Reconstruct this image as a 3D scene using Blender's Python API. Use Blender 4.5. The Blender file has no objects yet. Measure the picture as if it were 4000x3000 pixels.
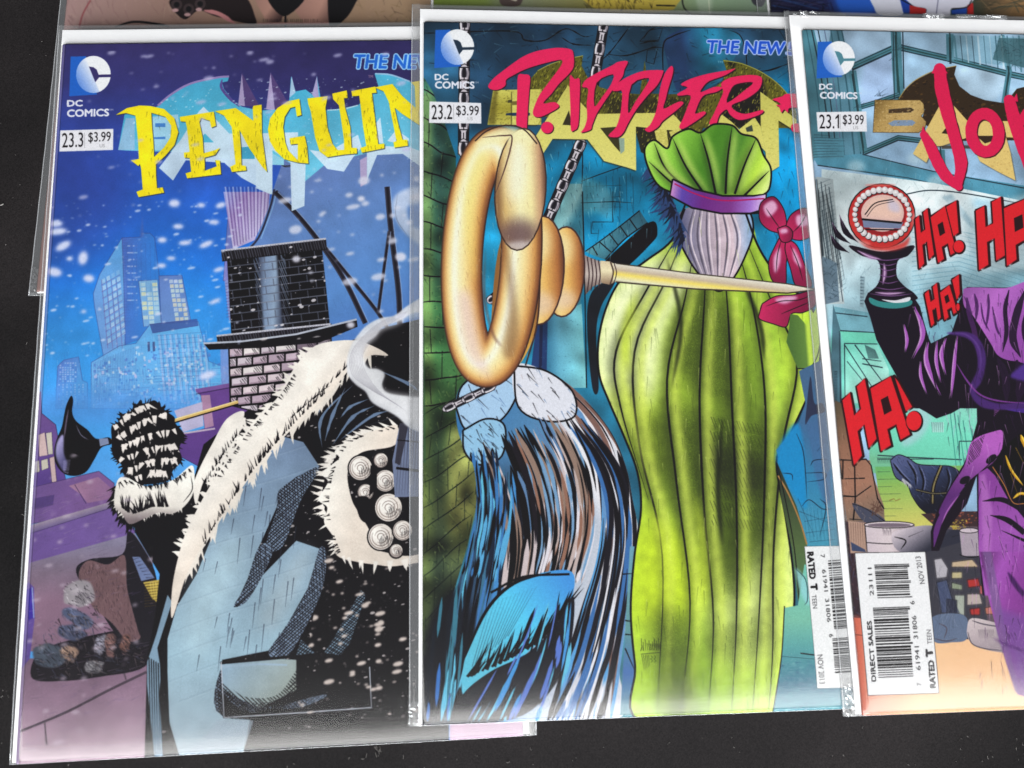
import bpy, bmesh, math, random
import numpy as np
from mathutils import Matrix, Vector

# ------------------------------------------------------------------ camera, world, lights, exposure
F_PX, CAM_H, PITCH, ROLL = 2485.4, 0.23602, 0.172085, 0.214557   # focal length in pixels of the 4000 px wide frame
C = bpy.context.scene.collection
scene = bpy.context.scene

def cam_rot():
    cp, sp, cr, sr = math.cos(PITCH), math.sin(PITCH), math.cos(ROLL), math.sin(ROLL)
    return np.array([[1, 0, 0], [0, cp, -sp], [0, sp, cp]]) @ np.array([[cr, -sr, 0], [sr, cr, 0], [0, 0, 1]])

R_CAM = cam_rot()
cd = bpy.data.cameras.new('camera')
cam = bpy.data.objects.new('camera', cd); C.objects.link(cam)
m = Matrix([list(r) + [0] for r in R_CAM] + [[0, 0, 0, 1]])
m.translation = (0, 0, CAM_H)
cam.matrix_world = m
cd.sensor_width = 36.0; cd.lens = F_PX / 4000 * 36
cd.clip_start = 0.01; cd.clip_end = 50
cd.dof.use_dof = True; cd.dof.focus_distance = 0.25; cd.dof.aperture_fstop = 9.0
scene.camera = cam

w = bpy.data.worlds.new('World'); scene.world = w; w.use_nodes = True
w.node_tree.nodes['Background'].inputs[0].default_value = (0.93, 0.96, 1.0, 1)
w.node_tree.nodes['Background'].inputs[1].default_value = 0.02
scene.view_settings.view_transform = 'Standard'
scene.view_settings.look = 'None'
scene.view_settings.exposure = 0.0
scene.view_settings.gamma = 1.0

def area(name, loc, target, sx, sy, power, col=(1, 1, 1), spin=0.0):
    l = bpy.data.lights.new(name, 'AREA'); l.shape = 'RECTANGLE'; l.size = sx; l.size_y = sy
    l.energy = power; l.color = col
    o = bpy.data.objects.new(name, l); C.objects.link(o)
    d = Vector(target) - Vector(loc)
    o.matrix_world = Matrix.Translation(loc) @ d.to_track_quat('-Z', 'Y').to_matrix().to_4x4() @ Matrix.Rotation(spin, 4, 'Z')
    o['kind'] = 'structure'
    return o

along = Vector((0.966, 0.26, 0)); back = Vector((0.26, -0.966, 0))
# a long ceiling lamp just behind the photographer: its near edge is what the lower ends of the sleeves mirror
ctr = Vector((0.03, -0.375, 0.70)) + back * 0.06 + along * 0.1
key = area('ceiling_lamp', ctr, ctr - Vector((0, 0, 1)), 2.0, 0.12, 3.5, (1.0, 0.985, 0.96))
key.matrix_world = Matrix.Translation(ctr) @ Matrix.Rotation(math.atan2(0.26, 0.966), 4, 'Z')
# added broad fill lamp behind the photographer, placed outside what the sleeves mirror
soft_fill = area('fill_light', (0.75, -3.1, 2.1), (0.0, 0.05, 0.0), 4.4, 2.4, 610.0, (0.95, 0.98, 1.0))

def unproj(px, py, z):
    d = R_CAM @ np.array([(px - 2000) / F_PX, -(py - 1500) / F_PX, -1.0])
    return np.array([0, 0, CAM_H]) + d * (z - CAM_H) / d[2]

# ------------------------------------------------------------------ poses of the six sleeved books (millimetres)
BW, BH = 168.3, 260.0                                   # a book is 168.3 x 260 mm
class Pose:
    def __init__(s, x, y, rot, left_raise, top_raise, thick=2.0):
        cx, sn = math.cos(rot), math.sin(rot)
        def p(u, v):
            return np.array([x + u * cx + v * sn, y + u * sn - v * cx,
                             thick + left_raise * (1 - u / BW) + top_raise * (1 - v / BH)])
        s.o = p(0, 0); s.eu = (p(BW, 0) - s.o) / BW; s.ev = (p(0, BH) - s.o) / BH
        n = np.cross(s.eu, -s.ev); n /= np.linalg.norm(n)
        s.mat = Matrix([[s.eu[i], -s.ev[i], n[i], s.o[i] * 0.001] for i in range(3)] + [[0, 0, 0, 1]])
        c = np.array([0, 0, CAM_H * 1000])
        # homography cover millimetres -> photograph pixels, used to work out where a printed shape lies on its cover
        K = []
        for v in (s.eu, s.ev, s.o - c):
            q = R_CAM.T @ v
            K.append([F_PX * q[0] - 2000 * q[2], -F_PX * q[1] - 1500 * q[2], -q[2]])
        s.H = np.array(K).T; s.Hi = np.linalg.inv(s.H)
    def mm(s, pts):
        p = np.asarray(pts, float); q = np.c_[p, np.ones(len(p))] @ s.Hi.T
        return q[:, :2] / q[:, 2:]

POSE = {
    'P': Pose(-198.32, 132.39, 0.251086, 0.0, 7.0),
    'R': Pose(-64.36, 172.83, 0.230518, 2.7, 7.0),
    'J': Pose(84.14, 205.99, 0.229458, 2.4, 7.0),
}
def upper(px, py, rot, v_at, lr):
    q = unproj(px, py, (2.0 + lr) * 0.001) * 1000
    cx, sn = math.cos(rot), math.sin(rot)
    return Pose(q[0] - v_at * sn, q[1] + v_at * cx, rot, lr, 0.0)
POSE['U'] = upper(140, 1138, 0.2364, 260.0, 0.0)
POSE['V'] = upper(1693, 5, 0.238, 138.0, 2.3)
POSE['W'] = upper(3012, 20, 0.238, 134.0, 2.3)

# ------------------------------------------------------------------ a small painter for the printed covers
_gl = {}
def glyphs(txt, bold=0.0):
    """triangles and advance width of a line of type, from Blender's built-in face"""
    k = (txt, bold)
    if k not in _gl:
        cu = bpy.data.curves.new('type', 'FONT'); cu.body = txt; cu.offset = bold; cu.resolution_u = 3
        o = bpy.data.objects.new('type', cu); C.objects.link(o)
        dg = bpy.context.evaluated_depsgraph_get()
        me = o.evaluated_get(dg).to_mesh(); me.calc_loop_triangles()
        co = np.array([v.co[:2] for v in me.vertices])
        tr = np.array([t.vertices[:] for t in me.loop_triangles])
        o.evaluated_get(dg).to_mesh_clear()
        bpy.data.objects.remove(o); bpy.data.curves.remove(cu)
        _gl[k] = (co, tr)
    return _gl[k]

def smooth(p, closed=True, n=6):
    p = np.asarray(p, float)
    if len(p) < 3: return p
    if closed: q = np.r_[p[-1:], p, p[:2]]
    else: q = np.r_[2 * p[:1] - p[1:2], p, 2 * p[-1:] - p[-2:-1]]
    out = []; t = np.linspace(0, 1, n, endpoint=False)[:, None]
    for i in range(1, len(q) - 2):
        a, b, c, d = q[i - 1], q[i], q[i + 1], q[i + 2]
        out.append(0.5 * (2 * b + (c - a) * t + (2 * a - 5 * b + 4 * c - d) * t ** 2 + (3 * b - a - 3 * c + d) * t ** 3))
    if not closed: out.append(p[-1:])
    return np.concatenate(out)

def boxblur(a, r):
    for ax in (0, 1):
        n = 2 * r + 1
        pad = [(0, 0), (0, 0)]; pad[ax] = (r + 1, r)
        c = np.cumsum(np.pad(a, pad, mode='edge'), axis=ax, dtype=np.float64)
        a = ((c[n:] - c[:-n]) if ax == 0 else (c[:, n:] - c[:, :-n])) / n
    return a
def blur_(a, s):
    r = max(1, int(round(s * 0.98)))
    for _ in range(3): a = boxblur(a, r)
    return a

class Art:
    def __init__(s, key, res=6.0, base=(128, 128, 128), seed=1):
        s.pose = POSE[key]; s.res = res
        s.w, s.h = int(BW * res), int(BH * res)
        s.img = np.empty((s.h, s.w, 3), np.float32); s.img[:] = base
        s.rng = random.Random(seed); s.nr = np.random.default_rng(seed)
        s.fr(0, 0, 1)
        q = s.T([(2200, 1500), (2201, 1500)]); s.ppx = np.linalg.norm(q[1] - q[0])   # texels per photograph pixel
        s.clip = None
    def fr(s, ox, oy, sc=0.4973): s.ox, s.oy, s.sc = ox, oy, sc; return s
    def T(s, pts):
        p = np.asarray(pts, float) * s.sc + (s.ox, s.oy)
        return s.pose.mm(p) * s.res
    def cover(s, contours, pad=0, tri=False, eo=False):
        """anti-aliased coverage of closed contours (texels) -> mask, x0, y0"""
        if tri: E = contours
        else: E = np.concatenate([np.stack([c, np.roll(c, -1, 0)], 1) for c in contours])
        x0 = max(0, int(np.floor(E[..., 0].min())) - pad); x1 = min(s.w, int(np.ceil(E[..., 0].max())) + pad + 1)
        y0 = max(0, int(np.floor(E[..., 1].min())) - pad); y1 = min(s.h, int(np.ceil(E[..., 1].max())) + pad + 1)
        if x1 <= x0 or y1 <= y0: return None
        W, H, SS = x1 - x0, y1 - y0, 4
        a = E[:, 0] - (x0, y0); b = E[:, 1] - (x0, y0)
        sg = np.where(b[:, 1] > a[:, 1], 1.0, -1.0)
        lo = np.where((sg > 0)[:, None], a, b); hi = np.where((sg > 0)[:, None], b, a)
        k0 = np.clip(np.ceil(lo[:, 1] * SS - 0.5), 0, H * SS).astype(int); k1 = np.clip(np.ceil(hi[:, 1] * SS - 0.5), 0, H * SS).astype(int)
        n = k1 - k0; tot = int(n.sum())
        if tot == 0: return None
        idx = np.repeat(np.arange(len(n)), n)
        k = np.arange(tot) - np.repeat(np.cumsum(n) - n, n) + k0[idx]
        y = (k + 0.5) / SS
        dy = hi[idx, 1] - lo[idx, 1]
        x = lo[idx, 0] + (y - lo[idx, 1]) / dy * (hi[idx, 0] - lo[idx, 0])
        x = np.clip(x, 0, W); xi = np.floor(x).astype(int); f = x - xi
        row = k // SS; fl = row * (W + 2) + xi
        acc = np.bincount(fl, sg[idx] * (1 - f), H * (W + 2)) + np.bincount(fl + 1, sg[idx] * f, H * (W + 2))[:H * (W + 2)]
        cov = np.cumsum(acc.reshape(H, W + 2), 1)[:, :W] / SS
        if eo: cov = 1 - np.abs(1 - np.mod(cov, 2))
        return np.clip(np.abs(cov), 0, 1).astype(np.float32), x0, y0
    def put(s, cov, col, a=1.0, grain=0.0):
        if cov is None: return
        mk, x0, y0 = cov; h, w_ = mk.shape
        mk = mk * a
        if s.clip is not None: mk = mk * s.clip[y0:y0 + h, x0:x0 + w_]
        if grain: mk = mk * np.clip(1 + grain * s.nr.standard_normal((h, w_)).astype(np.float32), 0, 1)
        if isinstance(col, list):                     # ['g', (x,y), (x,y), (t, colour)...] in frame units
            p, q = s.T([col[0], col[1]]); d = q - p
            X, Y = np.meshgrid(np.arange(x0, x0 + w_) - p[0], np.arange(y0, y0 + h) - p[1])
            t = (X * d[0] + Y * d[1]) / (d @ d)
            ts = [c[0] for c in col[2:]]
            cc = np.stack([np.interp(t, ts, [c[1][i] for c in col[2:]]) for i in range(3)], -1).astype(np.float32)
        else: cc = np.array(col, np.float32)
        v = s.img[y0:y0 + h, x0:x0 + w_]
        v += (cc - v) * mk[..., None]
    def poly(s, pts, col, sm=0, a=1.0, blur=0.0, grain=0.0, holes=()):
        cs = [s.T(smooth(c) if sm else c) for c in (pts, *holes)]
        b = blur * s.sc * s.ppx
        cov = s.cover(cs, int(b * 3) + 2, eo=bool(holes))
        if cov is not None and b > 0.6: cov = (blur_(cov[0], b).astype(np.float32), cov[1], cov[2])
        s.put(cov, col, a, grain)
    def mask(s, pts, sm=0):
        """from now on paint only inside this outline (None: everywhere)"""
        if pts is None: s.clip = None; return
        c = s.cover([s.T(smooth(pts) if sm else pts)]); s.clip = np.zeros((s.h, s.w), np.float32)
        if c is not None: s.clip[c[2]:c[2] + c[0].shape[0], c[1]:c[1] + c[0].shape[1]] = c[0]
    def ribbon(s, pts, wd, sm=1, t0=1.0, t1=1.0, jag=0.0):
        p = smooth(pts, False) if sm and len(pts) > 2 else np.asarray(pts, float)
        d = np.gradient(p, axis=0); n = np.c_[-d[:, 1], d[:, 0]]; n /= np.linalg.norm(n, axis=1)[:, None] + 1e-9
        t = np.linspace(0, 1, len(p))
        wv = np.interp(t, np.linspace(0, 1, len(wd)), wd) if hasattr(wd, '__len__') else np.full(len(p), float(wd))
        if t0 < 1: wv = wv * np.clip(t0 + (1 - t0) * t / 0.25, 0, 1)
        if t1 < 1: wv = wv * np.clip(t1 + (1 - t1) * (1 - t) / 0.25, 0, 1)
        if jag: wv = wv * (1 + jag * s.nr.uniform(-1, 1, len(p)))
        return np.r_[p + n * wv[:, None] / 2, (p - n * wv[:, None] / 2)[::-1]]
    def line(s, pts, wd, col=(10, 8, 12), sm=1, t0=1.0, t1=1.0, a=1.0, blur=0.0, jag=0.0, grain=0.0, cap=0):
        r = s.ribbon(pts, wd, sm, t0, t1, jag); s.poly(r, col, 0, a, blur, grain)
        if cap:
            w0 = wd[0] if hasattr(wd, '__len__') else wd; w1 = wd[-1] if hasattr(wd, '__len__') else wd
            s.ell(*pts[0], w0 / 2, w0 / 2, col, a=a); s.ell(*pts[-1], w1 / 2, w1 / 2, col, a=a)
    def lines(s, segs, wd, col=(10, 8, 12), a=1.0, taper=True, blur=0.0):
        """many straight strokes painted at once"""
        cs = []
        for x0, y0, x1, y1 in segs:
            d = np.array((x1 - x0, y1 - y0), float); L = np.linalg.norm(d)
            if L < 1e-6: continue
            n = np.array((-d[1], d[0])) / L * wd / 2
            p, q = np.array((x0, y0)), np.array((x1, y1))
            cs.append(s.T([p + n, q + n * (.25 if taper else 1), q - n * (.25 if taper else 1), p - n]))
        if cs:
            cov = s.cover(cs, 2)
            if cov is not None and blur: cov = (blur_(cov[0], blur * s.sc * s.ppx).astype(np.float32), cov[1], cov[2])
            s.put(cov, col, a)
    def circ(s, cx, cy, rx, ry, rot=0.0, n=28, a0=0, a1=2 * math.pi):
        t = np.linspace(a0, a1, n, endpoint=a1 - a0 < 6.28); c, q = math.cos(rot), math.sin(rot)
        return np.c_[cx + rx * np.cos(t) * c - ry * np.sin(t) * q, cy + rx * np.cos(t) * q + ry * np.sin(t) * c]
    def ell(s, cx, cy, rx, ry, col, rot=0.0, a=1.0, blur=0.0, ink=0, inkc=(14, 10, 14)):
        p = s.circ(cx, cy, rx, ry, rot)
        s.poly(p, col, 0, a, blur)
        if ink: s.line(np.r_[p, p[:1]], ink, inkc, 0)
    def hatch(s, pts, ang, sp, wd, col=(10, 8, 12), a=1.0, jit=0.25, sm=0, cover=1.0):
        """pen hatching inside an outline"""
        old = s.clip; s.mask(pts, sm)
        if old is not None: s.clip = s.clip * old
        p = np.asarray(pts, float); c = p.mean(0); r = np.linalg.norm(p - c, axis=1).max()
        d = np.array((math.cos(ang), math.sin(ang))); n = np.array((-d[1], d[0])); segs = []
        k = -r
        while k < r:
            o = c + n * (k + s.rng.uniform(-jit, jit) * sp)
            l0, l1 = -r, r
            if cover < 1: l0 = -r * s.rng.uniform(cover, 1); l1 = r * s.rng.uniform(cover, 1)
            segs.append((*(o + d * l0), *(o + d * l1))); k += sp
        s.lines(segs, wd, col, a, taper=cover < 1); s.clip = old
    def fur(s, path, ln, wd, col, ang, spread=0.5, n=40, sm=1, a=1.0):
        """tapering tufts rooted on a path and leaning along ang (radians)"""
        p = smooth(path, False) if sm else np.asarray(path, float); cs = []
        L = np.r_[0, np.cumsum(np.linalg.norm(np.diff(p, axis=0), axis=1))]
        for t in np.sort(s.nr.uniform(0, L[-1], n)):
            x, y = np.interp(t, L, p[:, 0]), np.interp(t, L, p[:, 1])
            an = (ang(t / L[-1]) if callable(ang) else ang) + s.rng.uniform(-spread, spread); l = ln * s.rng.uniform(0.5, 1.3); ww = wd * s.rng.uniform(0.6, 1.3)
            d = np.array((math.cos(an), math.sin(an))); q = np.array((-d[1], d[0])); o = np.array((x, y)); bend = q * s.rng.uniform(-.25, .25) * l
            cs.append([o + q * ww / 2 - d * ww * .4, o + d * l * .55 + q * ww * .3 + bend * .5, o + d * l + bend, o + d * l * .5 - q * ww * .25 + bend * .5, o - q * ww / 2 - d * ww * .4])
        s.put(s.cover([s.T(c) for c in cs], 2), col, a)
    def dots(s, pts, r0, r1, n, col, a=1.0, blur=0.0, flat=0.55, rot=-0.25, sm=0):
        old = s.clip; s.mask(pts, sm)
        if old is not None: s.clip = s.clip * old
        p = np.asarray(pts, float); lo, hi = p.min(0), p.max(0); cs = []
        for _ in range(n):
            r = r0 + (r1 - r0) * s.rng.random() ** 3
            cs.append(s.T(s.circ(s.rng.uniform(lo[0], hi[0]), s.rng.uniform(lo[1], hi[1]), r * s.rng.uniform(.9, 1.6), r * flat * s.rng.uniform(.8, 1.5), rot, 9)))
        cov = s.cover(cs, int(blur * 3) + 2)
        if cov is not None and blur: cov = (blur_(cov[0], blur * s.sc * s.ppx).astype(np.float32), cov[1], cov[2])
        s.put(cov, col, a); s.clip = old
    def flow(s, left, right, n, cols, w0, w1, l0=0.1, l1=0.5, a=1.0, bias=None):
        """long brush strokes running down a hanging cloth between two edges"""
        A, B = smooth(left, False), smooth(right, False); t = np.linspace(0, 1, 40)
        A = np.c_[np.interp(t, np.linspace(0, 1, len(A)), A[:, 0]), np.interp(t, np.linspace(0, 1, len(A)), A[:, 1])]
        B = np.c_[np.interp(t, np.linspace(0, 1, len(B)), B[:, 0]), np.interp(t, np.linspace(0, 1, len(B)), B[:, 1])]
        for _ in range(n):
            u = s.rng.random(); c = s.rng.random() * 1.1 - .1; L = s.rng.uniform(l0, l1)
            i0 = max(0, int(c * 40)); i1 = min(40, int((c + L) * 40))
            if i1 - i0 < 3: continue
            p = A[i0:i1] * (1 - u) + B[i0:i1] * u
            s.line(p, s.rng.uniform(w0, w1), s.rng.choice(cols), 0, 0.1, 0.0, a)
    def text(s, txt, p0, p1, up, col, bold=0.0, a=1.0, grow=0.0, cap=None):
        """a line of type whose baseline runs p0 -> p1 and whose capitals rise by the vector up"""
        co, tr = glyphs(txt); x0, x1 = co[:, 0].min(), co[:, 0].max()
        caph = cap or glyphs('H')[0][:, 1].max()
        p0, p1, up = (np.array(v, float) for v in (p0, p1, up))
        if bold > 0:                                       # heavier type: the same letters struck again a hair to each side
            n = 12 if bold > .04 else 8
            sh = [(bold * math.cos(k * 2 * math.pi / n), bold * math.sin(k * 2 * math.pi / n)) for k in range(n)] + [(0, 0)]
            co = np.concatenate([co + o for o in sh]); m_ = len(co) // len(sh); tr = np.concatenate([tr + m_ * k for k in range(len(sh))])
        q = s.T(p0 + np.outer((co[:, 0] - x0) / (x1 - x0), p1 - p0) + np.outer(co[:, 1] / caph, up))
        t = q[tr]; ar = np.cross(t[:, 1] - t[:, 0], t[:, 2] - t[:, 0]); t[ar < 0] = t[ar < 0][:, ::-1]
        E = np.concatenate([np.stack([t[:, i], t[:, (i + 1) % 3]], 1) for i in range(3)])
        s.put(s.cover(E, 2, tri=True), col, a)
    def mottle(s, amt, cell, tint=(1, 1, 1)):
        """uneven ink: soft blotches about `cell` texels across, inside the current mask"""
        c = max(2, int(cell)); n = s.nr.standard_normal((s.h // c + 2, s.w // c + 2))
        n = blur_(np.repeat(np.repeat(n, c, 0), c, 1)[:s.h, :s.w], c * .45).astype(np.float32) * 1.6
        if s.clip is not None: n = n * s.clip
        s.img *= np.clip(1 + amt * n[..., None] * np.array(tint, np.float32), .25, 1.7)
    def scratch(s, pts, n, ln, ang, wd, cols, spread=.4, a=.7, sm=0):
        """short pen strokes scattered inside an outline"""
        old = s.clip; s.mask(pts, sm)
        if old is not None: s.clip = s.clip * old
        p = np.asarray(pts, float); lo, hi = p.min(0), p.max(0)
        for c in cols:
            sg = []
            for _ in range(n // len(cols)):
                x, y = s.rng.uniform(lo[0], hi[0]), s.rng.uniform(lo[1], hi[1]); an = ang + s.rng.uniform(-spread, spread); l = ln * s.rng.uniform(.3, 1.4)
                sg.append((x, y, x + math.cos(an) * l, y + math.sin(an) * l))
            s.lines(sg, wd, c, a)
        s.clip = old
    def speckle(s, amt, fine=0.02):
        n = s.nr.standard_normal((s.h // 2 + 1, s.w // 2 + 1)).astype(np.float32)
        n = np.repeat(np.repeat(n, 2, 0), 2, 1)[:s.h, :s.w]
        s.img *= 1 + (amt * n)[..., None]
    def image(s, name):
        im = bpy.data.images.new(name, s.w, s.h)
        lin = np.clip(s.img / 255, 0, 1); lin = np.where(lin <= .04045, lin / 12.92, ((lin + .055) / 1.055) ** 2.4)
        lin = 0.0025 + lin * PRINT                                      # ink never quite black, paper never quite white
        sr = np.where(lin <= .0031308, lin * 12.92, 1.055 * lin ** (1 / 2.4) - .055)
        px = np.ones((s.h, s.w, 4), np.float32); px[..., :3] = sr[::-1]
        im.pixels.foreach_set(px.ravel()); im.update(); im.pack()
        return im
PRINT = 0.635
INK = (13, 10, 14)
# ------------------------------------------------------------------ printed covers
Z = 0.4973
FRAMES = {'O': (0, 0, 1.8083), 'a': (0, 0, Z), 'b': (1000, 0, Z), 'k0': (2000, 0, Z), 'k': (2900, 0, Z),
          'c': (0, 750, Z), 'g': (900, 750, Z), 'q': (1900, 750, Z), 'l': (2900, 750, Z),
          'd': (0, 1500, Z), 'h': (900, 1500, Z), 'r': (1900, 1500, Z), 'm': (2900, 1500, Z),
          'e': (0, 2175, Z), 'i': (900, 2175, Z), 't': (1900, 2175, Z), 'n': (2900, 2175, Z)}
def F(s, k): s.fr(*FRAMES[k]); return s

def publisher_mark(s, k, cx, cy, sc, bg, words, box, nums, usp):
    """blue square with the peeled white disc, the two words under it and the number and price box"""
    F(s, k); q = lambda P: [(cx + x * sc, cy + y * sc) for x, y in P]
    s.poly(q([(-180, -140), (-60, -143), (-20, 60), (30, 158), (-190, 172)]), (30, 100, 200))
    D = s.circ(cx, cy, 136 * sc, 146 * sc, 0)
    s.poly(D, (250, 250, 252))
    old = s.clip; s.mask(D)
    s.poly(q([(-70, -150), (-150, -150), (-150, 160), (60, 160), (52, 148), (-36, -62)]), [q([(-125, 60)])[0], q([(10, -10)])[0], (0, (105, 150, 228)), (1, (246, 248, 255))])
    s.clip = old
    s.poly(q([(-36, -62), (0, -56), (25, -38), (40, 2), (140, 0), (140, 22), (44, 24), (14, 62)]), bg)
    s.text('DC', words[0], words[1], (0, -46 * sc), (236, 236, 246), 0.03)
    s.text('COMICS', words[2], words[3], (0, -54 * sc), (236, 236, 246), 0.03)
    x, y = words[3]; s.text('TM', (x + 4, y - 38 * sc), (x + 34 * sc, y - 40 * sc), (0, -16 * sc), (210, 210, 225))
    s.poly(box, (240, 238, 242))
    s.text(nums[0], nums[1], nums[2], (0, -nums[3]), (20, 16, 20), 0.0)
    s.text('$3.99', usp[0], usp[1], (0, -usp[2]), (24, 20, 24), -0.004)
    x = (usp[0][0] + usp[1][0]) / 2; s.text('US', (x, usp[0][1] + 44 * sc), (x + 42 * sc, usp[0][1] + 43 * sc), (0, -26 * sc), (150, 148, 150))
    s.line([(nums[2][0] + 12 * sc, nums[1][1] + 4), (nums[2][0] + 10 * sc, nums[1][1] - nums[3] - 4)], 3, (150, 148, 150), 0)

def outlined(s, txt, p0, p1, up, inner, outer):
    s.text(txt, p0, p1, up, outer, 0.085); s.text(txt, p0, p1, up, inner, 0.022)

def chain(s, p0, p1, n, w, dark=(22, 20, 26), lit=(214, 204, 210)):
    """a chain drawn close: long links lying over one another, each a pair of bright wires"""
    p0, p1 = np.array(p0, float), np.array(p1, float); d = (p1 - p0) / n; L = np.linalg.norm(d); an = math.atan2(d[1], d[0]); q = np.array((-d[1], d[0])) / L
    s.line([p0, p1], w * 1.05, dark, 0)
    for i in range(n):
        c = p0 + d * (i + .5)
        if i % 2:
            for o in (-.13, .13): s.line([c - d * .7 + q * w * o, c + d * .7 + q * w * o], w * .17, lit, 0)
        else:
            s.ell(*c, L * .8, w * .54, dark, an); s.ell(*c, L * .74, w * .46, lit, an); s.ell(*c, L * .56, w * .26, (64, 60, 70), an); s.ell(*c, L * .5, w * .16, dark, an)
            s.line([c - d * .5 + q * w * .36, c + d * .45 + q * w * .36], w * .08, (252, 248, 250), 0); s.line([c - d * .6 - q * w * .36, c + d * .5 - q * w * .36], w * .1, (120, 112, 122), 0)
        s.line([c - d * .5 - q * w * .5, c - d * .5 + q * w * .5], w * .1, dark, 0)

def barcode(s, a, b, across, n, seed):
    """bars stacked from a to b; every bar runs along the vector across"""
    rg = random.Random(seed); a, b, ac = np.array(a, float), np.array(b, float), np.array(across, float)
    k = 0.0; tot = n
    while k < tot - 1:
        wd = rg.choice([1, 1, 1, 2, 2, 3])
        if k + wd > tot: break
        p, q = a + (b - a) * k / tot, a + (b - a) * (k + wd) / tot
        ex = ac * (1.06 if k < 3 or k > tot - 4 or abs(k - tot / 2) < 2 else 1.0)
        s.poly([p, p + ex, q + ex, q], (22, 20, 22)); k += wd + rg.choice([1, 1, 1, 2, 2])

def bricks(s, quad, rows, cols, ink, wd, jit=3):
    a, b, c, d = [np.array(p, float) for p in quad]         # tl tr br bl
    at = lambda u, v: (a * (1 - u) + b * u) * (1 - v) + (d * (1 - u) + c * u) * v
    J = lambda p: p + np.array((s.rng.uniform(-jit, jit), s.rng.uniform(-jit, jit)))
    for r in range(rows + 1):
        s.line([J(at(u, r / rows)) for u in np.linspace(0, 1, 5)], wd, ink, 1, .4, .3)
        for k in range(cols + 1):
            u = (k + (.5 if r % 2 else 0)) / cols
            if u <= 1 and r < rows and s.rng.random() < .85: s.line([J(at(u, r / rows)), J(at(u, (r + 1) / rows))], wd, ink, 0, .5, .5)

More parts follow.
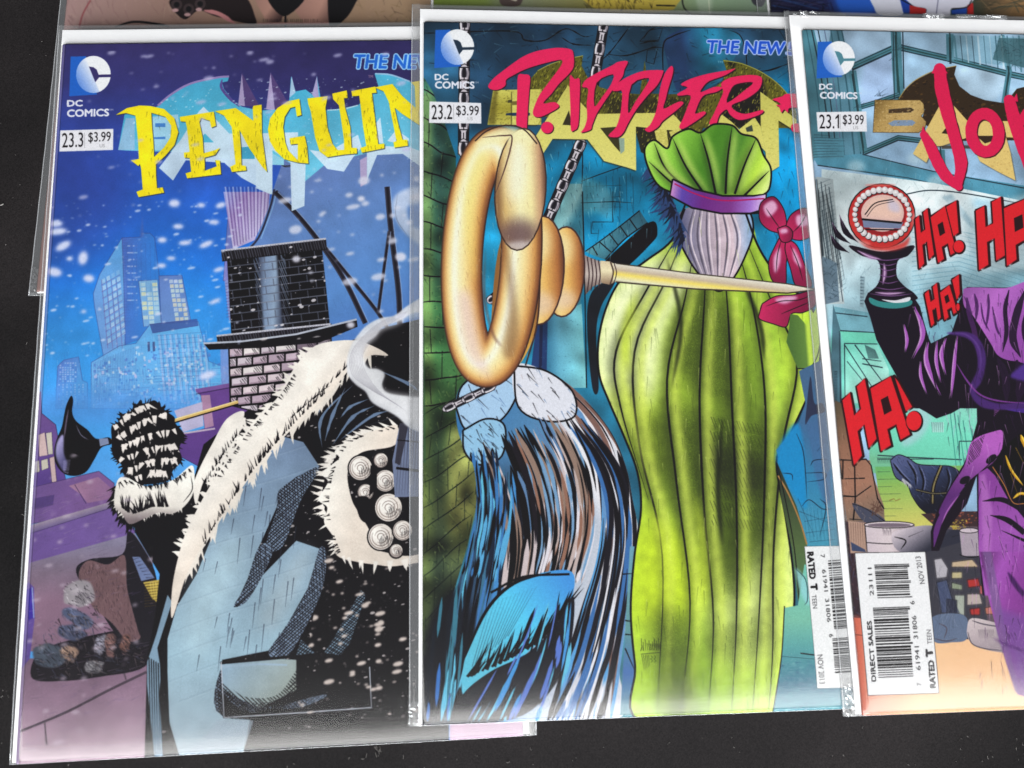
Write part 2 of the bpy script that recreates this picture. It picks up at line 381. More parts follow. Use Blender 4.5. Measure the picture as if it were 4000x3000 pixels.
# ---- the cover with the yellow title: a snowy night roofscape in blue, black and white
def cover_winter():
    s = Art('P', 6.0, seed=5); F(s, 'O'); s.img[:] = (60, 60, 120)
    s.poly([(0, 0), (1250, 0), (1250, 1659), (0, 1659)], [(400, 90), (330, 900), (0, (56, 48, 104)), (.13, (52, 52, 118)), (.28, (48, 74, 168)), (.44, (40, 98, 200)), (.66, (34, 126, 226)), (1, (84, 160, 226))])
    s.poly([(500, 60), (1000, 60), (1000, 250), (720, 240), (560, 160)], (44, 38, 88), 1, .75, 50)
    s.poly([(80, 320), (290, 400), (200, 560), (60, 560)], (48, 40, 110), 1, .45, 40)
    # glow behind the towers
    s.poly([(80, 700), (480, 620), (500, 900), (80, 950)], (56, 160, 232), 1, .6, 40)
    F(s, 'c')
    ln = (60, 70, 130)
    def bl(P, c0, c1, a=.85): s.poly(P, [P[0], P[len(P) // 2], (0, c0), (1, c1)], 0, a); s.line(P + [P[0]], 4, ln, 0, a=.8)
    bl([(455, 1370), (505, 1320), (620, 1295), (650, 1480), (690, 1500), (690, 1700), (440, 1700)], (96, 122, 196), (90, 160, 222), .8)
    bl([(960, 362), (785, 650), (735, 800), (745, 900), (815, 1290), (985, 1200), (1000, 760)], (104, 176, 226), (120, 160, 215))
    bl([(960, 362), (1110, 355), (1115, 325), (1180, 325), (1215, 360), (1250, 640), (1260, 1100), (985, 1200), (975, 760)], (82, 108, 186), (56, 130, 216))
    bl([(1090, 700), (1240, 690), (1270, 1040), (1130, 1060)], (140, 190, 225), (130, 175, 220))
    bl([(1250, 660), (1430, 655), (1500, 1010), (1270, 1050)], (110, 130, 190), (120, 150, 205))
    bl([(720, 1340), (940, 1210), (1070, 1190), (1180, 1040), (1560, 1020), (1640, 1330), (1820, 1400), (1800, 1700), (720, 1700)], (118, 176, 226), (104, 182, 232))
    for i in range(9):
        for j in range(3):
            x = 1105 + j * 46 + i * 3; y = 715 + i * 37
            if s.rng.random() < .85: s.poly([(x, y), (x + 38, y - 2), (x + 40, y + 27), (x + 2, y + 29)], s.rng.choice([(206, 222, 216), (222, 222, 178), (180, 214, 226)]), 0, .8)
            x = 1330 + j * 36 + i * 6
            if s.rng.random() < .85: s.poly([(x, y - 25), (x + 30, y - 27), (x + 32, y + 2), (x + 2, y + 4)], s.rng.choice([(206, 222, 216), (220, 214, 190), (190, 206, 226)]), 0, .8)
    for i in range(10):
        for j in range(4):
            x = 800 + j * 38 + i * 5; y = 690 - j * 22 + i * 52
            s.poly([(x, y), (x + 26, y - 14), (x + 30, y + 22), (x + 4, y + 34)], s.rng.choice([(160, 196, 226), (176, 206, 232), (130, 180, 225)]), 0, .75)
        s.line([(795 + i * 5, 735 + i * 52), (945 + i * 5, 650 + i * 50)], 4, (110, 60, 120), 0, a=.5)
    for x in (800, 838, 876, 914): s.line([(x, 690), (x + 50, 1230)], 4, (110, 60, 120), 0, a=.55)
    s.lines([(1000 + i * 12, 400 + (i % 3) * 60, 1010 + i * 12, 1000) for i in range(0, 20, 3)], 3, ln, .35)
    s.lines([(965, 380 + i * 22, 1030, 376 + i * 22) for i in range(30)], 3, ln, .4)
    for i in range(26): s.line([(740 + i * 13, 1340 - i * 5), (752 + i * 13, 1660)], 3, ln, 0, a=.45)
    for x in range(1250, 1640, 44):
        s.line([(x, 1120), (x + 50, 1640)], 16, (206, 190, 220), 0, a=.4); s.line([(x + 16, 1120), (x + 66, 1640)], 3, ln, 0, a=.5)
    for i in range(14): s.line([(1230 + i * 3, 1130 + i * 36), (1620, 1100 + i * 38)], 3, ln, 0, a=.45)
    for i in range(60):
        x, y = s.rng.uniform(720, 1780), s.rng.uniform(1350, 1700); w_, h_ = s.rng.uniform(30, 160), s.rng.uniform(12, 70)
        s.line([(x, y), (x + w_, y - w_ * .06), (x + w_ + 3, y + h_), (x + 3, y + h_ + w_ * .06), (x, y)], 2.5, s.rng.choice([ln, (190, 210, 240)]), 0, a=.5)
    bl([(1180, 1040), (1550, 1000), (1560, 1050), (1200, 1110)], (60, 84, 150), (64, 90, 160))
    for i in range(330):                                  # small panes, ledges and set-backs all over the lower blocks
        x, y = s.rng.uniform(735, 1790), s.rng.uniform(1150, 1680)
        if y < 1340 - (x - 720) * .28 or (x > 1640 and y < 1330): continue
        w_, h_ = s.rng.uniform(10, 22), s.rng.uniform(10, 24); s.poly([(x, y), (x + w_, y - 2), (x + w_ + 2, y + h_), (x + 2, y + h_ + 2)], s.rng.choice([(70, 130, 200), (150, 200, 236), (196, 190, 226), (84, 120, 190), (206, 220, 232)]), 0, .7)
    for x0, x1, y0, y1 in ((470, 610, 1340, 1500), (460, 680, 1510, 1680), (1000, 1080, 420, 900)):
        for i in range(7):
            for j in range(9): x, y = x0 + (x1 - x0) * i / 7, y0 + (y1 - y0) * j / 9; s.poly([(x, y), (x + 13, y - 1), (x + 13, y + 10), (x, y + 11)], s.rng.choice([(150, 190, 230), (84, 120, 196), (190, 200, 232)]), 0, .6)
    s.poly([(1100, 355), (1120, 180), (1132, 355)], (80, 104, 180), 0, .6, 4); s.poly([(420, 1560), (1500, 1600), (1500, 1800), (380, 1800)], (84, 150, 222), 1, .75, 50)
    for x in (1160, 1200): s.poly([(x, 1180), (x + 18, 1176), (x + 22, 1250), (x + 4, 1256)], (70, 90, 140))
    # tall violet tower behind the title, right
    bl([(1755, 700), (2212, 700), (2130, 200), (1960, 440), (1830, 460), (1790, 200)], (150, 130, 190), (120, 120, 180))
    s.fr(0, 750, Z); s.poly([(1755, 0), (2120, 0), (2110, 140), (2000, 380), (1860, 440), (1830, 450)], [(1755, 0), (2120, 200), (0, (150, 160, 220)), (.4, (150, 120, 180)), (1, (190, 180, 215))])
    for i in range(24): s.line([(1770 + i * 15, -40), (1835 + i * 11, 440 - i * 6)], 5 if i % 4 else 12, (70, 50, 110) if i % 2 else (205, 200, 226), 0, a=.6)
    s.poly([(1765, 700), (1830, 680), (1880, 990), (1800, 1010)], (140, 150, 205)); s.lines([(1770 + i * 1, 720 + i * 24, 1850 + i, 705 + i * 24) for i in range(12)], 4, (90, 80, 140))
    s.poly([(1730, 1200), (1800, 1170), (1840, 1500), (1740, 1520)], (130, 150, 210), a=.8)
    # right: big blue-grey awning with dark struts
    F(s, 'g')
    s.poly([(330, 0), (300, 120), (200, 380), (0, 560), (0, 1000), (700, 1200), (1300, 1260), (1600, 1260), (1600, -400), (500, -500)], [(500, -300), (1200, 1200), (0, (98, 118, 172)), (.35, (98, 134, 192)), (.7, (92, 142, 206)), (1, (76, 120, 190))])
    s.line([(345, -20), (310, 130), (215, 370), (60, 520)], 16, (40, 42, 66)); s.line([(365, -20), (330, 130), (240, 370)], 8, (130, 170, 215))
    for P, wd in [([(350, 0), (520, 170), (720, 420), (900, 700), (1060, 1030)], 44), ([(700, 380), (920, 650), (1160, 950), (1300, 1190)], 34), ([(1230, -40), (1260, 300), (1320, 800), (1330, 1200)], 44), ([(1245, 310), (1200, 640), (1160, 940)], 26), ([(380, -330), (430, -200), (700, -280)], 16)]:
        s.line(P, wd, (52, 50, 66)); s.line(P, wd * .5, (24, 20, 30)); s.line(np.array(P) + (wd * .55, 0), wd * .14, (140, 170, 215))
    for i in range(26):
        x, y = s.rng.uniform(350, 1200), s.rng.uniform(0, 900); s.line([(x, y), (x + 30, y + 70)], 4, (50, 60, 110), 0, .3, .1, .8)
    s.poly([(1480, -40), (1330, 0), (1270, 90), (1300, 220), (1380, 330), (1500, 420), (1500, 300), (1420, 260), (1390, 120), (1500, 80)], (214, 220, 234), 1, .75, 10)
    s.line([(1310, 20), (1300, 200), (1400, 360)], 5, (130, 140, 160), 1, .3, .3)
    F(s, 'c'); s.scratch([(330, 1300), (1700, 1000), (1800, 1700), (260, 1700)], 260, 70, 1.5, 2.5, [(70, 90, 160), (190, 220, 244)], .1, .5)
    # violet street, left
    F(s, 'd')
    def pb(P, c0, c1): s.poly(P, [P[0], P[len(P) // 2], (0, c0), (1, c1)]); s.line(P + [P[0]], 5, (52, 38, 78), 0, .5, .5)
    pb([(230, 800), (300, 60), (320, 60), (330, 230), (440, 320), (520, 760), (240, 900)], (92, 66, 140), (110, 80, 140))
    for P in ([(300, 400), (355, 380), (380, 560), (310, 570)], [(362, 385), (410, 378), (420, 550), (380, 555)], [(262, 610), (310, 600), (315, 690), (255, 700)], [(325, 600), (378, 585), (385, 660), (330, 680)], [(390, 580), (430, 570), (450, 780), (410, 770)]): s.poly(P, s.rng.choice([(198, 190, 176), (206, 178, 176), (190, 170, 190)])); s.line(P + [P[0]], 4, (60, 44, 80), 0)
    pb([(1540, 55), (1560, 40), (2212, -70), (2212, 500), (1660, 700), (1400, 560), (1430, 400), (1610, 350), (1580, 90)], (104, 66, 138), (86, 56, 126))
    s.poly([(1580, 90), (1650, 85), (1680, 330), (1610, 350)], (170, 130, 160)); s.poly([(1370, 210), (1590, 140), (1600, 330), (1440, 380)], (182, 176, 204)); s.line([(1430, 390), (1690, 350)], 14, (190, 170, 190), 0)
    s.line([(1540, 55), (1830, 5)], 30, (120, 84, 150), 0); s.line([(1540, 80), (1830, 25)], 5, (40, 26, 60), 0)
    pb([(225, 820), (780, 685), (900, 780), (900, 960), (200, 1110)], (112, 84, 144), (124, 88, 142))
    s.poly([(545, 800), (775, 730), (890, 830), (880, 900), (690, 935), (640, 870)], [(545, 800), (890, 900), (0, (164, 122, 150)), (1, (136, 98, 138))]); s.line([(590, 790), (680, 940)], 5, (60, 44, 80), 0)
    s.poly([(260, 900), (430, 870), (420, 950), (260, 990)], (78, 58, 116), 0, .8)
    s.poly([(200, 1120), (890, 920), (960, 960), (200, 1190)], [(500, 1000), (520, 1100), (0, (176, 164, 170)), (.5, (140, 124, 150)), (1, (96, 80, 130))])
    pb([(190, 1190), (900, 965), (1060, 1150), (1060, 1200), (190, 1420)], (104, 78, 140), (114, 88, 150))
    s.poly([(180, 1420), (1060, 1170), (1200, 1400), (1240, 2100), (120, 2100)], [(600, 1250), (560, 1700), (0, (132, 124, 148)), (.5, (124, 106, 124)), (1, (134, 104, 124))])
    F(s, 'e')
    s.poly([(130, 800), (1170, 780), (1180, 1700), (60, 1700)], [(600, 700), (600, 1500), (0, (118, 92, 112)), (.5, (138, 110, 130)), (1, (168, 142, 156))])
    s.poly([(180, 220), (230, 200), (270, 240), (275, 480), (235, 800), (150, 900)], (96, 74, 146)); s.poly([(205, 260), (250, 240), (262, 480), (225, 500)], (60, 44, 150)); s.line([(255, 240), (268, 480)], 6, (150, 180, 220), 0)
    s.line([(150, 1375), (520, 1220), (850, 1050), (1150, 905)], 20, (70, 56, 68)); s.line([(350, 1300), (365, 1480)], 14, (84, 68, 80), 0); s.line([(965, 880), (990, 965)], 14, (84, 68, 80), 0)
    s.fr(*FRAMES['i']); s.poly([(1718, 1180), (2600, 1120), (2600, 1600), (1722, 1600)], (186, 156, 178)); F(s, 'e')
    # heap of rubble and sacking against the wall
    s.poly([(260, 960), (500, 975), (800, 940), (1140, 860), (1240, 600), (1060, 560), (700, 620), (400, 700), (270, 800)], (24, 18, 26), 1)
    s.poly([(600, 120), (700, 20), (960, -20), (1010, -200), (1120, -80), (1230, 170), (1240, 620), (1000, 700), (760, 380)], (26, 22, 30), 1)
    s.poly([(1040, 0), (1100, 0), (1215, 165), (1110, 190)], (108, 122, 160)); s.lines([(1050 + i * 16, 20 + i * 24, 1100 + i * 18, 5 + i * 26) for i in range(7)], 5, (40, 40, 60))
    H = [(690, 30), (850, 60), (980, -10), (1000, 250), (1080, 560), (1100, 640), (1000, 660), (880, 520), (720, 380), (620, 160)]
    s.poly(H, (112, 84, 88), 1)
    s.mask(H, 1)
    for _ in range(620):
        x, y = s.rng.uniform(600, 1110), s.rng.uniform(-30, 680); an = s.rng.uniform(.9, 1.9); L = s.rng.uniform(14, 46)
        s.line([(x, y), (x + math.cos(an) * L, y + math.sin(an) * L)], s.rng.uniform(5, 10), s.rng.choice([(56, 38, 44), (70, 48, 54), (150, 116, 118), (130, 98, 100), (40, 28, 34)]), 0, .3, .2)
    s.mask(None)
    for cx, cy, rx, ry, c, ro in [(620, 290, 105, 100, (186, 176, 182), .3), (610, 480, 110, 60, (96, 104, 136), .4), (570, 590, 100, 50, (88, 94, 124), .2), (390, 770, 125, 85, (88, 98, 114), .1), (540, 760, 62, 58, (188, 152, 132), .5), (790, 690, 48, 70, (166, 162, 178), .2), (870, 690, 40, 90, (150, 108, 104), 0), (740, 860, 70, 46, (160, 156, 160), -.2), (985, 690, 34, 70, (136, 94, 86), 0)]:
        s.poly(s.circ(cx, cy, rx * 1.15, ry * 1.1, ro, 11) + s.nr.uniform(-14, 14, (11, 2)), tuple(int(v * .82) for v in c), 1, 1, 3); s.ell(cx - rx * .25, cy - ry * .3, rx * .45, ry * .35, c, ro, .8, 10); s.scratch(s.circ(cx, cy, rx * 1.2, ry * 1.2, ro), 46, 50, ro + .5, 6, [INK, (30, 26, 36), tuple(min(255, v + 30) for v in c)], .5, .75)
        s.hatch(s.circ(cx + rx * .3, cy + ry * .35, rx * .6, ry * .5, ro), .9, 11, 5, (24, 20, 28), .7, cover=.3)
    s.scratch([(260, 700), (520, 420), (760, 380), (900, 620), (1100, 700), (1140, 850), (800, 930), (480, 960), (270, 940)], 420, 60, .7, 7, [INK, (20, 16, 24), (70, 74, 94), (110, 96, 96)], .8, .7)
    s.poly([(1125, 200), (1280, 175), (1310, 240), (1270, 310), (1250, 480), (1215, 490), (1235, 360), (1190, 320)], (190, 164, 76)); s.lines([(1135, 215 + i * 22, 1300, 195 + i * 22) for i in range(9)], 6, (60, 46, 22)); s.lines([(1180 + i * 22, 200, 1200 + i * 16, 340) for i in range(5)], 4, (236, 214, 120))
    F(s, 'd'); s.scratch([(230, 800), (900, 780), (1060, 1200), (1200, 1400), (1200, 2900), (100, 2900)], 300, 80, -.28, 5, [(84, 66, 110), (160, 136, 160), (90, 76, 96)], .2, .4)
    # the great black snow-laden roof slope
    F(s, 'O')
    s.poly([(1010, 660), (905, 690), (840, 705), (760, 735), (660, 800), (530, 890), (440, 960), (420, 1030), (330, 1085), (290, 1095), (292, 1150), (345, 1240), (335, 1330), (318, 1420), (312, 1640), (960, 1600), (969, 1600), (969, 1500), (1250, 1480), (1250, 660)], INK)
    s.dots([(420, 1000), (900, 700), (900, 1560), (330, 1600)], .8, 4, 700, (196, 186, 184), .8)
    g = lambda: [(500, 940), (420, 1640), (0, (112, 132, 160)), (.35, (140, 164, 182)), (.7, (150, 178, 192)), (1, (150, 166, 176))]
    A = [(600, 940), (655, 955), (690, 1008), (640, 1030), (602, 1060), (598, 1095), (560, 1180), (535, 1250), (512, 1300), (560, 1250), (640, 1168), (690, 1185), (665, 1270), (620, 1350), (580, 1405), (480, 1425), (480, 1545), (540, 1555), (520, 1650), (392, 1650), (366, 1560), (362, 1450), (362, 1380), (382, 1310), (425, 1240), (470, 1130), (540, 1010)]
    s.poly(A, g())
    s.poly([(420, 1260), (470, 1180), (520, 1150), (520, 1240), (470, 1340), (440, 1420), (400, 1400)], (178, 202, 210), 1, .6, 18)
    s.poly([(640, 1200), (672, 1195), (640, 1280), (590, 1360), (560, 1330)], (166, 182, 190), 1, .7, 12)
    for P in ([(690, 1010), (640, 1032), (602, 1062), (598, 1100), (575, 1180), (610, 1180), (650, 1080)], [(690, 1185), (665, 1270), (620, 1350), (580, 1410), (620, 1420), (690, 1290), (705, 1200)], [(560, 1180), (530, 1265), (505, 1310), (540, 1290), (590, 1190)], [(480, 1440), (520, 1480), (560, 1520), (640, 1530), (700, 1500), (480, 1545)]):
        P2 = smooth(P); s.poly(P2, (124, 142, 166)); s.hatch(P2, .62, 5.2, 2.5, INK, 1, cover=.8); s.hatch(P2, -.75, 5.6, 2.3, INK, 1, cover=.8); s.hatch(P2, 1.5, 6, 2.2, INK, .8, cover=.5)
    s.lines([(x, y, x - 6, y + s.rng.uniform(25, 60)) for x, y in [(s.rng.uniform(430, 640), s.rng.uniform(1030, 1420)) for _ in range(46)]], 1.8, (40, 44, 60), .8)
    s.mask(A)
    for i in range(13):                                   # courses of slate, each with its lit lip
        y = 1010 + i * 52; s.line([(330, y + 60), (470, y + 6), (600, y - 30), (720, y - 70)], 2.2, (84, 100, 122), 1, a=.12); s.line([(330, y + 64), (470, y + 10), (600, y - 26), (720, y - 66)], 2, (196, 212, 220), 1, a=.12)
        for k in range(9): x = 350 + k * 42 + (i % 2) * 20; s.line([(x, y + 50 - k * 13), (x - 5, y + 100 - k * 13)], 1.6, (74, 88, 108), 0, .6, .3, .12)
    s.mask(None)
    B = [(362, 1285), (372, 1300), (340, 1400), (348, 1450), (344, 1500), (352, 1640), (334, 1640), (318, 1480), (318, 1430), (338, 1370)]
    s.poly(B, (124, 150, 170)); s.lines([(322 + i * 5, 1420 + i * 3, 326 + i * 5, 1640) for i in range(7)], 2.4, INK)
    
    # a skylight frame on the slope
    s.poly([(478, 1430), (590, 1422), (640, 1425), (640, 1490), (560, 1530), (480, 1490)], [(480, 1430), (600, 1530), (0, (140, 166, 186)), (1, (150, 158, 150))])
    s.hatch(smooth([(478, 1475), (530, 1505), (600, 1500), (650, 1440), (660, 1520), (560, 1550), (478, 1545)]), .75, 6, 2.2, INK); s.hatch(smooth([(478, 1485), (530, 1515), (600, 1510), (650, 1450), (650, 1500), (560, 1550), (478, 1545)]), -.75, 6, 2.2, INK)
    s.poly([(482, 1500), (520, 1535), (600, 1545), (482, 1552)], INK)
    s.line([(476, 1432), (600, 1421), (700, 1410)], 6, INK, 0); s.line([(476, 1440), (560, 1434), (620, 1436)], 4, (150, 170, 186), 0)
    s.line([(478, 1430), (484, 1550), (640, 1540), (802, 1528), (798, 1440)], 2.4, (186, 190, 200), 0)
    s.poly([(470, 1556), (548, 1556), (530, 1610), (420, 1650), (395, 1640)], (146, 160, 172), 0, .7)
    for P in ([(700, 1410), (720, 1380), (780, 1275), (790, 1285), (755, 1390), (735, 1415)], [(640, 1415), (650, 1380), (680, 1410)]):
        s.poly(P, (116, 140, 160)); s.hatch(P, .5, 5, 2, INK); s.hatch(P, -.8, 5, 2, INK)
    # right-hand black slope: ropes of ice
    F(s, 'h')
    for P in ([(960, 10), (760, 200), (700, 330), (720, 500)], [(900, 30), (800, 250), (740, 450)], [(1080, 120), (940, 180), (860, 270)], [(1130, 170), (960, 260), (800, 480)], [(1240, 210), (1100, 260), (860, 440)], [(1330, 245), (1060, 330)], [(1180, -100), (1400, 0), (1480, 60)], [(840, -30), (720, 120), (690, 250)]):
        s.line(P, [8, 26, 8], (104, 124, 152), 1, .2, .1, jag=.3)
    F(s, 'O'); s.dots([(700, 1200), (905, 1200), (905, 1560), (640, 1540)], .8, 9, 190, (226, 210, 200), .9, 1.0)
    # brick chimney stack: black upper courses, pale stone below, lead flashing where it meets the roof
    ST = [(494, 724), (560, 716), (640, 704), (714, 700), (716, 770), (660, 800), (596, 850), (556, 890), (498, 876)]
    s.poly(ST, INK); old = s.clip; s.mask(ST)
    for r in range(9):
        y = 712 + r * 21; x = 486 - (r % 2) * 18
        while x < 722:
            w_ = s.rng.uniform(30, 46); dy = -(x - 486) * .10; c = s.rng.choice([(226, 208, 212), (212, 198, 206), (232, 222, 220), (200, 178, 190), (186, 164, 178)])
            P = [(x + 2, y + dy + 2 + s.rng.uniform(-1, 2)), (x + w_ - 2, y + dy - w_ * .1 + 2), (x + w_ - 2, y + dy - w_ * .1 + 18), (x + 2, y + dy + 18)]
            s.poly(P, c); s.hatch([P[0] + np.array((w_ * .45, 0)), P[1], P[2], (x + w_ * .6, y + dy + 17)], .9, 4.2, 1.7, INK, .95, cover=.35); s.line([(x + 4, y + dy + 16), (x + w_ - 4, y + dy + 16 - w_ * .1)], 3, (150, 124, 140), 0, a=.7); x += w_
    s.clip = old; s.line(ST + [ST[0]], 3.5, INK, 0)
    s.poly([(640, 700), (716, 700), (716, 770), (660, 800), (640, 812)], (40, 30, 40), 0, .45)
    DR = [(490, 548), (694, 522), (712, 700), (500, 726)]
    s.poly(DR, INK)
    s.poly([(556, 540), (596, 534), (612, 712), (570, 718)], [(556, 600), (610, 600), (0, (60, 66, 86)), (.3, (126, 146, 176)), (.7, (146, 166, 190)), (1, (70, 78, 100))], 0, 1, 2)
    s.hatch([(600, 534), (614, 532), (630, 710), (614, 712)], 1.2, 4, 2, (110, 124, 148), .9, cover=.4); s.hatch([(546, 541), (560, 539), (574, 717), (560, 719)], 1.2, 4, 2, (96, 110, 136), .9, cover=.4)
    for r in range(10):
        y = 560 + r * 17; s.line([(492 + r, y), (696 + r * 1.7, y - 25)], 2.2, (92, 96, 112) if r % 3 else (130, 134, 150), 0, a=.8)
        for k in range(6): x = 498 + k * 36 + (r % 2) * 17 + r; s.line([(x, y - k * 4.4), (x + 2, y + 16 - k * 4.4)], 2, (84, 88, 104), 0, a=.8)
    for y0, ex, h_ in ((516, 10, 22), (700, 20, 16)):      # cap and corbel
        P = [(488 - ex, y0 + 26), (694 + ex, y0), (696 + ex, y0 + h_), (490 - ex, y0 + h_ + 26)]
        s.poly(P, (24, 20, 26)); s.line([P[0], P[1]], 4, (196, 194, 204), 0); s.line([P[3], P[2]], 3, INK, 0); s.hatch(P, 1.3, 6, 2, (96, 98, 112), .8, cover=.5)
    s.poly([(440, 742), (520, 738), (640, 722), (770, 690), (772, 706), (690, 740), (560, 752), (452, 756)], INK); s.line([(440, 742), (520, 738), (640, 722), (770, 690)], 4, (186, 190, 202), 0)
    s.dots([(490, 548), (694, 522), (712, 700), (500, 726)], 1, 5, 70, (220, 214, 218), .9)
    s.dots([(460, 750), (600, 725), (770, 692), (740, 722), (500, 750)], 2, 8, 26, (222, 214, 214), .9, 1)
    # ridges of snow, tufted by the wind
    snow = (242, 234, 224)
    R1 = [(668, 756), (702, 740), (762, 735), (806, 748), (838, 768), (800, 768), (762, 790), (712, 850), (652, 905), (570, 992), (508, 1075), (446, 1165), (404, 1240), (372, 1335), (372, 1270), (386, 1200), (402, 1150), (442, 1070), (494, 986), (556, 900), (600, 858), (632, 800)]
    s.fur([(800, 768), (762, 790), (712, 850), (652, 905), (570, 992), (508, 1075), (446, 1165), (404, 1240)], 26, 9, (230, 220, 208), 1.75, .4, 110)
    s.fur([(672, 752), (632, 800), (600, 858), (556, 900), (494, 986), (442, 1070), (402, 1150), (386, 1200)], 16, 9, snow, 3.5, .4, 70)
    s.poly(R1, [(640, 850), (690, 890), (0, snow), (1, (232, 218, 204))], 1)
    s.fur([(700, 850), (640, 908), (560, 998), (500, 1080), (440, 1170)], 20, 3, INK, 4.6, .4, 90); s.fur([(760, 780), (700, 840), (620, 910)], 16, 2.5, INK, 5.3, .4, 40)
    s.fur([(640, 800), (600, 862), (540, 930), (470, 1030)], 11, 2.5, INK, .6, .4, 50)
    s.dots(R1, .6, 1.6, 90, (90, 76, 70), .7)
    R2 = [(528, 890), (506, 950), (470, 1000), (440, 1040), (424, 1090), (418, 1050), (432, 1010), (458, 960), (490, 905)]
    s.fur([(528, 900), (506, 950), (470, 1000), (440, 1040)], 20, 8, snow, 1.7, .4, 40); s.poly(R2, snow, 1); s.fur([(512, 940), (470, 1000), (440, 1050)], 14, 2.5, INK, 4.7, .4, 34)
    # pole, black bell lamp and a clump of cobbles capped with snow
    F(s, 'd')
    s.line([(870, 450), (1380, 290), (1870, 145)], 34, INK, 0); s.line([(870, 447), (1380, 284), (1870, 140)], 24, (214, 178, 108), 0); s.line([(880, 438), (1380, 276), (1860, 134)], 7, (246, 226, 160), 0)
    LB = [(560, 95), (578, 130), (570, 220), (600, 290), (690, 360), (760, 430), (860, 420), (880, 470), (800, 500), (740, 600), (680, 690), (590, 722), (500, 700), (440, 620), (430, 520), (450, 430), (490, 330), (520, 180)]
    s.poly(LB, INK, 1); s.poly([(500, 400), (455, 450), (440, 540), (460, 620), (510, 690), (530, 620), (505, 540)], [(440, 500), (530, 560), (0, (168, 160, 206)), (1, (90, 86, 130))], 1, 1, 4); s.line([(540, 200), (520, 320), (508, 420)], 12, (96, 84, 104), 1, .3, .2)
    s.line([(600, 320), (640, 400), (700, 440)], 6, (120, 116, 140), 1, .2, .1); s.poly([(780, 430), (850, 425), (860, 470), (790, 490)], (130, 140, 170)); s.hatch([(500, 600), (560, 590), (540, 710), (500, 690)], 0, 9, 5, (170, 164, 206), .8, cover=.4)
    BK = [(880, 330), (930, 300), (960, 240), (1040, 220), (1070, 160), (1160, 150), (1220, 130), (1290, 200), (1370, 260), (1380, 310), (1450, 400), (1410, 500), (1430, 600), (1360, 680), (1320, 760), (1100, 790), (980, 720), (960, 640), (890, 560), (880, 430)]
    s.poly(BK, INK, 1)
    for k, (x0, y0, x1, y1, an) in enumerate([(900, 340, 1180, 160, 1.0), (930, 420, 1300, 240, 1.2), (950, 500, 1400, 360, 1.4), (960, 590, 1400, 480, 1.5), (1000, 680, 1380, 590, 1.6), (1060, 740, 1330, 700, 1.6)]):
        s.fur([(x0, y0), ((x0 + x1) / 2, (y0 + y1) / 2 - 30), (x1, y1)], 66, 30, (236, 226, 218), an, .6, 17); s.fur([(x0, y0 + 40), ((x0 + x1) / 2, (y0 + y1) / 2 + 20), (x1, y1 + 40)], 56, 13, INK, an + .1, .6, 34)
    s.fur(BK, 34, 16, INK, lambda t: -2.6 + t * 6.28, .5, 70)
    CF = [(925, 760), (1000, 735), (1130, 800), (1260, 790), (1380, 740), (1500, 640), (1528, 700), (1520, 850), (1450, 960), (1350, 1020), (1250, 1010), (1130, 1060), (1020, 1100), (960, 1020), (900, 950)]
    s.fur([(925, 800), (900, 920), (950, 1020), (1020, 1090), (1130, 1050), (1250, 1010), (1400, 1000)], 78, 30, INK, lambda t: 2.4 - t * 1.3, .4, 70)
    s.fur([(960, 800), (930, 920), (990, 1000), (1100, 1030), (1250, 980), (1420, 950)], 60, 26, snow, lambda t: 2.3 - t * 1.1, .35, 60)
    s.poly(CF, [(1200, 760), (1150, 1080), (0, (246, 240, 230)), (.6, (230, 222, 212)), (1, (120, 106, 108))], 1)
    s.fur([(950, 960), (1050, 1010), (1200, 960), (1350, 960)], 110, 16, INK, 4.5, .35, 44); s.fur([(930, 780), (1000, 760), (1150, 800), (1350, 760), (1500, 660)], 46, 10, INK, 1.2, .5, 50)
    s.line([(1500, 720), (1510, 830), (1440, 930)], 6, INK, 1, .2, .2)
    # drift of snow curling round a stack of logs, right edge
    F(s, 'h')
    C1 = [(1310, 330), (1180, 350), (960, 425), (820, 525), (850, 585), (720, 700), (765, 770), (690, 905), (760, 970), (735, 1085), (805, 1200), (835, 1345), (985, 1395), (1150, 1420), (1300, 1430), (1620, 1370), (1620, 1300), (1400, 1350), (1210, 1320), (1110, 1280), (1090, 1150), (1000, 1000), (950, 900), (918, 720), (960, 600), (1050, 530), (1290, 480)]
    s.fur([(1300, 330), (1160, 360), (960, 430), (830, 540), (740, 720), (710, 900), (760, 1080), (820, 1250), (850, 1340)], 80, 30, snow, lambda t: 3.6 - t * .9, .35, 60)
    s.poly(C1, [(720, 800), (1050, 900), (0, (250, 244, 234)), (1, (230, 216, 202))], 1)
    s.fur([(1290, 350), (1100, 390), (940, 460), (850, 580), (790, 760), (770, 950), (800, 1150), (860, 1320)], 56, 10, INK, lambda t: 3.4 - t * .5, .5, 36)
    s.fur([(860, 1350), (1000, 1390), (1200, 1410), (1400, 1390)], 90, 40, snow, 1.4, .3, 9)
    for cx, cy, rx in [(1020, 660, 96), (1180, 600, 60), (1215, 760, 86), (1060, 850, 66), (1240, 970, 110), (1180, 1200, 104), (1350, 1150, 80), (1300, 1310, 56)]:
        P = s.circ(cx, cy, rx, rx * 1.04, .12); s.poly(P, (232, 222, 212)); s.ell(cx - rx * .2, cy - rx * .2, rx * .6, rx * .6, (252, 246, 238), 0, .9, 12)
        for k in (.25, .45, .66, .84): s.line(s.circ(cx, cy, rx * k, rx * k * 1.04, .1, 22, k * 7, k * 7 + 5.2), 5, (96, 76, 72), 1, .4, .4, .9)
        s.line([(cx, cy), (cx + rx * .7, cy - rx * .4)], 4, INK, 0, .4, .2); s.hatch(s.circ(cx + rx * .4, cy + rx * .4, rx * .55, rx * .5), 1.4, 12, 5, INK, .95, cover=.3)
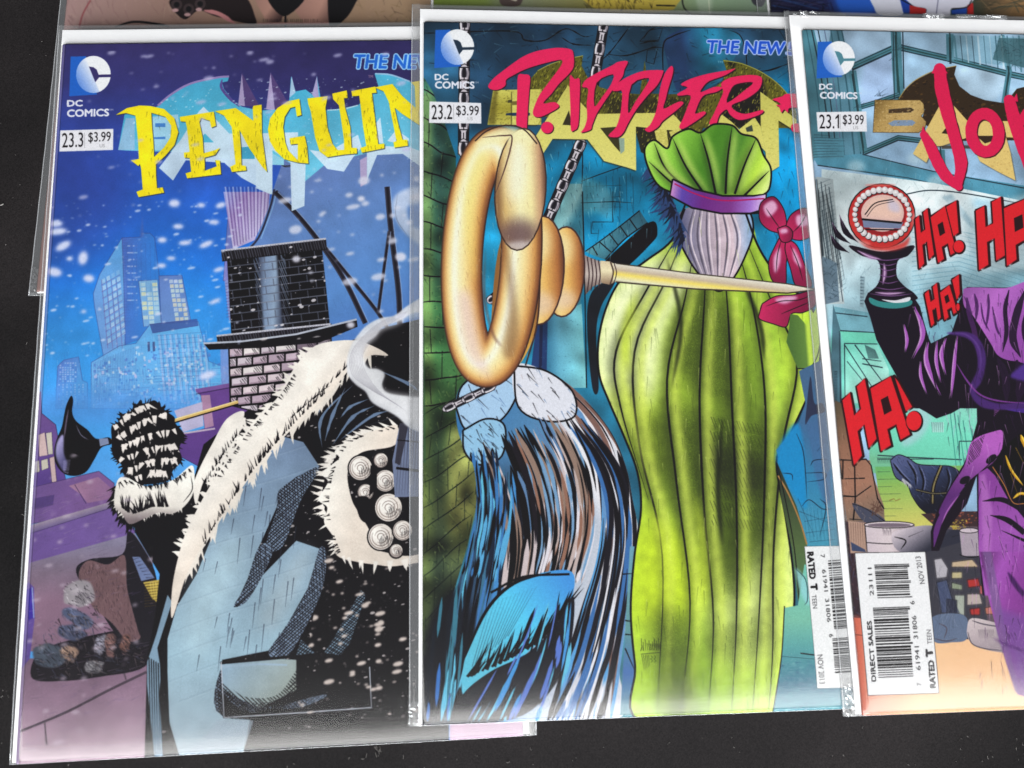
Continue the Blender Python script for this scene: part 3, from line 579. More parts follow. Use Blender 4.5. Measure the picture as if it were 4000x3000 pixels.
        s.line(np.r_[P, P[:1]], 11, INK, 0)
    s.poly([(985, 900), (1090, 900), (1100, 1080), (1020, 1060)], INK, 1); s.poly([(1100, 640), (1150, 640), (1150, 820), (1090, 880)], INK)
    s.poly([(1330, 310), (1620, 310), (1620, 880), (1290, 890), (1270, 600)], (112, 122, 150)); s.poly([(1330, 310), (1400, 310), (1330, 640), (1290, 620)], (50, 48, 60)); s.lines([(1335 + i * 22, 320, 1300 + i * 22, 870) for i in range(10)], 5, (44, 42, 54), .9)
    s.line([(1310, 440), (1620, 470)], 8, INK, 0); s.line([(1300, 660), (1620, 700)], 20, INK, 0)
    # curl of white smoke
    F(s, 'g')
    SM = [(1620, 800), (1500, 830), (1380, 900), (1290, 970), (1180, 990), (1080, 1040), (1010, 1110), (950, 1200), (915, 1310), (920, 1430), (980, 1510), (1060, 1570), (1120, 1660), (1300, 1760), (1420, 1860), (1620, 1900), (1620, 1640), (1420, 1610), (1240, 1580), (1190, 1520), (1210, 1430), (1150, 1390), (1080, 1380), (1040, 1300), (1060, 1200), (1140, 1130), (1200, 1060), (1330, 1010), (1440, 950), (1620, 930)]
    s.poly(SM, (226, 226, 230), 1, .92, 5); s.poly(np.array(SM) * .9 + (115, 140), (246, 244, 244), 1, .55, 16)
    for k in range(9): s.line([(1400 - k * 6, 930 + k * 6), (1150 + k * 4, 1040 + k * 6), (960 + k * 10, 1240 + k * 4), (950 + k * 14, 1420), (1080 + k * 12, 1540 + k * 4), (1300 + k * 10, 1660 + k * 8)], 4, (150, 146, 156), 1, .3, .2, .6)
    # frosty masthead
    F(s, 'a'); cy_, wh = (84, 190, 220), (208, 228, 242)
    s.poly([(930, 1180), (980, 900), (1160, 880), (1240, 835), (1330, 750), (1500, 660), (1700, 615), (1800, 602), (1790, 640), (1745, 650), (1760, 700), (1830, 790), (1900, 840), (2030, 868), (2150, 870), (2230, 880), (2230, 1300), (2000, 1290), (1500, 1200), (1000, 1185)], [(1300, 650), (1500, 1250), (0, (70, 172, 206)), (.5, cy_), (1, (150, 214, 232))], 0, .95)
    s.line([(1240, 832), (1350, 740), (1500, 658), (1700, 612), (1800, 602)], 16, (150, 130, 184)); s.line([(1745, 625), (1740, 690), (1800, 770), (1880, 840)], 22, (92, 78, 150), 1, .3, .2)
    for P in ([(1900, 575), (1925, 835), (1870, 830)], [(2125, 570), (2160, 870), (2090, 860)]): s.poly(P, (176, 160, 200)); 
    for P in ([(1900, 575), (1925, 835), (2040, 840)], [(2125, 570), (2160, 870), (2290, 860)]): s.poly(P, (86, 66, 120))
    s.poly([(930, 1180), (990, 930), (1060, 930), (1060, 1180)], (160, 190, 220), 0, .8)
    s.poly([(1190, 920), (1400, 900), (1410, 1000), (1360, 1060), (1400, 1180), (1190, 1180)], (170, 214, 234), 0, .9)
    for P in ([(1220, 970), (1300, 970), (1300, 1000), (1220, 1000)], [(1210, 1080), (1300, 1075), (1300, 1095), (1210, 1095)]): s.poly(P, (70, 130, 200))
    s.poly([(1250, 1320), (1420, 1100), (1560, 880), (1600, 840), (1640, 880), (1800, 1050), (2220, 1060), (2220, 1180), (2140, 1180), (2140, 1530), (1900, 1400), (1760, 1280), (1460, 1260), (1360, 1420)], wh, 0, .95)
    s.poly([(1550, 1120), (1610, 1050), (1680, 1120)], cy_); s.poly([(1480, 1270), (1770, 1280), (1700, 1330), (1440, 1330)], (44, 84, 180), 0, .9)
    s.poly([(1870, 1160), (2000, 1150), (2000, 1250), (1900, 1250)], (70, 170, 205))
    F(s, 'b')
    s.poly([(0, 870), (240, 860), (262, 780), (275, 600), (310, 720), (390, 705), (440, 745), (478, 600), (520, 850), (560, 870), (660, 855), (800, 830), (960, 680), (930, 580), (1050, 590), (1220, 650), (1320, 720), (1320, 1210), (900, 1200), (560, 1280), (380, 1430), (280, 1290), (120, 1200), (0, 1200)], [(300, 700), (500, 1300), (0, (74, 182, 214)), (1, (110, 200, 226))], 0, .95)
    s.poly([(262, 770), (280, 600), (310, 730)], (170, 200, 226)); s.poly([(440, 745), (478, 600), (500, 830)], (170, 160, 200))
    s.line([(935, 582), (1060, 592), (1210, 645)], 12, (150, 190, 220)); s.line([(560, 868), (680, 860), (800, 830)], 9, (190, 226, 240))
    for P in ([(0, 1050), (330, 1040), (330, 1200), (390, 1300), (380, 1620), (280, 1660), (270, 1280), (130, 1180), (120, 1530), (0, 1480)], [(420, 1180), (560, 1200), (800, 1060), (830, 1160), (760, 1240), (690, 1350), (560, 1330)], [(870, 1200), (1010, 1150), (1210, 1160), (1320, 1200), (1320, 1330), (1150, 1210), (950, 1220), (870, 1420)], [(920, 1000), (975, 925), (1000, 1130), (930, 1120)], [(1030, 1110), (1100, 1020), (1200, 1090), (1200, 1150)]): s.poly(P, wh, 0, .95)
    s.poly([(815, 1260), (870, 1230), (870, 1440), (820, 1470)], (190, 170, 205), 0, .9)
    F(s, 'a'); s.dots([(1000, 880), (1800, 620), (3300, 620), (3300, 1300), (1000, 1200)], 2, 9, 620, (220, 240, 248), .55)
    outlined(s, 'THE NEW', (2772, 538), (3416, 541), (14, -104), (30, 104, 206), (150, 204, 246))
    # yellow title
    L = {'P': ('a', [(910, 905), (1000, 850), (1100, 830), (1180, 834), (1290, 858), (1370, 930), (1402, 1040), (1372, 1140), (1300, 1225), (1226, 1292), (1227, 1380), (1235, 1480), (1280, 1472), (1290, 1515), (1090, 1550), (1073, 1508), (1122, 1490), (1110, 1330), (1100, 1290), (1088, 1306), (1030, 1262), (1092, 1250), (1085, 1100), (1065, 910), (990, 890)], [(1190, 888), (1196, 1000), (1206, 1110), (1212, 1235), (1290, 1160), (1340, 1080), (1346, 990), (1300, 920)]),
         'E': ('a', [(1413, 920), (1680, 878), (1697, 990), (1660, 1004), (1648, 950), (1580, 930), (1567, 960), (1592, 1080), (1600, 1205), (1690, 1180), (1728, 1162), (1690, 1218), (1608, 1240), (1610, 1342), (1702, 1308), (1690, 1260), (1727, 1260), (1737, 1370), (1470, 1402), (1458, 1362), (1502, 1350), (1490, 1242), (1448, 1240), (1445, 1200), (1490, 1195), (1468, 1000), (1458, 958), (1418, 955)], None),
         'N': ('a', [(1688, 875), (1852, 850), (1990, 950), (1984, 850), (1990, 833), (2055, 823), (2057, 1050), (2097, 1352), (2060, 1312), (1960, 1170), (1880, 1020), (1892, 1150), (1897, 1300), (1930, 1304), (1936, 1340), (1820, 1352), (1808, 1312), (1850, 1290), (1820, 1000), (1760, 910)], None),
         'G': ('b', [(340, 778), (357, 905), (320, 917), (308, 840), (268, 850), (225, 920), (213, 1000), (230, 1120), (250, 1180), (328, 1262), (328, 1132), (270, 1137), (263, 1088), (382, 1068), (400, 1150), (412, 1287), (330, 1280), (220, 1252), (150, 1182), (108, 1110), (93, 1020), (110, 930), (168, 850), (250, 798)], None),
         'U': ('b', [(403, 775), (562, 758), (545, 850), (560, 1000), (600, 1130), (640, 1182), (692, 1180), (690, 1100), (670, 960), (650, 830), (605, 782), (598, 738), (712, 713), (720, 772), (690, 775), (700, 850), (740, 1000), (750, 1162), (792, 1165), (792, 1208), (690, 1217), (560, 1237), (498, 1190), (463, 1080), (430, 880), (410, 820)], None),
         'I': ('b', [(748, 718), (937, 683), (947, 732), (910, 735), (930, 900), (960, 1135), (1007, 1130), (1007, 1167), (830, 1202), (818, 1165), (865, 1150), (840, 1000), (820, 830), (810, 755), (755, 760)], None),
         'M': ('b', [(928, 690), (1070, 663), (1150, 760), (1252, 850), (1245, 680), (1215, 650), (1310, 632), (1330, 1000), (1280, 985), (1150, 900), (1088, 850), (1112, 960), (1150, 1100), (1187, 1100), (1192, 1147), (1085, 1162), (1078, 1120), (1102, 1110), (1070, 950), (1040, 800), (1000, 720)], None)}
    for k, (fr, P, hole) in L.items():
        F(s, fr); s.poly(np.array(P) + (7, 7), (40, 50, 60), 0, .8, 2, holes=[np.array(hole) + (7, 7)] if hole else ())
    for k, (fr, P, hole) in L.items():
        F(s, fr); s.poly(P, (255, 232, 22), 0, holes=[hole] if hole else ())
        old = s.clip; s.mask(P); p = np.array(P); lo, hi = p.min(0), p.max(0)
        s.lines([(x, y, x + s.rng.uniform(-10, 10), y + s.rng.uniform(16, 50)) for x, y in [(s.rng.uniform(lo[0], hi[0]), lo[1] + (hi[1] - lo[1]) * s.rng.random() ** .6) for _ in range(60)]], 3.6, (64, 60, 24), .85); s.clip = old
    F(s, 'b'); s.text('TM', (880, 616), (918, 616), (0, -22), (180, 140, 160))
    s.mottle(.03, 60); s.mottle(.02, 14)
    # falling snow
    F(s, 'c'); sn = (216, 222, 246)
    for x, y, rx, ry, ro in [(440, 250, 62, 30, 0), (455, 312, 84, 30, -.1), (500, 425, 72, 34, -.5), (655, 520, 40, 62, .2), (430, 630, 66, 40, .2), (700, 680, 48, 34, .1), (550, 525, 28, 18, 0), (1370, 90, 48, 34, 0), (1580, 105, 36, 20, 0), (1735, 105, 46, 24, -.3), (1400, 272, 46, 22, 0), (1680, 238, 48, 20, 0), (1275, 378, 40, 24, 0), (1455, 400, 58, 20, -.1), (1620, 412, 64, 24, -.4), (1345, 522, 40, 16, 0), (1630, 1440, 76, 34, -.3), (660, 940, 22, 14, 0), (1270, 580, 40, 20, 0), (1720, 610, 50, 18, -.3), (1690, 860, 56, 16, -.4)]:
        s.ell(x, y, rx, ry, (178, 188, 236), ro, .75, 10); s.ell(x, y, rx * .75, ry * .7, sn, ro, .95, 6)
    s.dots([(390, 60), (1900, 60), (1900, 1300), (330, 1300)], 4, 22, 260, sn, .8, 2.2, .45, -.2)
    F(s, 'O'); s.dots([(140, 110), (900, 110), (900, 340), (140, 480)], 2, 9, 110, (200, 196, 230), .7, 1.5, .45, -.2)
    s.dots([(560, 350), (905, 350), (905, 700), (700, 680)], 2, 13, 70, (222, 222, 236), .8, 1.8, .6, -.2)
    for x, y, r in [(865, 555, 12), (917, 575, 10), (780, 430, 8), (640, 560, 9), (757, 702, 9)]: s.ell(x, y, r, r * .8, (226, 224, 236), 0, .9, 2)
    s.dots([(90, 950), (330, 1050), (330, 1650), (40, 1650)], 1.5, 9, 150, (206, 190, 204), .7, 2, .4, -.2)
    publisher_mark(s, 'a', 735, 585, 1.0, (56, 48, 106), [(530, 836), (648, 834), (530, 918), (856, 912)], [(474, 1026), (892, 1014), (890, 1180), (468, 1192)], ('23.3', (490, 1160), (655, 1154), 112), ((696, 1116), (872, 1110), 74))
    s.fr(0, 0, 1); s.img[:, :int(1.3 * s.res)] = s.img[:, :int(1.3 * s.res)] * .5 + np.array((168, 156, 200)) * .5; s.img[:, int(1.3 * s.res):int(1.6 * s.res)] *= .75
    s.speckle(.018); return s
# ---- the cover with the crimson title: brass ornament, green drapery and blue cloth in a flooded vault
def cover_vault():
    s = Art('R', 6.0, seed=11); F(s, 'O')
    s.poly([(850, 0), (1900, 0), (1900, 1659), (850, 1659)], [(1300, 40), (1350, 1560), (0, (34, 66, 92)), (.16, (34, 84, 112)), (.24, (20, 112, 150)), (.4, (28, 130, 166)), (.7, (40, 110, 140)), (1, (70, 130, 140))])
    s.poly([(1640, 180), (1860, 220), (1860, 620), (1700, 600), (1640, 420)], (6, 142, 196), 1, .9, 22)
    s.poly([(1200, 340), (1420, 330), (1400, 520), (1250, 600), (1180, 600)], (16, 140, 186), 1, .85, 16)
    s.poly([(1000, 45), (1240, 45), (1230, 270), (1010, 290)], (30, 58, 84), 0, .8, 14)
    # vault columns and pipes along the top
    F(s, 'k0')
    s.poly([(1180, 330), (1230, 280), (1330, 230), (1700, 225), (1780, 280), (1810, 340), (1690, 560), (1640, 640), (1500, 720), (1290, 720), (1230, 560)], [(1190, 500), (1720, 480), (0, (30, 54, 88)), (.3, (36, 62, 104)), (.62, (30, 110, 140)), (.8, (34, 118, 150)), (1, (30, 90, 116))])
    s.line([(1185, 640), (1185, 360), (1260, 290), (1400, 240)], 10, INK, 1, .4, .2); s.line([(1700, 240), (1790, 290), (1830, 420), (1840, 560)], 7, INK, 1, .3, .2)
    for P in ([(-700, 260), (-600, 265), (0, 250), (100, 320), (260, 320), (420, 230), (560, 290), (640, 280)], [(390, 300), (480, 350), (620, 360)], [(-650, 500), (-500, 510), (-300, 470)], [(740, 430), (900, 440), (1100, 380), (1180, 380)], [(1000, 350), (1080, 330), (1150, 330)], [(920, 215), (780, 400), (700, 480)], [(1030, 310), (1070, 250), (1130, 215)], [(1840, 560), (2000, 560), (2180, 500)], [(2080, 620), (2200, 540)]): s.line(P, 9, INK, 1, .3, .2, jag=.5)
    for P in ([(1000, 330), (1080, 240), (1180, 225), (1150, 320)], [(1060, 400), (1140, 390), (1110, 510), (1050, 490)], [(1820, 380), (1950, 360), (1960, 460)], [(2090, 240), (2160, 240), (2150, 330)]): s.line(P + [P[0]], 6, INK, 0, .6, .6)
    s.line([(1830, 330), (1850, 720)], 6, INK, 0); s.line([(560, 760), (545, 1700)], 7, INK, 0)
    for x in range(580, 980, 52): s.line([(x, 1380 + s.rng.uniform(-40, 60)), (x + 10, 1660)], 5, INK, 0, .4, .3)
    for y in (1470, 1560, 1640): s.line([(560, y), (860, y - 10)], 5, INK, 0, .4, .3)
    s.line([(540, 1430), (700, 1370), (900, 1300)], 6, INK, 1)
    s.poly([(460, 1480), (560, 1400), (760, 1500), (720, 1660), (400, 1660)], (104, 186, 200), 1, .7, 20)
    F(s, 'q')
    s.poly([(520, 250), (620, -60), (750, -60), (765, 500), (740, 880), (500, 1000), (400, 1000), (560, 500)], [(560, 0), (760, 100), (0, (120, 186, 190)), (.7, (150, 200, 200)), (1, (60, 130, 150))], 0, .95)
    s.poly([(470, 1000), (745, 880), (785, 1540), (400, 1540)], [(450, 1200), (790, 1200), (0, (44, 104, 140)), (.35, (96, 160, 180)), (1, (128, 196, 198))], 0, .95)
    s.poly([(395, 1020), (480, 1000), (470, 1540), (330, 1540)], (30, 52, 96)); s.line([(430, 1020), (420, 1540)], 24, (24, 30, 60), 0)
    s.dots([(470, 1000), (745, 880), (785, 1540), (400, 1540)], 3, 8, 60, (60, 110, 130), .5)
    s.line([(752, 0), (768, 600), (785, 1540)], 9, INK, 0)
    s.poly([(850, 20), (960, -20), (990, 200), (900, 190)], (110, 200, 226), 1, .6, 22)
    for P in ([(740, 90), (1000, 80), (1150, 90)], [(985, 0), (990, 240), (830, 240), (835, 300)], [(820, 240), (820, 330), (880, 330)], [(1040, 0), (1045, 240)], [(880, 300), (870, 390)]): s.line(P, 6, INK, 0, .4, .3)
    s.poly([(945, 530), (1280, 240), (1340, 330), (1280, 420), (1100, 590), (1010, 590), (960, 560)], INK, 1); s.poly([(870, 740), (1010, 700), (900, 900), (860, 1120), (880, 1540), (830, 1540), (790, 1100), (800, 860)], (24, 26, 34), 1)
    s.poly([(775, 470), (890, 390), (1050, 270), (1200, 150), (1262, 245), (1100, 360), (985, 470), (930, 535), (830, 500)], [(800, 400), (1000, 500), (0, (84, 146, 156)), (1, (46, 92, 108))])
    for P in ([(885, 395), (980, 480)], [(1045, 270), (1105, 355)], [(1120, 215), (1180, 300)], [(960, 330), (1030, 420)], [(830, 430), (870, 500)]): s.line(P, 9, INK, 0)
    s.line([(775, 470), (890, 390), (1050, 270), (1200, 150)], 8, INK); s.line([(930, 535), (1000, 460), (1100, 360), (1265, 245)], 10, INK)
    s.poly([(1930, 340), (2110, 330), (2120, 700), (1920, 780)], (130, 200, 206), 0, .8, 8)
    F(s, 'O'); s.mottle(.16, 70); s.mottle(.10, 20)
    s.scratch([(1000, 50), (1860, 60), (1860, 260), (1000, 300)], 420, 16, .3, 2.2, [(12, 18, 28), (14, 24, 36), (70, 110, 130)], 1.2, .55)
    s.scratch([(1180, 300), (1480, 300), (1400, 560), (1250, 640), (1170, 640)], 260, 16, 1.5, 1.8, [(10, 40, 60), (12, 30, 46), (150, 210, 224)], .3, .5)
    s.scratch([(1620, 300), (1860, 250), (1860, 640), (1640, 560)], 200, 20, 1.5, 1.8, [(8, 40, 60), (80, 180, 210)], .4, .5)
    # green brick pier on the left
    F(s, 'O')
    PR = [(905, 150), (935, 200), (955, 250), (985, 340), (985, 560), (990, 700), (1012, 780), (1005, 900), (1050, 1000), (1010, 1180), (965, 1330), (960, 1560), (905, 1560)]
    s.poly(PR, [(940, 150), (950, 1560), (0, (46, 86, 70)), (.2, (44, 84, 66)), (.45, (58, 108, 62)), (.62, (76, 110, 58)), (.7, (112, 118, 58)), (.79, (56, 66, 44)), (.87, (24, 30, 28)), (1, (18, 22, 26))])
    s.poly([(915, 200), (935, 200), (938, 1560), (912, 1560)], (104, 122, 66), 0, .6, 5); s.poly([(965, 940), (1040, 900), (1040, 1060), (980, 1150)], (176, 176, 96), 1, .8, 10)
    s.poly([(938, 260), (966, 300), (968, 620), (944, 640)], (26, 40, 42), 0, .6, 9); s.poly([(930, 880), (960, 880), (968, 1200), (936, 1330)], (36, 50, 40), 0, .7, 8)
    s.mask(PR); bricks(s, [(906, 190), (1000, 250), (1010, 860), (906, 880)], 12, 2, INK, 3, 4); bricks(s, [(906, 900), (1050, 830), (1000, 1300), (906, 1400)], 10, 3, (22, 30, 24), 2.4, 4)
    s.mottle(.25, 26); s.scratch(PR, 500, 14, 1.2, 1.8, [(16, 26, 20), (130, 150, 80), (20, 40, 30)], .6, .5)
    s.dots(PR, .8, 3, 800, (150, 170, 110), .28); s.dots(PR, .8, 3, 900, (10, 24, 20), .35)
    s.mask(None)
    s.poly([(905, 700), (917, 690), (920, 1000), (905, 1000)], (52, 90, 60), 0, .6)
    # chains
    F(s, 'O'); chain(s, (1004, 40), (1001, 335), 11, 23); chain(s, (1305, 45), (1280, 195), 6, 22); chain(s, (1256, 306), (1182, 478), 8, 24); chain(s, (1086, 626), (1056, 652), 3, 18)
    # masthead foil
    F(s, 'k0'); ol, pg = (96, 92, 26), (218, 212, 108)
    W1 = [(130, 640), (200, 560), (300, 508), (430, 465), (556, 440), (545, 520), (590, 610), (690, 690), (850, 735), (1000, 745), (1040, 480), (1070, 740), (1230, 745), (1400, 745), (1560, 712), (1650, 640), (1680, 560), (1652, 474), (1800, 500), (1950, 565), (2080, 655), (2180, 770), (2230, 900), (2230, 1010), (1500, 1010), (1300, 1350), (1010, 1200), (960, 1000), (700, 1000), (130, 900)]
    s.poly(W1, ol, 0); s.mask(W1)
    s.poly([(720, 760), (1500, 760), (1330, 1100), (760, 1000)], (44, 38, 22), 0, .8, 26); s.poly([(1700, 640), (1960, 640), (1960, 980), (1640, 960)], (26, 22, 20), 1, .95, 10); s.poly([(960, 1000), (1200, 1000), (1250, 1330), (980, 1250)], (40, 36, 24), 0, .9, 8); s.poly([(1680, 480), (1760, 500), (1730, 560)], INK, 0, .8, 6)
    for c, n, al in ((INK, 1500, .8), ((196, 188, 66), 1100, .8), ((150, 142, 44), 700, .7), (INK, 700, .7)):
        s.lines([(x, y, x + s.rng.uniform(4, 12), y + s.rng.uniform(-26, -10)) for x, y in [(s.rng.uniform(130, 2230), s.rng.uniform(450, 1300)) for _ in range(n)]], 6, c, al)
    s.mask(None); s.line([(1655, 480), (1800, 506), (1950, 570), (2080, 660), (2180, 775), (2225, 890)], 6, (170, 164, 70)); s.line([(200, 560), (300, 510), (430, 468), (556, 442)], 6, (170, 164, 70))
    F(s, 'b')
    BB = [(1862, 712), (2240, 705), (2240, 985), (1818, 985)]
    s.poly(BB, [(1850, 720), (1850, 985), (0, (214, 206, 96)), (.5, (168, 156, 52)), (1, (206, 196, 90))]); s.poly([(1820, 980), (1866, 712), (1900, 712), (1880, 985)], (96, 84, 26), 0, .7, 8)
    s.poly([(1980, 790), (2160, 780), (2160, 808), (1975, 812)], (70, 66, 40)); s.poly([(1965, 895), (2040, 885), (2180, 885), (2180, 910), (2040, 912), (1960, 910)], (34, 50, 76))
    s.dots(BB, 3, 8, 300, (90, 80, 24), .5)
    F(s, 'k0')
    G = [[(0, 715), (200, 720), (225, 760), (220, 950), (200, 985), (0, 985)], [(150, 1130), (438, 672), (530, 800), (622, 900), (1250, 890), (1290, 930), (1362, 1012), (1350, 1040), (970, 1000), (972, 1345), (900, 1320), (720, 1270), (590, 1100), (318, 1095), (225, 1240)],
         [(1945, 725), (2090, 830), (2230, 945), (2230, 1040), (2088, 950), (2095, 1310), (2000, 1370), (1985, 1180), (1950, 1000)], [(1530, 1000), (1610, 880), (1720, 960), (1780, 1020), (1900, 925), (1950, 1000), (1990, 1200), (1900, 1100), (1780, 1060), (1650, 1080)], [(1110, 1010), (1210, 1020), (1230, 1190), (1150, 1190)], [(1230, 1040), (1360, 1000), (1300, 1100), (1260, 1120)]]
    for P in G:
        s.poly(np.array(P) + (-6, 8), (40, 36, 18), 0, .8, 3); s.poly(P, [(1000, 700), (1000, 1340), (0, (206, 198, 96)), (.5, (224, 216, 112)), (1, (232, 222, 124))]); s.dots(P, 3, 9, 240, (170, 158, 66), .4)
    s.poly([(395, 985), (445, 872), (472, 990)], (52, 46, 26)); s.poly([(690, 1010), (835, 1000), (845, 1200), (800, 1150)], (60, 54, 26)); s.poly([(835, 1090), (850, 1215), (880, 1190), (880, 1090)], (130, 160, 160), 0, .8); s.poly([(1830, 1010), (1880, 985), (1890, 1035), (1840, 1040)], (60, 70, 60))
    s.poly([(0, 800), (110, 795), (110, 825), (0, 830)], (120, 104, 46)); s.poly([(0, 890), (140, 890), (140, 912), (0, 915)], (30, 54, 84))
    outlined(s, 'THE NEW', (1522, 418), (2130, 432), (12, -94), (30, 84, 204), (176, 198, 250)); outlined(s, '52', (2160, 433), (2400, 440), (12, -94), (30, 84, 204), (176, 198, 250))
    s.text('TM', (1610, 500), (1650, 502), (0, -16), (130, 190, 210))
    # crimson brush lettering
    cr, sh = (236, 34, 92), (48, 14, 28)
    A1, A2 = (1880, 160, .4728), (2400, 180, .5674)
    LT = [(A1, [(55, 380), (95, 320), (160, 265), (260, 190), (350, 130), (450, 90), (560, 68), (640, 60), (735, 72), (760, 110), (762, 215), (720, 280), (640, 360), (580, 440), (510, 520), (600, 508), (642, 545), (580, 590), (490, 632), (440, 628), (425, 595), (440, 540), (480, 450), (560, 340), (655, 210), (665, 165), (620, 165), (480, 200), (360, 240), (270, 285), (205, 325), (200, 370), (150, 405), (90, 408)], None),
          (A1, [(302, 290), (350, 280), (402, 298), (395, 420), (385, 560), (372, 748), (340, 735), (290, 700), (292, 560), (296, 420)], None),
          (A1, [(728, 295), (770, 320), (812, 322), (810, 500), (800, 700), (765, 745), (738, 735), (735, 560)], None),
          (A1, [(832, 385), (855, 330), (950, 270), (1080, 205), (1125, 178), (1208, 172), (1180, 240), (1165, 300), (1110, 370), (1075, 420), (1000, 530), (950, 610), (915, 700), (900, 740), (822, 762), (850, 720), (872, 640), (868, 520), (880, 400)], [(950, 350), (1085, 280), (1070, 360), (1000, 460), (932, 545)]),
          (A2, [(-15, 312), (-5, 280), (30, 250), (110, 205), (200, 175), (320, 170), (332, 190), (295, 270), (230, 340), (150, 440), (90, 540), (60, 600), (20, 632), (-45, 622), (10, 560), (40, 460), (50, 320), (20, 314)], [(115, 270), (235, 225), (200, 300), (140, 390), (92, 465)]),
          (A2, [(385, 142), (402, 160), (395, 210), (370, 290), (350, 370), (335, 435), (400, 405), (450, 385), (472, 400), (420, 450), (330, 520), (300, 560), (240, 597), (205, 578), (240, 550), (275, 480), (295, 400), (310, 300), (340, 200)], None),
          (A2, [(452, 270), (520, 230), (640, 195), (780, 170), (830, 159), (760, 205), (650, 245), (605, 288), (592, 322), (680, 286), (740, 290), (700, 320), (620, 340), (585, 380), (560, 440), (555, 470), (610, 453), (624, 470), (560, 520), (470, 574), (443, 560), (465, 510), (500, 420), (520, 345), (440, 347), (433, 330), (500, 290)], None),
          (A2, [(735, 255), (800, 220), (920, 203), (1000, 213), (1012, 250), (985, 310), (900, 370), (805, 410), (830, 450), (900, 470), (1012, 443), (1012, 467), (930, 500), (850, 512), (790, 475), (768, 440), (720, 480), (695, 545), (648, 537), (680, 470), (720, 380), (745, 320), (735, 290)], [(805, 290), (860, 260), (950, 255), (890, 310), (770, 395)]),
          (A2, [(1083, 370), (1150, 350), (1180, 333), (1290, 340), (1290, 420), (1200, 430), (1190, 462), (1165, 440), (1145, 462), (1130, 425), (1108, 410), (1140, 405), (1115, 385)], None), (A2, [(1213, 550), (1240, 538), (1290, 540), (1290, 592), (1222, 592)], None)]
    for dx, c in ((7, sh), (0, cr)):
        for fr_, P, ho in LT:
            s.fr(*fr_); Q = smooth(P, True, 3); s.poly(Q + (dx, dx), c, 0, holes=[smooth(ho, True, 3) + (dx, dx)] if ho else ())
        s.fr(*A1); s.ell(543 + dx, 720 + dx, 51, 49, c)
    # blue cloth tied to a pale boulder, lower left
    F(s, 'O')
    CL = [(985, 870), (1000, 830), (1060, 792), (1130, 790), (1200, 812), (1262, 862), (1320, 935), (1352, 1010), (1366, 1080), (1378, 1150), (1372, 1250), (1352, 1350), (1338, 1450), (1320, 1560), (930, 1560), (945, 1470), (968, 1380), (985, 1280), (1008, 1200), (1028, 1100), (1024, 1010), (992, 940)]
    s.poly(CL, [(1000, 900), (1350, 1000), (0, (58, 118, 170)), (.5, (92, 140, 180)), (1, (206, 206, 214))], 1)
    s.mask(CL, 1)
    s.poly([(960, 1050), (1120, 1000), (1120, 1400), (1080, 1560), (900, 1560)], (26, 34, 52), 0, .6, 20)
    s.mask(None); s.poly([(930, 1330), (1000, 1270), (1030, 1400), (1010, 1560), (904, 1560), (912, 1430)], (18, 18, 26), 1, .95, 6); s.mask(CL, 1)
    lf, rt = [(1030, 1000), (1020, 1150), (985, 1350), (950, 1560)], [(1150, 1010), (1170, 1200), (1140, 1400), (1080, 1560)]
    s.flow(lf, rt, 150, [(12, 12, 20), (18, 18, 30), INK, INK, (70, 140, 200), (64, 120, 180), (100, 190, 220), (60, 110, 140)], 3, 12, .2, .6)
    lf, rt = [(1180, 830), (1270, 950), (1300, 1150), (1250, 1350), (1180, 1560)], [(1210, 812), (1330, 950), (1374, 1150), (1348, 1350), (1325, 1560)]
    s.poly([(1140, 795), (1215, 815), (1290, 890), (1350, 1010), (1372, 1120), (1330, 1140), (1280, 1080), (1230, 960)], (242, 238, 240), 1, .95, 10)
    s.flow(lf, rt, 90, [(16, 12, 18), (20, 16, 24), (236, 232, 236), (130, 96, 86), (104, 150, 196), (90, 160, 214)], 3, 12, .15, .5)
    s.flow([(1215, 900), (1290, 1020), (1310, 1160), (1260, 1400), (1190, 1560)], [(1262, 905), (1345, 1030), (1362, 1180), (1340, 1380), (1300, 1560)], 60, [(16, 12, 18), (230, 228, 234), (60, 110, 170), (22, 18, 28)], 3, 11, .25, .6)
    s.mask(None)
    # pale rounded rocks at the top of the fall, and the long black clefts between the lit strands
    for P, c in (([(985, 880), (1000, 832), (1060, 792), (1110, 786), (1120, 840), (1090, 900), (1040, 930), (1004, 926)], (172, 204, 232)), ([(1000, 930), (1050, 905), (1090, 920), (1084, 985), (1036, 1004), (1004, 976)], (150, 196, 226)), ([(1110, 790), (1180, 802), (1236, 846), (1240, 900), (1180, 910), (1120, 880)], (226, 226, 234))):
        s.poly(P, c, 1); s.line(P + [P[0]], 4, INK, 1); cc = np.mean(P, 0); s.scratch(P, 50, 24, .9, 2.2, [INK, (90, 120, 160), INK], .3, .7, 1)
    s.mask(CL, 1)
    s.flow([(1030, 960), (1070, 1060), (1090, 1180), (1080, 1300)], [(1200, 890), (1262, 1000), (1276, 1120), (1246, 1250)], 150, [INK, INK, (24, 18, 26), (20, 16, 22), INK, (150, 124, 110), (206, 190, 190), (96, 130, 170)], 4, 15, .3, .7)
    s.flow([(1110, 940), (1150, 1040), (1170, 1160), (1150, 1260)], [(1230, 900), (1280, 1010), (1290, 1130), (1260, 1260)], 80, [INK, (196, 176, 170), (226, 220, 226), INK, (150, 108, 90), (120, 160, 196)], 3, 8, .2, .5)
    s.flow([(1000, 980), (1010, 1100), (985, 1240)], [(1100, 960), (1110, 1100), (1080, 1260)], 60, [INK, (60, 120, 180), (90, 170, 214), (20, 30, 50)], 3, 9, .2, .6)
    s.mask(None)
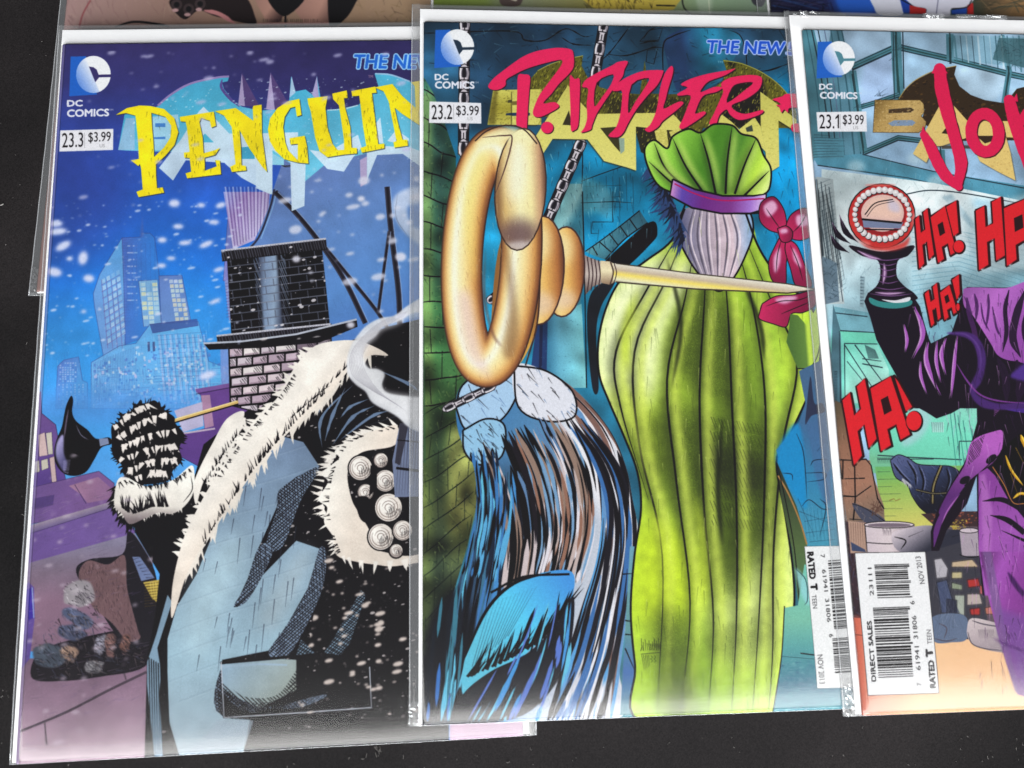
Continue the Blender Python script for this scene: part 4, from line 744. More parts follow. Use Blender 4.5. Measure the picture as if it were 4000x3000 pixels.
    FO = [(1005, 1420), (1040, 1340), (1090, 1275), (1160, 1240), (1235, 1235), (1232, 1300), (1190, 1350), (1150, 1400), (1090, 1440), (1040, 1490), (1000, 1500)]
    s.poly(FO, [(1020, 1400), (1220, 1250), (0, (96, 190, 214)), (.5, (88, 200, 236)), (1, (70, 150, 220))], 1)
    s.lines([(1020 + i * 7, 1440 - i * 6, 1060 + i * 9, 1300 - i * 3) for i in range(0, 12)], 2, (40, 60, 70), .5); s.line([(1000, 1430), (1050, 1320), (1110, 1260), (1190, 1236)], 7, INK, 1, .3, .2); s.line([(1060, 1280), (1130, 1246), (1230, 1240)], 5, INK)
    s.fur([(1010, 1460), (1060, 1440), (1120, 1410), (1180, 1370), (1220, 1310)], 60, 7, INK, -1.1, .15, 60); s.poly([(1000, 1500), (1060, 1450), (1140, 1410), (1200, 1350), (1240, 1290), (1220, 1440), (1130, 1545), (980, 1560)], (20, 20, 30), 1)
    s.flow([(1140, 1300), (1080, 1420), (1000, 1560)], [(1240, 1300), (1230, 1430), (1200, 1560)], 46, [(70, 150, 214), (90, 120, 200), (16, 16, 26), (100, 190, 220)], 3, 9, .2, .5)
    s.flow([(940, 1300), (925, 1420), (915, 1560)], [(1010, 1250), (1000, 1400), (985, 1560)], 22, [(60, 120, 140), (20, 24, 34), (58, 116, 190)], 4, 10, .3, .6)
    chain(s, (962, 884), (1066, 834), 5, 17)
    # ground and water, lower right
    s.poly([(1360, 1180), (1400, 1180), (1400, 1545), (1340, 1545)], [(1380, 1180), (1380, 1545), (0, (110, 160, 180)), (.5, (100, 150, 150)), (.75, (70, 110, 170)), (1, (80, 140, 150))])
    s.lines([(1345, 1240, 1372, 1238), (1350, 1340, 1380, 1345), (1350, 1370, 1378, 1372), (1340, 1380, 1320, 1470), (1350, 1400, 1385, 1480)], 3)
    # lime green cloth gathered with a violet ribbon and hanging to the floor
    DR = [(1478, 452), (1450, 520), (1392, 566), (1340, 606), (1308, 668), (1292, 740), (1294, 810), (1316, 870), (1346, 940), (1376, 1020), (1384, 1100), (1370, 1200), (1362, 1320), (1372, 1440), (1388, 1560), (1690, 1560), (1690, 1440), (1712, 1330), (1712, 1240), (1696, 1120), (1676, 1000), (1700, 950), (1742, 860), (1768, 790), (1770, 710), (1740, 650), (1690, 610), (1640, 540), (1606, 452)]
    lime = [(1300, 800), (1760, 900), (0, (222, 244, 110)), (.3, (186, 218, 64)), (.7, (156, 194, 56)), (1, (204, 232, 90))]
    s.poly(DR, lime, 1); s.mask(DR, 1)
    s.poly([(1280, 780), (1310, 640), (1400, 560), (1510, 580), (1440, 700), (1410, 850), (1340, 930)], (246, 252, 196), 1, 1, 18)
    s.poly([(1370, 1140), (1480, 1140), (1540, 1260), (1470, 1346), (1360, 1330)], (200, 224, 44), 1, .9, 24); s.poly([(1600, 1200), (1720, 1060), (1740, 1310), (1600, 1440), (1530, 1310)], (236, 250, 150), 1, .95, 30)
    s.poly([(1690, 640), (1770, 640), (1775, 760), (1720, 900), (1690, 800)], (206, 240, 70), 1, .9, 14); s.poly([(1310, 840), (1380, 860), (1430, 960), (1400, 1010), (1350, 960)], (206, 228, 60), 1, .8, 20)
    ov = (70, 86, 26)
    for P, b, a in (([(1520, 560), (1560, 640), (1610, 760), (1620, 900), (1560, 880), (1480, 830), (1440, 760), (1470, 660)], 16, .9), ([(1430, 860), (1500, 880), (1640, 900), (1690, 960), (1700, 1060), (1650, 1190), (1560, 1230), (1490, 1150), (1420, 1040)], 26, .95), ([(1530, 1120), (1640, 1100), (1610, 1260), (1560, 1300), (1520, 1240)], 20, .8), ([(1410, 1330), (1480, 1340), (1500, 1560), (1440, 1560)], 18, .85), ([(1360, 930), (1440, 900), (1450, 1040), (1400, 1060)], 14, .6), ([(1520, 1360), (1660, 1330), (1650, 1400), (1540, 1420)], 16, .5)):
        s.poly(P, ov, 1, a, b, .25)
    s.poly([(1520, 960), (1640, 990), (1660, 1060), (1560, 1060)], (36, 40, 24), 1, .9, 16, .3)
    folds = [[(1490, 470), (1440, 600), (1370, 760), (1380, 960), (1430, 1200), (1420, 1540)], [(1510, 470), (1480, 640), (1440, 820), (1460, 1040), (1490, 1300), (1470, 1540)], [(1530, 470), (1520, 660), (1510, 860), (1520, 1100), (1540, 1330), (1530, 1540)], [(1550, 470), (1570, 660), (1580, 880), (1590, 1100), (1590, 1330), (1580, 1540)], [(1570, 470), (1620, 640), (1650, 840), (1650, 1060), (1640, 1300), (1625, 1540)], [(1590, 470), (1660, 640), (1720, 780), (1690, 960), (1670, 1180), (1668, 1400), (1660, 1540)], [(1480, 480), (1400, 620), (1330, 760), (1340, 880), (1400, 1080)]]
    for i, P in enumerate(folds):
        s.line(P, [8, 22, 30, 20, 14], (40, 50, 20), 1, .2, .2, .5, 7); s.line(np.array(P) + (17, 0), [6, 14, 18, 18, 10], (222, 238, 96), 1, .2, .2, .75, 6); s.line(P, [2, 4, 5, 4, 2], INK, 1, .2, .3, .9)
    for P, w_ in (([(1440, 560), (1470, 700), (1450, 840)], 8), ([(1600, 600), (1640, 700), (1650, 780)], 9), ([(1560, 900), (1550, 1050), (1560, 1180)], 10), ([(1500, 1000), (1520, 1150)], 8), ([(1620, 960), (1610, 1100)], 9), ([(1400, 1000), (1420, 1100)], 7), ([(1450, 1350), (1455, 1500)], 6), ([(1600, 1400), (1596, 1540)], 6)): s.line(P, w_, (26, 30, 16), 1, .1, .05, .8, 2)
    for P, w_ in (([(1400, 1090), (1440, 1200), (1440, 1330)], 20), ([(1500, 1060), (1520, 1200), (1520, 1330)], 14), ([(1380, 620), (1350, 720), (1360, 820)], 16), ([(1560, 1250), (1570, 1400)], 12)): s.line(P, w_, (208, 228, 64), 1, .1, .05, .85, 7)
    for k in range(8): s.hatch([(1530, 900 + k * 30), (1660, 920 + k * 30), (1650, 940 + k * 30), (1540, 925 + k * 30)], 1.2, 7, 1.6, (30, 34, 18), .6, cover=.4)
    # lilac lining turned out under the ribbon
    LN = [(1480, 440), (1560, 452), (1612, 452), (1626, 500), (1606, 560), (1580, 606), (1552, 630), (1520, 606), (1486, 560), (1462, 500)]
    s.poly(LN, [(1460, 500), (1620, 500), (0, (80, 84, 124)), (.25, (150, 140, 160)), (.5, (196, 176, 186)), (.75, (224, 200, 208)), (1, (150, 180, 214))], 1)
    for x in (1486, 1506, 1526, 1548, 1570, 1592): s.line([(1536 + (x - 1540) * .7, 448), (x, 520), (1545 + (x - 1540) * .5, 612)], 4, (84, 76, 94), 1, .3, .2, .8); s.line([(1541 + (x - 1540) * .7, 448), (x + 6, 520), (1549 + (x - 1540) * .5, 606)], 3, (244, 226, 232), 1, .3, .2, .8)
    s.mask(DR, 1); s.mottle(.03, 9); s.scratch(DR, 420, 34, 1.55, 1.6, [(60, 76, 24), (40, 50, 20), (236, 248, 140)], .15, .4); s.mask(None); s.line(LN + [LN[0]], 4, INK, 1)
    s.line(DR[:17], 4.5, INK, 1); s.line(DR[16:], 4.5, INK, 1)
    # the puff of cloth above the ribbon, pleats running into it, and a ragged fringe at its left
    for ang, x0, y0 in ((1.9, 1412, 350), (2.3, 1424, 380), (1.7, 1436, 410), (2.0, 1446, 440)): s.fur([(x0, y0), (x0 + 20, y0 + 40), (x0 + 30, y0 + 80)], 44, 10, (44, 66, 110), ang, .5, 26); s.fur([(x0, y0), (x0 + 20, y0 + 40), (x0 + 30, y0 + 80)], 34, 5, (20, 22, 40), ang, .5, 22)
    PF = [(1474, 424), (1424, 404), (1398, 360), (1392, 322), (1412, 304), (1440, 322), (1452, 296), (1486, 280), (1512, 288), (1540, 270), (1580, 272), (1600, 290), (1632, 300), (1648, 336), (1664, 366), (1660, 410), (1640, 430), (1668, 452), (1622, 462), (1560, 456)]
    s.poly(PF, [(1400, 300), (1660, 420), (0, (196, 240, 100)), (.2, (150, 210, 70)), (.45, (76, 136, 34)), (.65, (84, 140, 44)), (.85, (206, 242, 80)), (1, (240, 252, 170))], 1); s.mask(PF, 1)
    for P in ([(1412, 310), (1440, 370), (1500, 420)], [(1452, 300), (1480, 360), (1520, 420)], [(1512, 290), (1530, 350), (1545, 420)], [(1580, 275), (1570, 350), (1566, 420)], [(1632, 300), (1606, 360), (1586, 420)], [(1660, 370), (1630, 400), (1600, 430)], [(1400, 350), (1450, 396), (1500, 430)]):
        s.line(P, [10, 16, 20], (30, 52, 16), 1, .1, 1, .55, 5); s.line(np.array(P) + (9, -2), [12, 12, 8], (220, 246, 120), 1, .2, .5, .7, 5); s.line(P, [3, 4, 5], INK, 1, .2, 1)
    s.mask(None); s.line(PF + [PF[0]], 4, INK, 1)
    RB = [(1452, 388), (1500, 410), (1560, 424), (1626, 424), (1654, 420), (1652, 452), (1620, 462), (1556, 462), (1494, 450), (1446, 424)]
    s.poly(RB, [(1450, 400), (1650, 440), (0, (214, 150, 206)), (.12, (96, 70, 170)), (.35, (110, 40, 130)), (.65, (130, 56, 140)), (.85, (170, 120, 210)), (1, (232, 200, 240))]); s.line(RB + [RB[0]], 4, INK, 0); s.line([(1456, 398), (1502, 420), (1560, 434), (1650, 430)], 3, (180, 20, 90))
    # crimson ribbon bows, right
    F(s, 'l')
    def bow(P, hl):
        s.poly(P, [P[0], P[len(P) // 2], (0, (206, 40, 96)), (1, (130, 20, 62))], 1); s.poly(hl, (242, 196, 226), 1, .85, 6); s.line(P + [P[0]], 7, INK, 1)
    bow([(300, 330), (200, 300), (130, 220), (140, 90), (240, 40), (320, 140), (340, 270)], [(160, 120), (230, 70), (270, 130), (200, 200)])
    bow([(320, 320), (370, 190), (470, 130), (540, 170), (560, 320), (470, 380), (380, 370)], [(420, 190), (500, 190), (510, 260), (430, 270)])
    bow([(300, 340), (250, 430), (200, 560), (230, 700), (330, 740), (340, 560), (360, 400)], [(240, 520), (290, 440), (290, 560), (250, 640)])
    bow([(340, 370), (420, 420), (480, 560), (540, 740), (420, 745), (370, 600), (330, 460)], [(390, 440), (430, 500), (460, 600), (400, 540)])
    bow([(270, 290), (340, 270), (390, 320), (370, 390), (300, 390)], [(290, 300), (340, 290), (350, 320), (300, 330)])
    bow([(150, 880), (260, 820), (400, 810), (560, 770), (600, 800), (560, 900), (470, 950), (380, 960), (340, 1060), (240, 1040), (130, 1000), (130, 950)], [(250, 850), (340, 820), (430, 830), (330, 880)])
    for P in ([(180, 900), (300, 860), (440, 850), (560, 800)], [(300, 380), (270, 500), (260, 640)], [(370, 420), (430, 560), (470, 700)], [(300, 960), (420, 910), (540, 860)], [(180, 130), (240, 220), (290, 290)], [(500, 170), (450, 260), (390, 320)]): s.line(P, 6, INK, 1, .3, .2)
    s.poly([(370, 960), (430, 970), (500, 1050), (560, 940), (600, 860), (620, 1150), (560, 1330), (500, 1395), (430, 1390), (340, 1180), (360, 1080)], [(360, 1100), (600, 1100), (0, (76, 110, 50)), (.5, (100, 136, 60)), (.6, (196, 224, 80)), (1, (206, 236, 100))], 0); s.line([(430, 1390), (520, 1380), (580, 1300), (615, 1150)], 7, INK)
    F(s, 'm')
    s.poly([(440, -100), (640, -200), (740, 1280), (500, 1280), (260, 520), (440, 300), (490, 150)], [(500, 0), (640, 1250), (0, (70, 104, 140)), (.3, (64, 108, 150)), (.6, (52, 130, 172)), (1, (70, 150, 176))])
    s.poly([(270, 520), (440, 320), (500, 900), (460, 960), (300, 700)], (22, 140, 200), 1, .9, 10); s.poly([(530, -60), (560, 150), (620, 150), (640, 220), (540, 250), (490, 320), (500, 180)], (44, 50, 76), 1)
    s.poly([(500, 300), (640, 260), (700, 900), (640, 960), (560, 700)], (70, 106, 150), 0, .7, 8)
    for P in ([(420, 390), (470, 520), (490, 700), (500, 900)], [(530, 640), (560, 600), (660, 590)], [(580, 530), (640, 460)], [(310, 700), (380, 710), (390, 760)], [(490, 700), (640, 700), (630, 750), (500, 770)], [(640, 700), (690, 1000)], [(460, 960), (520, 910), (620, 980), (700, 980)], [(440, 1000), (700, 1100)], [(480, 1080), (720, 1040)], [(490, 1170), (720, 1140)], [(520, 1240), (720, 1220)], [(430, 900), (560, 1200)], [(600, 900), (650, 970), (600, 1200)]): s.line(P, 6, (16, 30, 50), 1, .4, .2)
    for i in range(16): s.line([(470 + i * 14, 950 + (i * 37) % 90), (500 + i * 14, 1230)], 4, (120, 190, 220) if i % 2 else (16, 40, 60), 1, .3, .2, .8)
    s.poly([(270, 620), (330, 760), (420, 960), (500, 1240), (520, 1700), (430, 1700), (380, 1280), (300, 900)], [(300, 700), (480, 1660), (0, (44, 52, 40)), (.6, (84, 104, 60)), (1, (84, 120, 84))], 0); s.line([(275, 720), (360, 870), (450, 1090), (500, 1260)], 12, (170, 124, 70)); s.line([(265, 620), (330, 900), (400, 1280), (440, 1700)], 7, INK)
    F(s, 'n')
    s.poly([(325, 400), (430, 380), (480, 60), (900, 60), (900, 1260), (230, 1260), (300, 800)], [(500, 100), (560, 1240), (0, (120, 196, 176)), (.35, (124, 190, 166)), (.55, (90, 160, 160)), (.8, (56, 116, 140)), (1, (90, 160, 170))])
    s.poly([(410, 90), (500, 200), (520, 380), (460, 300)], (150, 210, 214), 1, .8, 6); s.line([(410, 90), (490, 180), (505, 330), (480, 380)], 6, (30, 50, 60), 1, .3, .2); s.line([(305, 780), (900, 830)], 7, (40, 80, 90), 0, .6, .6); s.line([(450, 755), (560, 770)], 9, INK, 0)
    s.dots([(300, 800), (900, 830), (900, 1240), (250, 1240)], 3, 16, 240, (130, 190, 190), .5); s.dots([(300, 800), (900, 830), (900, 1240), (250, 1240)], 3, 14, 200, (30, 70, 110), .5)
    s.line([(325, 385), (300, 800), (235, 1240)], 8, INK)
    # brass ornament: oval hoop, two bosses, ferrule and spike
    F(s, 'O')
    def boss(cx, cy, rx, ry, ro, P=None):
        C_ = s.circ(cx, cy, rx, ry, ro); s.poly(C_, [(cx - rx, cy), (cx + rx, cy), (0, (120, 72, 50)), (.12, (196, 140, 80)), (.36, (250, 218, 140)), (.6, (236, 184, 100)), (.86, (180, 112, 60)), (1, (96, 54, 40))])
        old = s.clip; s.mask(C_); s.ell(cx - rx * .1, cy - ry * .5, rx * .5, ry * .36, (250, 232, 176), ro, .85, 10); s.ell(cx, cy + ry * .62, rx * .6, ry * .22, (236, 206, 176), ro, .8, 8); s.ell(cx - rx * .5, cy + ry * .1, rx * .18, ry * .6, (250, 214, 130), ro, .7, 5); s.clip = old
        s.line(np.r_[C_, C_[:1]], 3.5, (70, 44, 40), 0)
    rod = [(1296, 568), (1330, 570), (1500, 592), (1700, 614), (1766, 626), (1700, 634), (1500, 625), (1330, 610), (1296, 612)]
    s.poly(rod, [(1400, 575), (1396, 622), (0, (244, 240, 224)), (.35, (206, 186, 160)), (.55, (250, 226, 110)), (.8, (240, 236, 200)), (1, (120, 104, 84))]); s.line([(1330, 570), (1500, 592), (1700, 614), (1766, 626)], 2.4, (60, 50, 40), 0); s.line([(1330, 610), (1500, 625), (1700, 634), (1766, 626)], 3, (60, 50, 40), 0)
    s.poly([(1262, 552), (1280, 560), (1296, 566), (1298, 614), (1280, 620), (1264, 638)], [(1270, 550), (1270, 636), (0, (150, 130, 126)), (.5, (206, 190, 180)), (1, (96, 74, 70))])
    for x in (1268, 1276, 1284, 1292): s.line([(x, 554 + (x - 1262) * .3), (x + 4, 594), (x, 634 - (x - 1262) * .4)], 2.4, (60, 42, 44))
    s.poly([(1296, 564), (1318, 566), (1324, 570), (1324, 612), (1316, 616), (1298, 612)], [(1300, 564), (1300, 616), (0, (226, 206, 170)), (.4, (246, 232, 190)), (1, (150, 120, 96))]); s.line([(1318, 566), (1324, 590), (1317, 616)], 3, (70, 50, 46)); s.line([(1326, 570), (1331, 590), (1326, 611)], 2, (70, 50, 46))
    boss(1218, 588, 44, 97, .06); boss(1168, 585, 50, 117, .05)
    s.poly([(1082, 520), (1150, 480), (1165, 560), (1160, 700), (1120, 790), (1070, 800), (1060, 720)], [(1080, 600), (1165, 600), (0, (150, 100, 50)), (.35, (232, 180, 80)), (.7, (214, 158, 70)), (1, (130, 80, 46))], 1); s.line([(1164, 500), (1166, 600), (1160, 700), (1135, 790)], 3.5, (60, 38, 34))
    hp = s.circ(1062, 556, 64, 238, .05, 80); hp = np.r_[hp, hp[:2]]
    for wd, c, off, bl in ((90, (46, 28, 28), (0, 0), 0), (84, (132, 76, 46), (0, 0), 1), (72, (212, 150, 80), (-2, 0), 4), (58, (240, 196, 124), (-5, -1), 5), (42, (252, 228, 160), (-8, -2), 5), (24, (255, 244, 196), (-12, -4), 5), (10, (255, 252, 228), (-15, -5), 3)):
        s.line(hp + off, wd, c, 0, blur=bl)
    s.poly([(1012, 560), (1000, 420), (1030, 330), (1052, 340), (1030, 430), (1026, 600)], (252, 232, 120), 1, .5, 8); s.poly([(990, 640), (1010, 760), (1060, 822), (1040, 760), (1016, 640)], (236, 206, 206), 1, .7, 8)
    s.poly([(1090, 500), (1120, 690), (1110, 770), (1086, 760), (1100, 660), (1086, 540)], (110, 66, 40), 1, .55, 6); s.line([(1048, 540), (1046, 640), (1064, 720), (1084, 750)], 5, (110, 70, 60), 1, .2, .2, .8, 2)
    C_ = s.circ(1124, 410, 55, 132, .06); s.poly(C_, [(1076, 400), (1176, 400), (0, (150, 110, 70)), (.14, (226, 190, 120)), (.45, (254, 244, 190)), (.7, (252, 236, 170)), (.9, (206, 160, 120)), (1, (120, 84, 66))]); s.mask(C_); s.ell(1120, 508, 46, 34, (96, 66, 74), .0, .8, 12); s.ell(1128, 532, 34, 10, (214, 200, 196), 0, .8, 4); s.ell(1116, 370, 20, 70, (255, 252, 224), .06, .9, 12); s.mask(None); s.line(np.r_[C_, C_[:1]], 3, (60, 40, 36), 0)
    s.poly([(1026, 318), (1050, 292), (1090, 276), (1130, 284), (1150, 310), (1100, 304), (1060, 316)], (252, 244, 190), 1, .9, 5); s.line([(1026, 306), (1052, 284), (1092, 272), (1130, 280), (1160, 312)], 3, (60, 40, 36)); s.line([(1042, 298), (1090, 294), (1106, 300), (1092, 360), (1066, 430)], 3, (90, 60, 56), 1, .3, .2)
    F(s, 'O'); s.scratch([(985, 300), (1160, 300), (1160, 820), (985, 820)], 160, 16, 1.5, 1.2, [(120, 70, 44), (255, 244, 200)], .3, .35)
    # scribbled mark of the artist, low on the drapery
    F(s, 't')
    for i in range(11): s.line([(1215 + i * 15, 640 + (i * 29) % 50 - 15 * (i > 7)), (1222 + i * 14, 735)], 5, INK, 0, .6, .4)
    for i in range(7): s.line([(1270 + i * 14, 680), (1284 + i * 13, 735), (1290 + i * 13, 690)], 4, INK, 0, .6, .6)
    s.line([(1210, 740), (1222, 690), (1235, 738)], 4, INK, 0); s.line([(1213, 764), (1365, 750)], 6, INK, 0, .6, .5)
    for i in range(5): s.line([(1218 + i * 14, 770), (1240 + i * 10, 890 - i * 8)], 5, INK, 0, .6, .3)
    for x in (1290, 1315): s.line([(x, 775), (x + 14, 790), (x - 2, 802), (x + 16, 815), (x, 828)], 4, (50, 70, 20))
    # number box and bar code panel
    publisher_mark(s, 'b', 1583, 375, .96, (34, 52, 72), [(1406, 632), (1510, 632), (1408, 698), (1714, 700)], [(1364, 802), (1768, 814), (1770, 975), (1360, 970)], ('23.2', (1380, 942), (1542, 940), 112), ((1574, 908), (1750, 912), 74))
    F(s, 'm'); BX = [(480, 1274), (1000, 1266), (1210, 2376), (584, 2392)]; s.poly(BX, (30, 30, 34)); s.poly(np.array(BX) * .996 + (4, 7), (240, 239, 238))
    s.text('RATED', (503, 1322), (522, 1530), (46, -4), (24, 22, 24), .04); s.text('T', (530, 1574), (534, 1616), (46, -4), (24, 22, 24), .07); s.fr(*FRAMES['n'])
    s.text('TEEN', (538, 300), (548, 405), (34, -3), (60, 58, 60), -.006); s.text('NOV 2013', (582, 770), (602, 1000), (42, -5), (60, 58, 60), -.008)
    s.text('61941', (618, 100), (636, 272), (30, -3), (30, 28, 30)); s.text('31806', (642, 328), (660, 512), (30, -3), (30, 28, 30)); s.text('6', (674, 606), (676, 632), (32, -3), (30, 28, 30)); s.text('7', (606, -18), (608, 8), (32, -3), (30, 28, 30))
    barcode(s, (664, 30), (716, 590), (150, -12), 95, 3); barcode(s, (700, 640), (724, 926), (160, -12), 46, 4)
    s.speckle(.022); return s
# ---- the cover with HA! lettering: purple cloth and a goblet in a derelict hall
def cover_hall():
    s = Art('J', 6.0, seed=23); F(s, 'O'); s.img[:] = (150, 184, 212)
    F(s, 'k'); tl, td, dk = (76, 128, 142), (52, 94, 108), (30, 44, 54)
    s.poly([(400, 200), (3200, 200), (3200, 1700), (400, 1700)], [(500, 240), (500, 1500), (0, (160, 192, 216)), (1, (150, 184, 214))])
    s.poly([(780, 240), (1160, 250), (1190, 370), (860, 510)], (176, 204, 228), 0, .8, 16); s.poly([(1650, 540), (2060, 560), (1990, 780), (1800, 760), (1690, 640)], (184, 208, 226), 1, .8, 14); s.poly([(960, 470), (1180, 420), (1190, 760), (900, 840)], (168, 190, 226), 0, .7, 16)
    # window bars
    s.poly([(470, 235), (560, 238), (790, 1240), (560, 1240)], tl); s.poly([(690, 238), (780, 240), (960, 1240), (700, 1240), (640, 620)], (84, 134, 152), 0, .9)
    for x0, x1, wd in ((500, 640, 8), (540, 700, 10), (590, 740, 8), (640, 780, 6), (690, 800, 8), (740, 880, 12), (775, 930, 10)): s.line([(x0, 236), ((x0 + x1) / 2 + 10, 700), (x1, 1240)], wd, s.rng.choice([dk, td, (96, 110, 140)]), 1)
    for P, wd in (([(860, 530), (1180, 385), (1250, 380)], 56), ([(1230, 375), (1600, 460), (2110, 590), (2400, 650)], 50), ([(1200, 245), (1210, 500), (1230, 800)], 80), ([(1625, 270), (1630, 480)], 60), ([(870, 860), (1040, 810), (1230, 745)], 40), ([(940, 1205), (1220, 1085), (1420, 1110)], 44), ([(860, 560), (950, 1190)], 60), ([(1550, 1180), (1560, 1420)], 70), ([(2030, 280), (2090, 560), (2050, 820)], 46)):
        s.line(P, wd, tl, 0); s.line(np.array(P) + (0, wd * .42), wd * .18, dk, 0, jag=.6); s.line(np.array(P) - (0, wd * .42), wd * .14, dk, 0, jag=.6); s.line(P, wd * .16, (36, 70, 70), 0, jag=.8)
    s.line([(1180, 245), (1190, 780)], 7, dk, 0); s.line([(1255, 245), (1265, 700)], 9, dk, 0)
    s.poly([(1660, 280), (2400, 300), (2400, 560), (1640, 470)], (120, 168, 186), 0, .6)
    for x in range(1660, 2212, 46): s.line([(x, 282), (x + 20, 480 + (x - 1660) * .18)], s.rng.choice([5, 9, 14]), s.rng.choice([td, dk, tl, (190, 210, 220)]), 0, a=.8)
    s.poly([(2010, 300), (2300, 310), (2300, 560), (1960, 470)], (58, 98, 106), 0, .8)
    for i in range(40):
        x, y = s.rng.uniform(1990, 2212), s.rng.uniform(310, 520); s.line([(x, y), (x + s.rng.uniform(-40, 60), y + s.rng.uniform(-30, 40))], 5, dk, 0, .4, .2)
    for i in range(46):
        x, y = s.rng.choice([(900, 850), (1060, 800), (1200, 400), (1150, 480), (1260, 400), (1060, 760)]); s.line([(x + s.rng.uniform(-30, 40), y), (x + s.rng.uniform(-10, 90), y - s.rng.uniform(20, 70))], 3, dk, 0, .6, .1)
    s.poly([(560, 1240), (940, 1210), (1500, 1350), (2400, 1490), (2400, 1640), (1500, 1450), (590, 1300)], [(1200, 1240), (1200, 1480), (0, (86, 146, 168)), (1, (74, 138, 160))]); s.poly([(560, 1080), (790, 1090), (800, 1240), (600, 1250)], (84, 140, 158)); 
    s.line([(590, 1300), (1300, 1400), (2212, 1610)], 9, dk, 0, jag=.4); s.line([(940, 1215), (1500, 1350), (2212, 1480)], 8, dk, 0, jag=.4)
    for i in range(9): s.line([(560, 1060 + i * 22), (700 + (i * 53) % 110, 1070 + i * 20)], 6, dk, 0, .5, .2)
    for c in ((890, 1310), (1520, 1430), (1360, 1250)): s.ell(*c, 70, 50, (190, 214, 222), 0, .6, 20)
    # wall below: mist, slats, scaffold
    s.poly([(620, 1330), (1500, 1440), (2400, 1620), (2400, 2700), (620, 2700)], [(900, 1400), (1400, 2560), (0, (206, 222, 224)), (.25, (228, 236, 236)), (.55, (186, 208, 214)), (1, (120, 168, 184))])
    s.poly([(1800, 1560), (2400, 1660), (2400, 1900), (1900, 1900)], (126, 172, 192), 0, .8, 24)
    F(s, 'l')
    s.line([(1280, 20), (1450, -10), (1640, 0), (1900, 40), (2212, 100)], 9, dk); s.poly([(1640, 20), (1760, 180), (1900, 330), (1840, 330), (1560, 40)], (140, 172, 186), 0, .7, 6)
    for i in range(18): s.line([(1330, 320 + i * 38), (1700, 310 + i * 34), (2212, 420 + i * 40)], 5, (106, 150, 166), 0, a=.8)
    s.poly([(580, -120), (710, -100), (800, 880), (660, 880), (620, 500)], (176, 188, 190))
    for i in range(16): s.line([(585 + (i * 31) % 110, -100 + i * 20), (640 + (i * 47) % 170, 500 + (i * 83) % 400)], 6, s.rng.choice([dk, (60, 66, 70), (120, 134, 140)]), 0, a=.9)
    for i in range(26): s.line([(590 + i * 4, -60 + i * 36), (690 + i * 5, -100 + i * 34)], 4, dk, 0, .4, .3)
    s.poly([(620, 500), (740, 560), (760, 860), (660, 880)], (96, 116, 130)); 
    for i in range(34):
        x, y = s.rng.uniform(625, 740), s.rng.uniform(520, 860); s.line([(x, y), (x + s.rng.uniform(-50, 60), y + s.rng.uniform(-40, 50))], 6, dk, 0, .4, .3)
    s.poly([(720, 900), (1000, 950), (1060, 1150), (1010, 1150), (700, 1080)], (110, 160, 172)); s.line([(725, 950), (980, 980)], 8, dk, 0)
    s.poly([(925, 660), (960, 670), (950, 910), (920, 900)], (140, 166, 176)); s.lines([(925, 670 + i * 26, 955, 672 + i * 26) for i in range(9)], 5, dk)
    s.poly([(700, 1080), (1060, 1120), (1600, 1700), (680, 1700)], (112, 194, 178)); s.poly([(800, 1190), (1060, 1200), (1150, 1400), (1130, 1660), (800, 1660)], [(800, 1200), (1100, 1600), (0, (110, 196, 176)), (1, (176, 220, 208))])
    s.poly([(710, 880), (770, 1090), (780, 1660), (690, 1660)], (70, 104, 116)); s.poly([(760, 1085), (1040, 1105), (1050, 1190), (800, 1185)], (104, 190, 166))
    for P in ([(765, 1090), (1040, 1105)], [(800, 1190), (1060, 1195)], [(800, 1200), (1100, 1660)], [(880, 1200), (1150, 1560)], [(940, 1310), (1090, 1330)], [(760, 1090), (770, 1660)], [(800, 1190), (805, 1660)], [(820, 1330), (940, 1480)], [(940, 1350), (1100, 1380)]): s.line(P, 7, dk, 0, jag=.4)
    for i in range(14): s.line([(960 + i * 6, 1200 + i * 3), (990 + i * 6, 1310)], 3, dk, 0)
    for i in range(22): s.line([(720, 1410 + i * 12), (745, 1412 + i * 12)], 5, dk, 0)
    F(s, 'O'); s.mottle(.09, 60); s.mottle(.06, 18)
    F(s, 'l'); s.scratch([(620, -300), (2300, -300), (2300, 1000), (700, 1000)], 420, 60, 1.4, 3, [(50, 80, 92), (210, 226, 230), (70, 100, 110)], .9, .45)
    # lower left: brick pier, yellow-green floor, aqua wall
    F(s, 'm'); s.poly([(680, 1070), (2300, 1070), (2300, 2500), (680, 2500)], (96, 80, 88)); s.poly([(820, 1070), (900, 1070), (990, 2500), (880, 2500)], (58, 40, 48)); s.scratch([(820, 1070), (900, 1070), (960, 1850), (860, 1850)], 120, 60, 1.2, 5, [INK, (150, 110, 110), (80, 90, 130)], .8, .7)
    s.poly([(980, 60), (1860, 60), (1860, 720), (1000, 700)], [(1400, 60), (1300, 660), (0, (146, 216, 196)), (.4, (126, 226, 196)), (.8, (116, 210, 180)), (1, (120, 190, 150))]); s.poly([(1330, 180), (1480, 250), (1400, 420), (1250, 480)], (186, 206, 220), 1, .6, 16)
    s.poly([(1040, 650), (1760, 640), (1700, 1120), (1100, 1120)], [(1100, 600), (1200, 1100), (0, (96, 176, 110)), (.4, (144, 184, 92)), (1, (206, 200, 104))], 0)
    for i in range(8): s.line([(1060, 690 + i * 58), (1160 + (i * 67) % 120, 688 + i * 58)], 5, dk, 0, .5, .3)
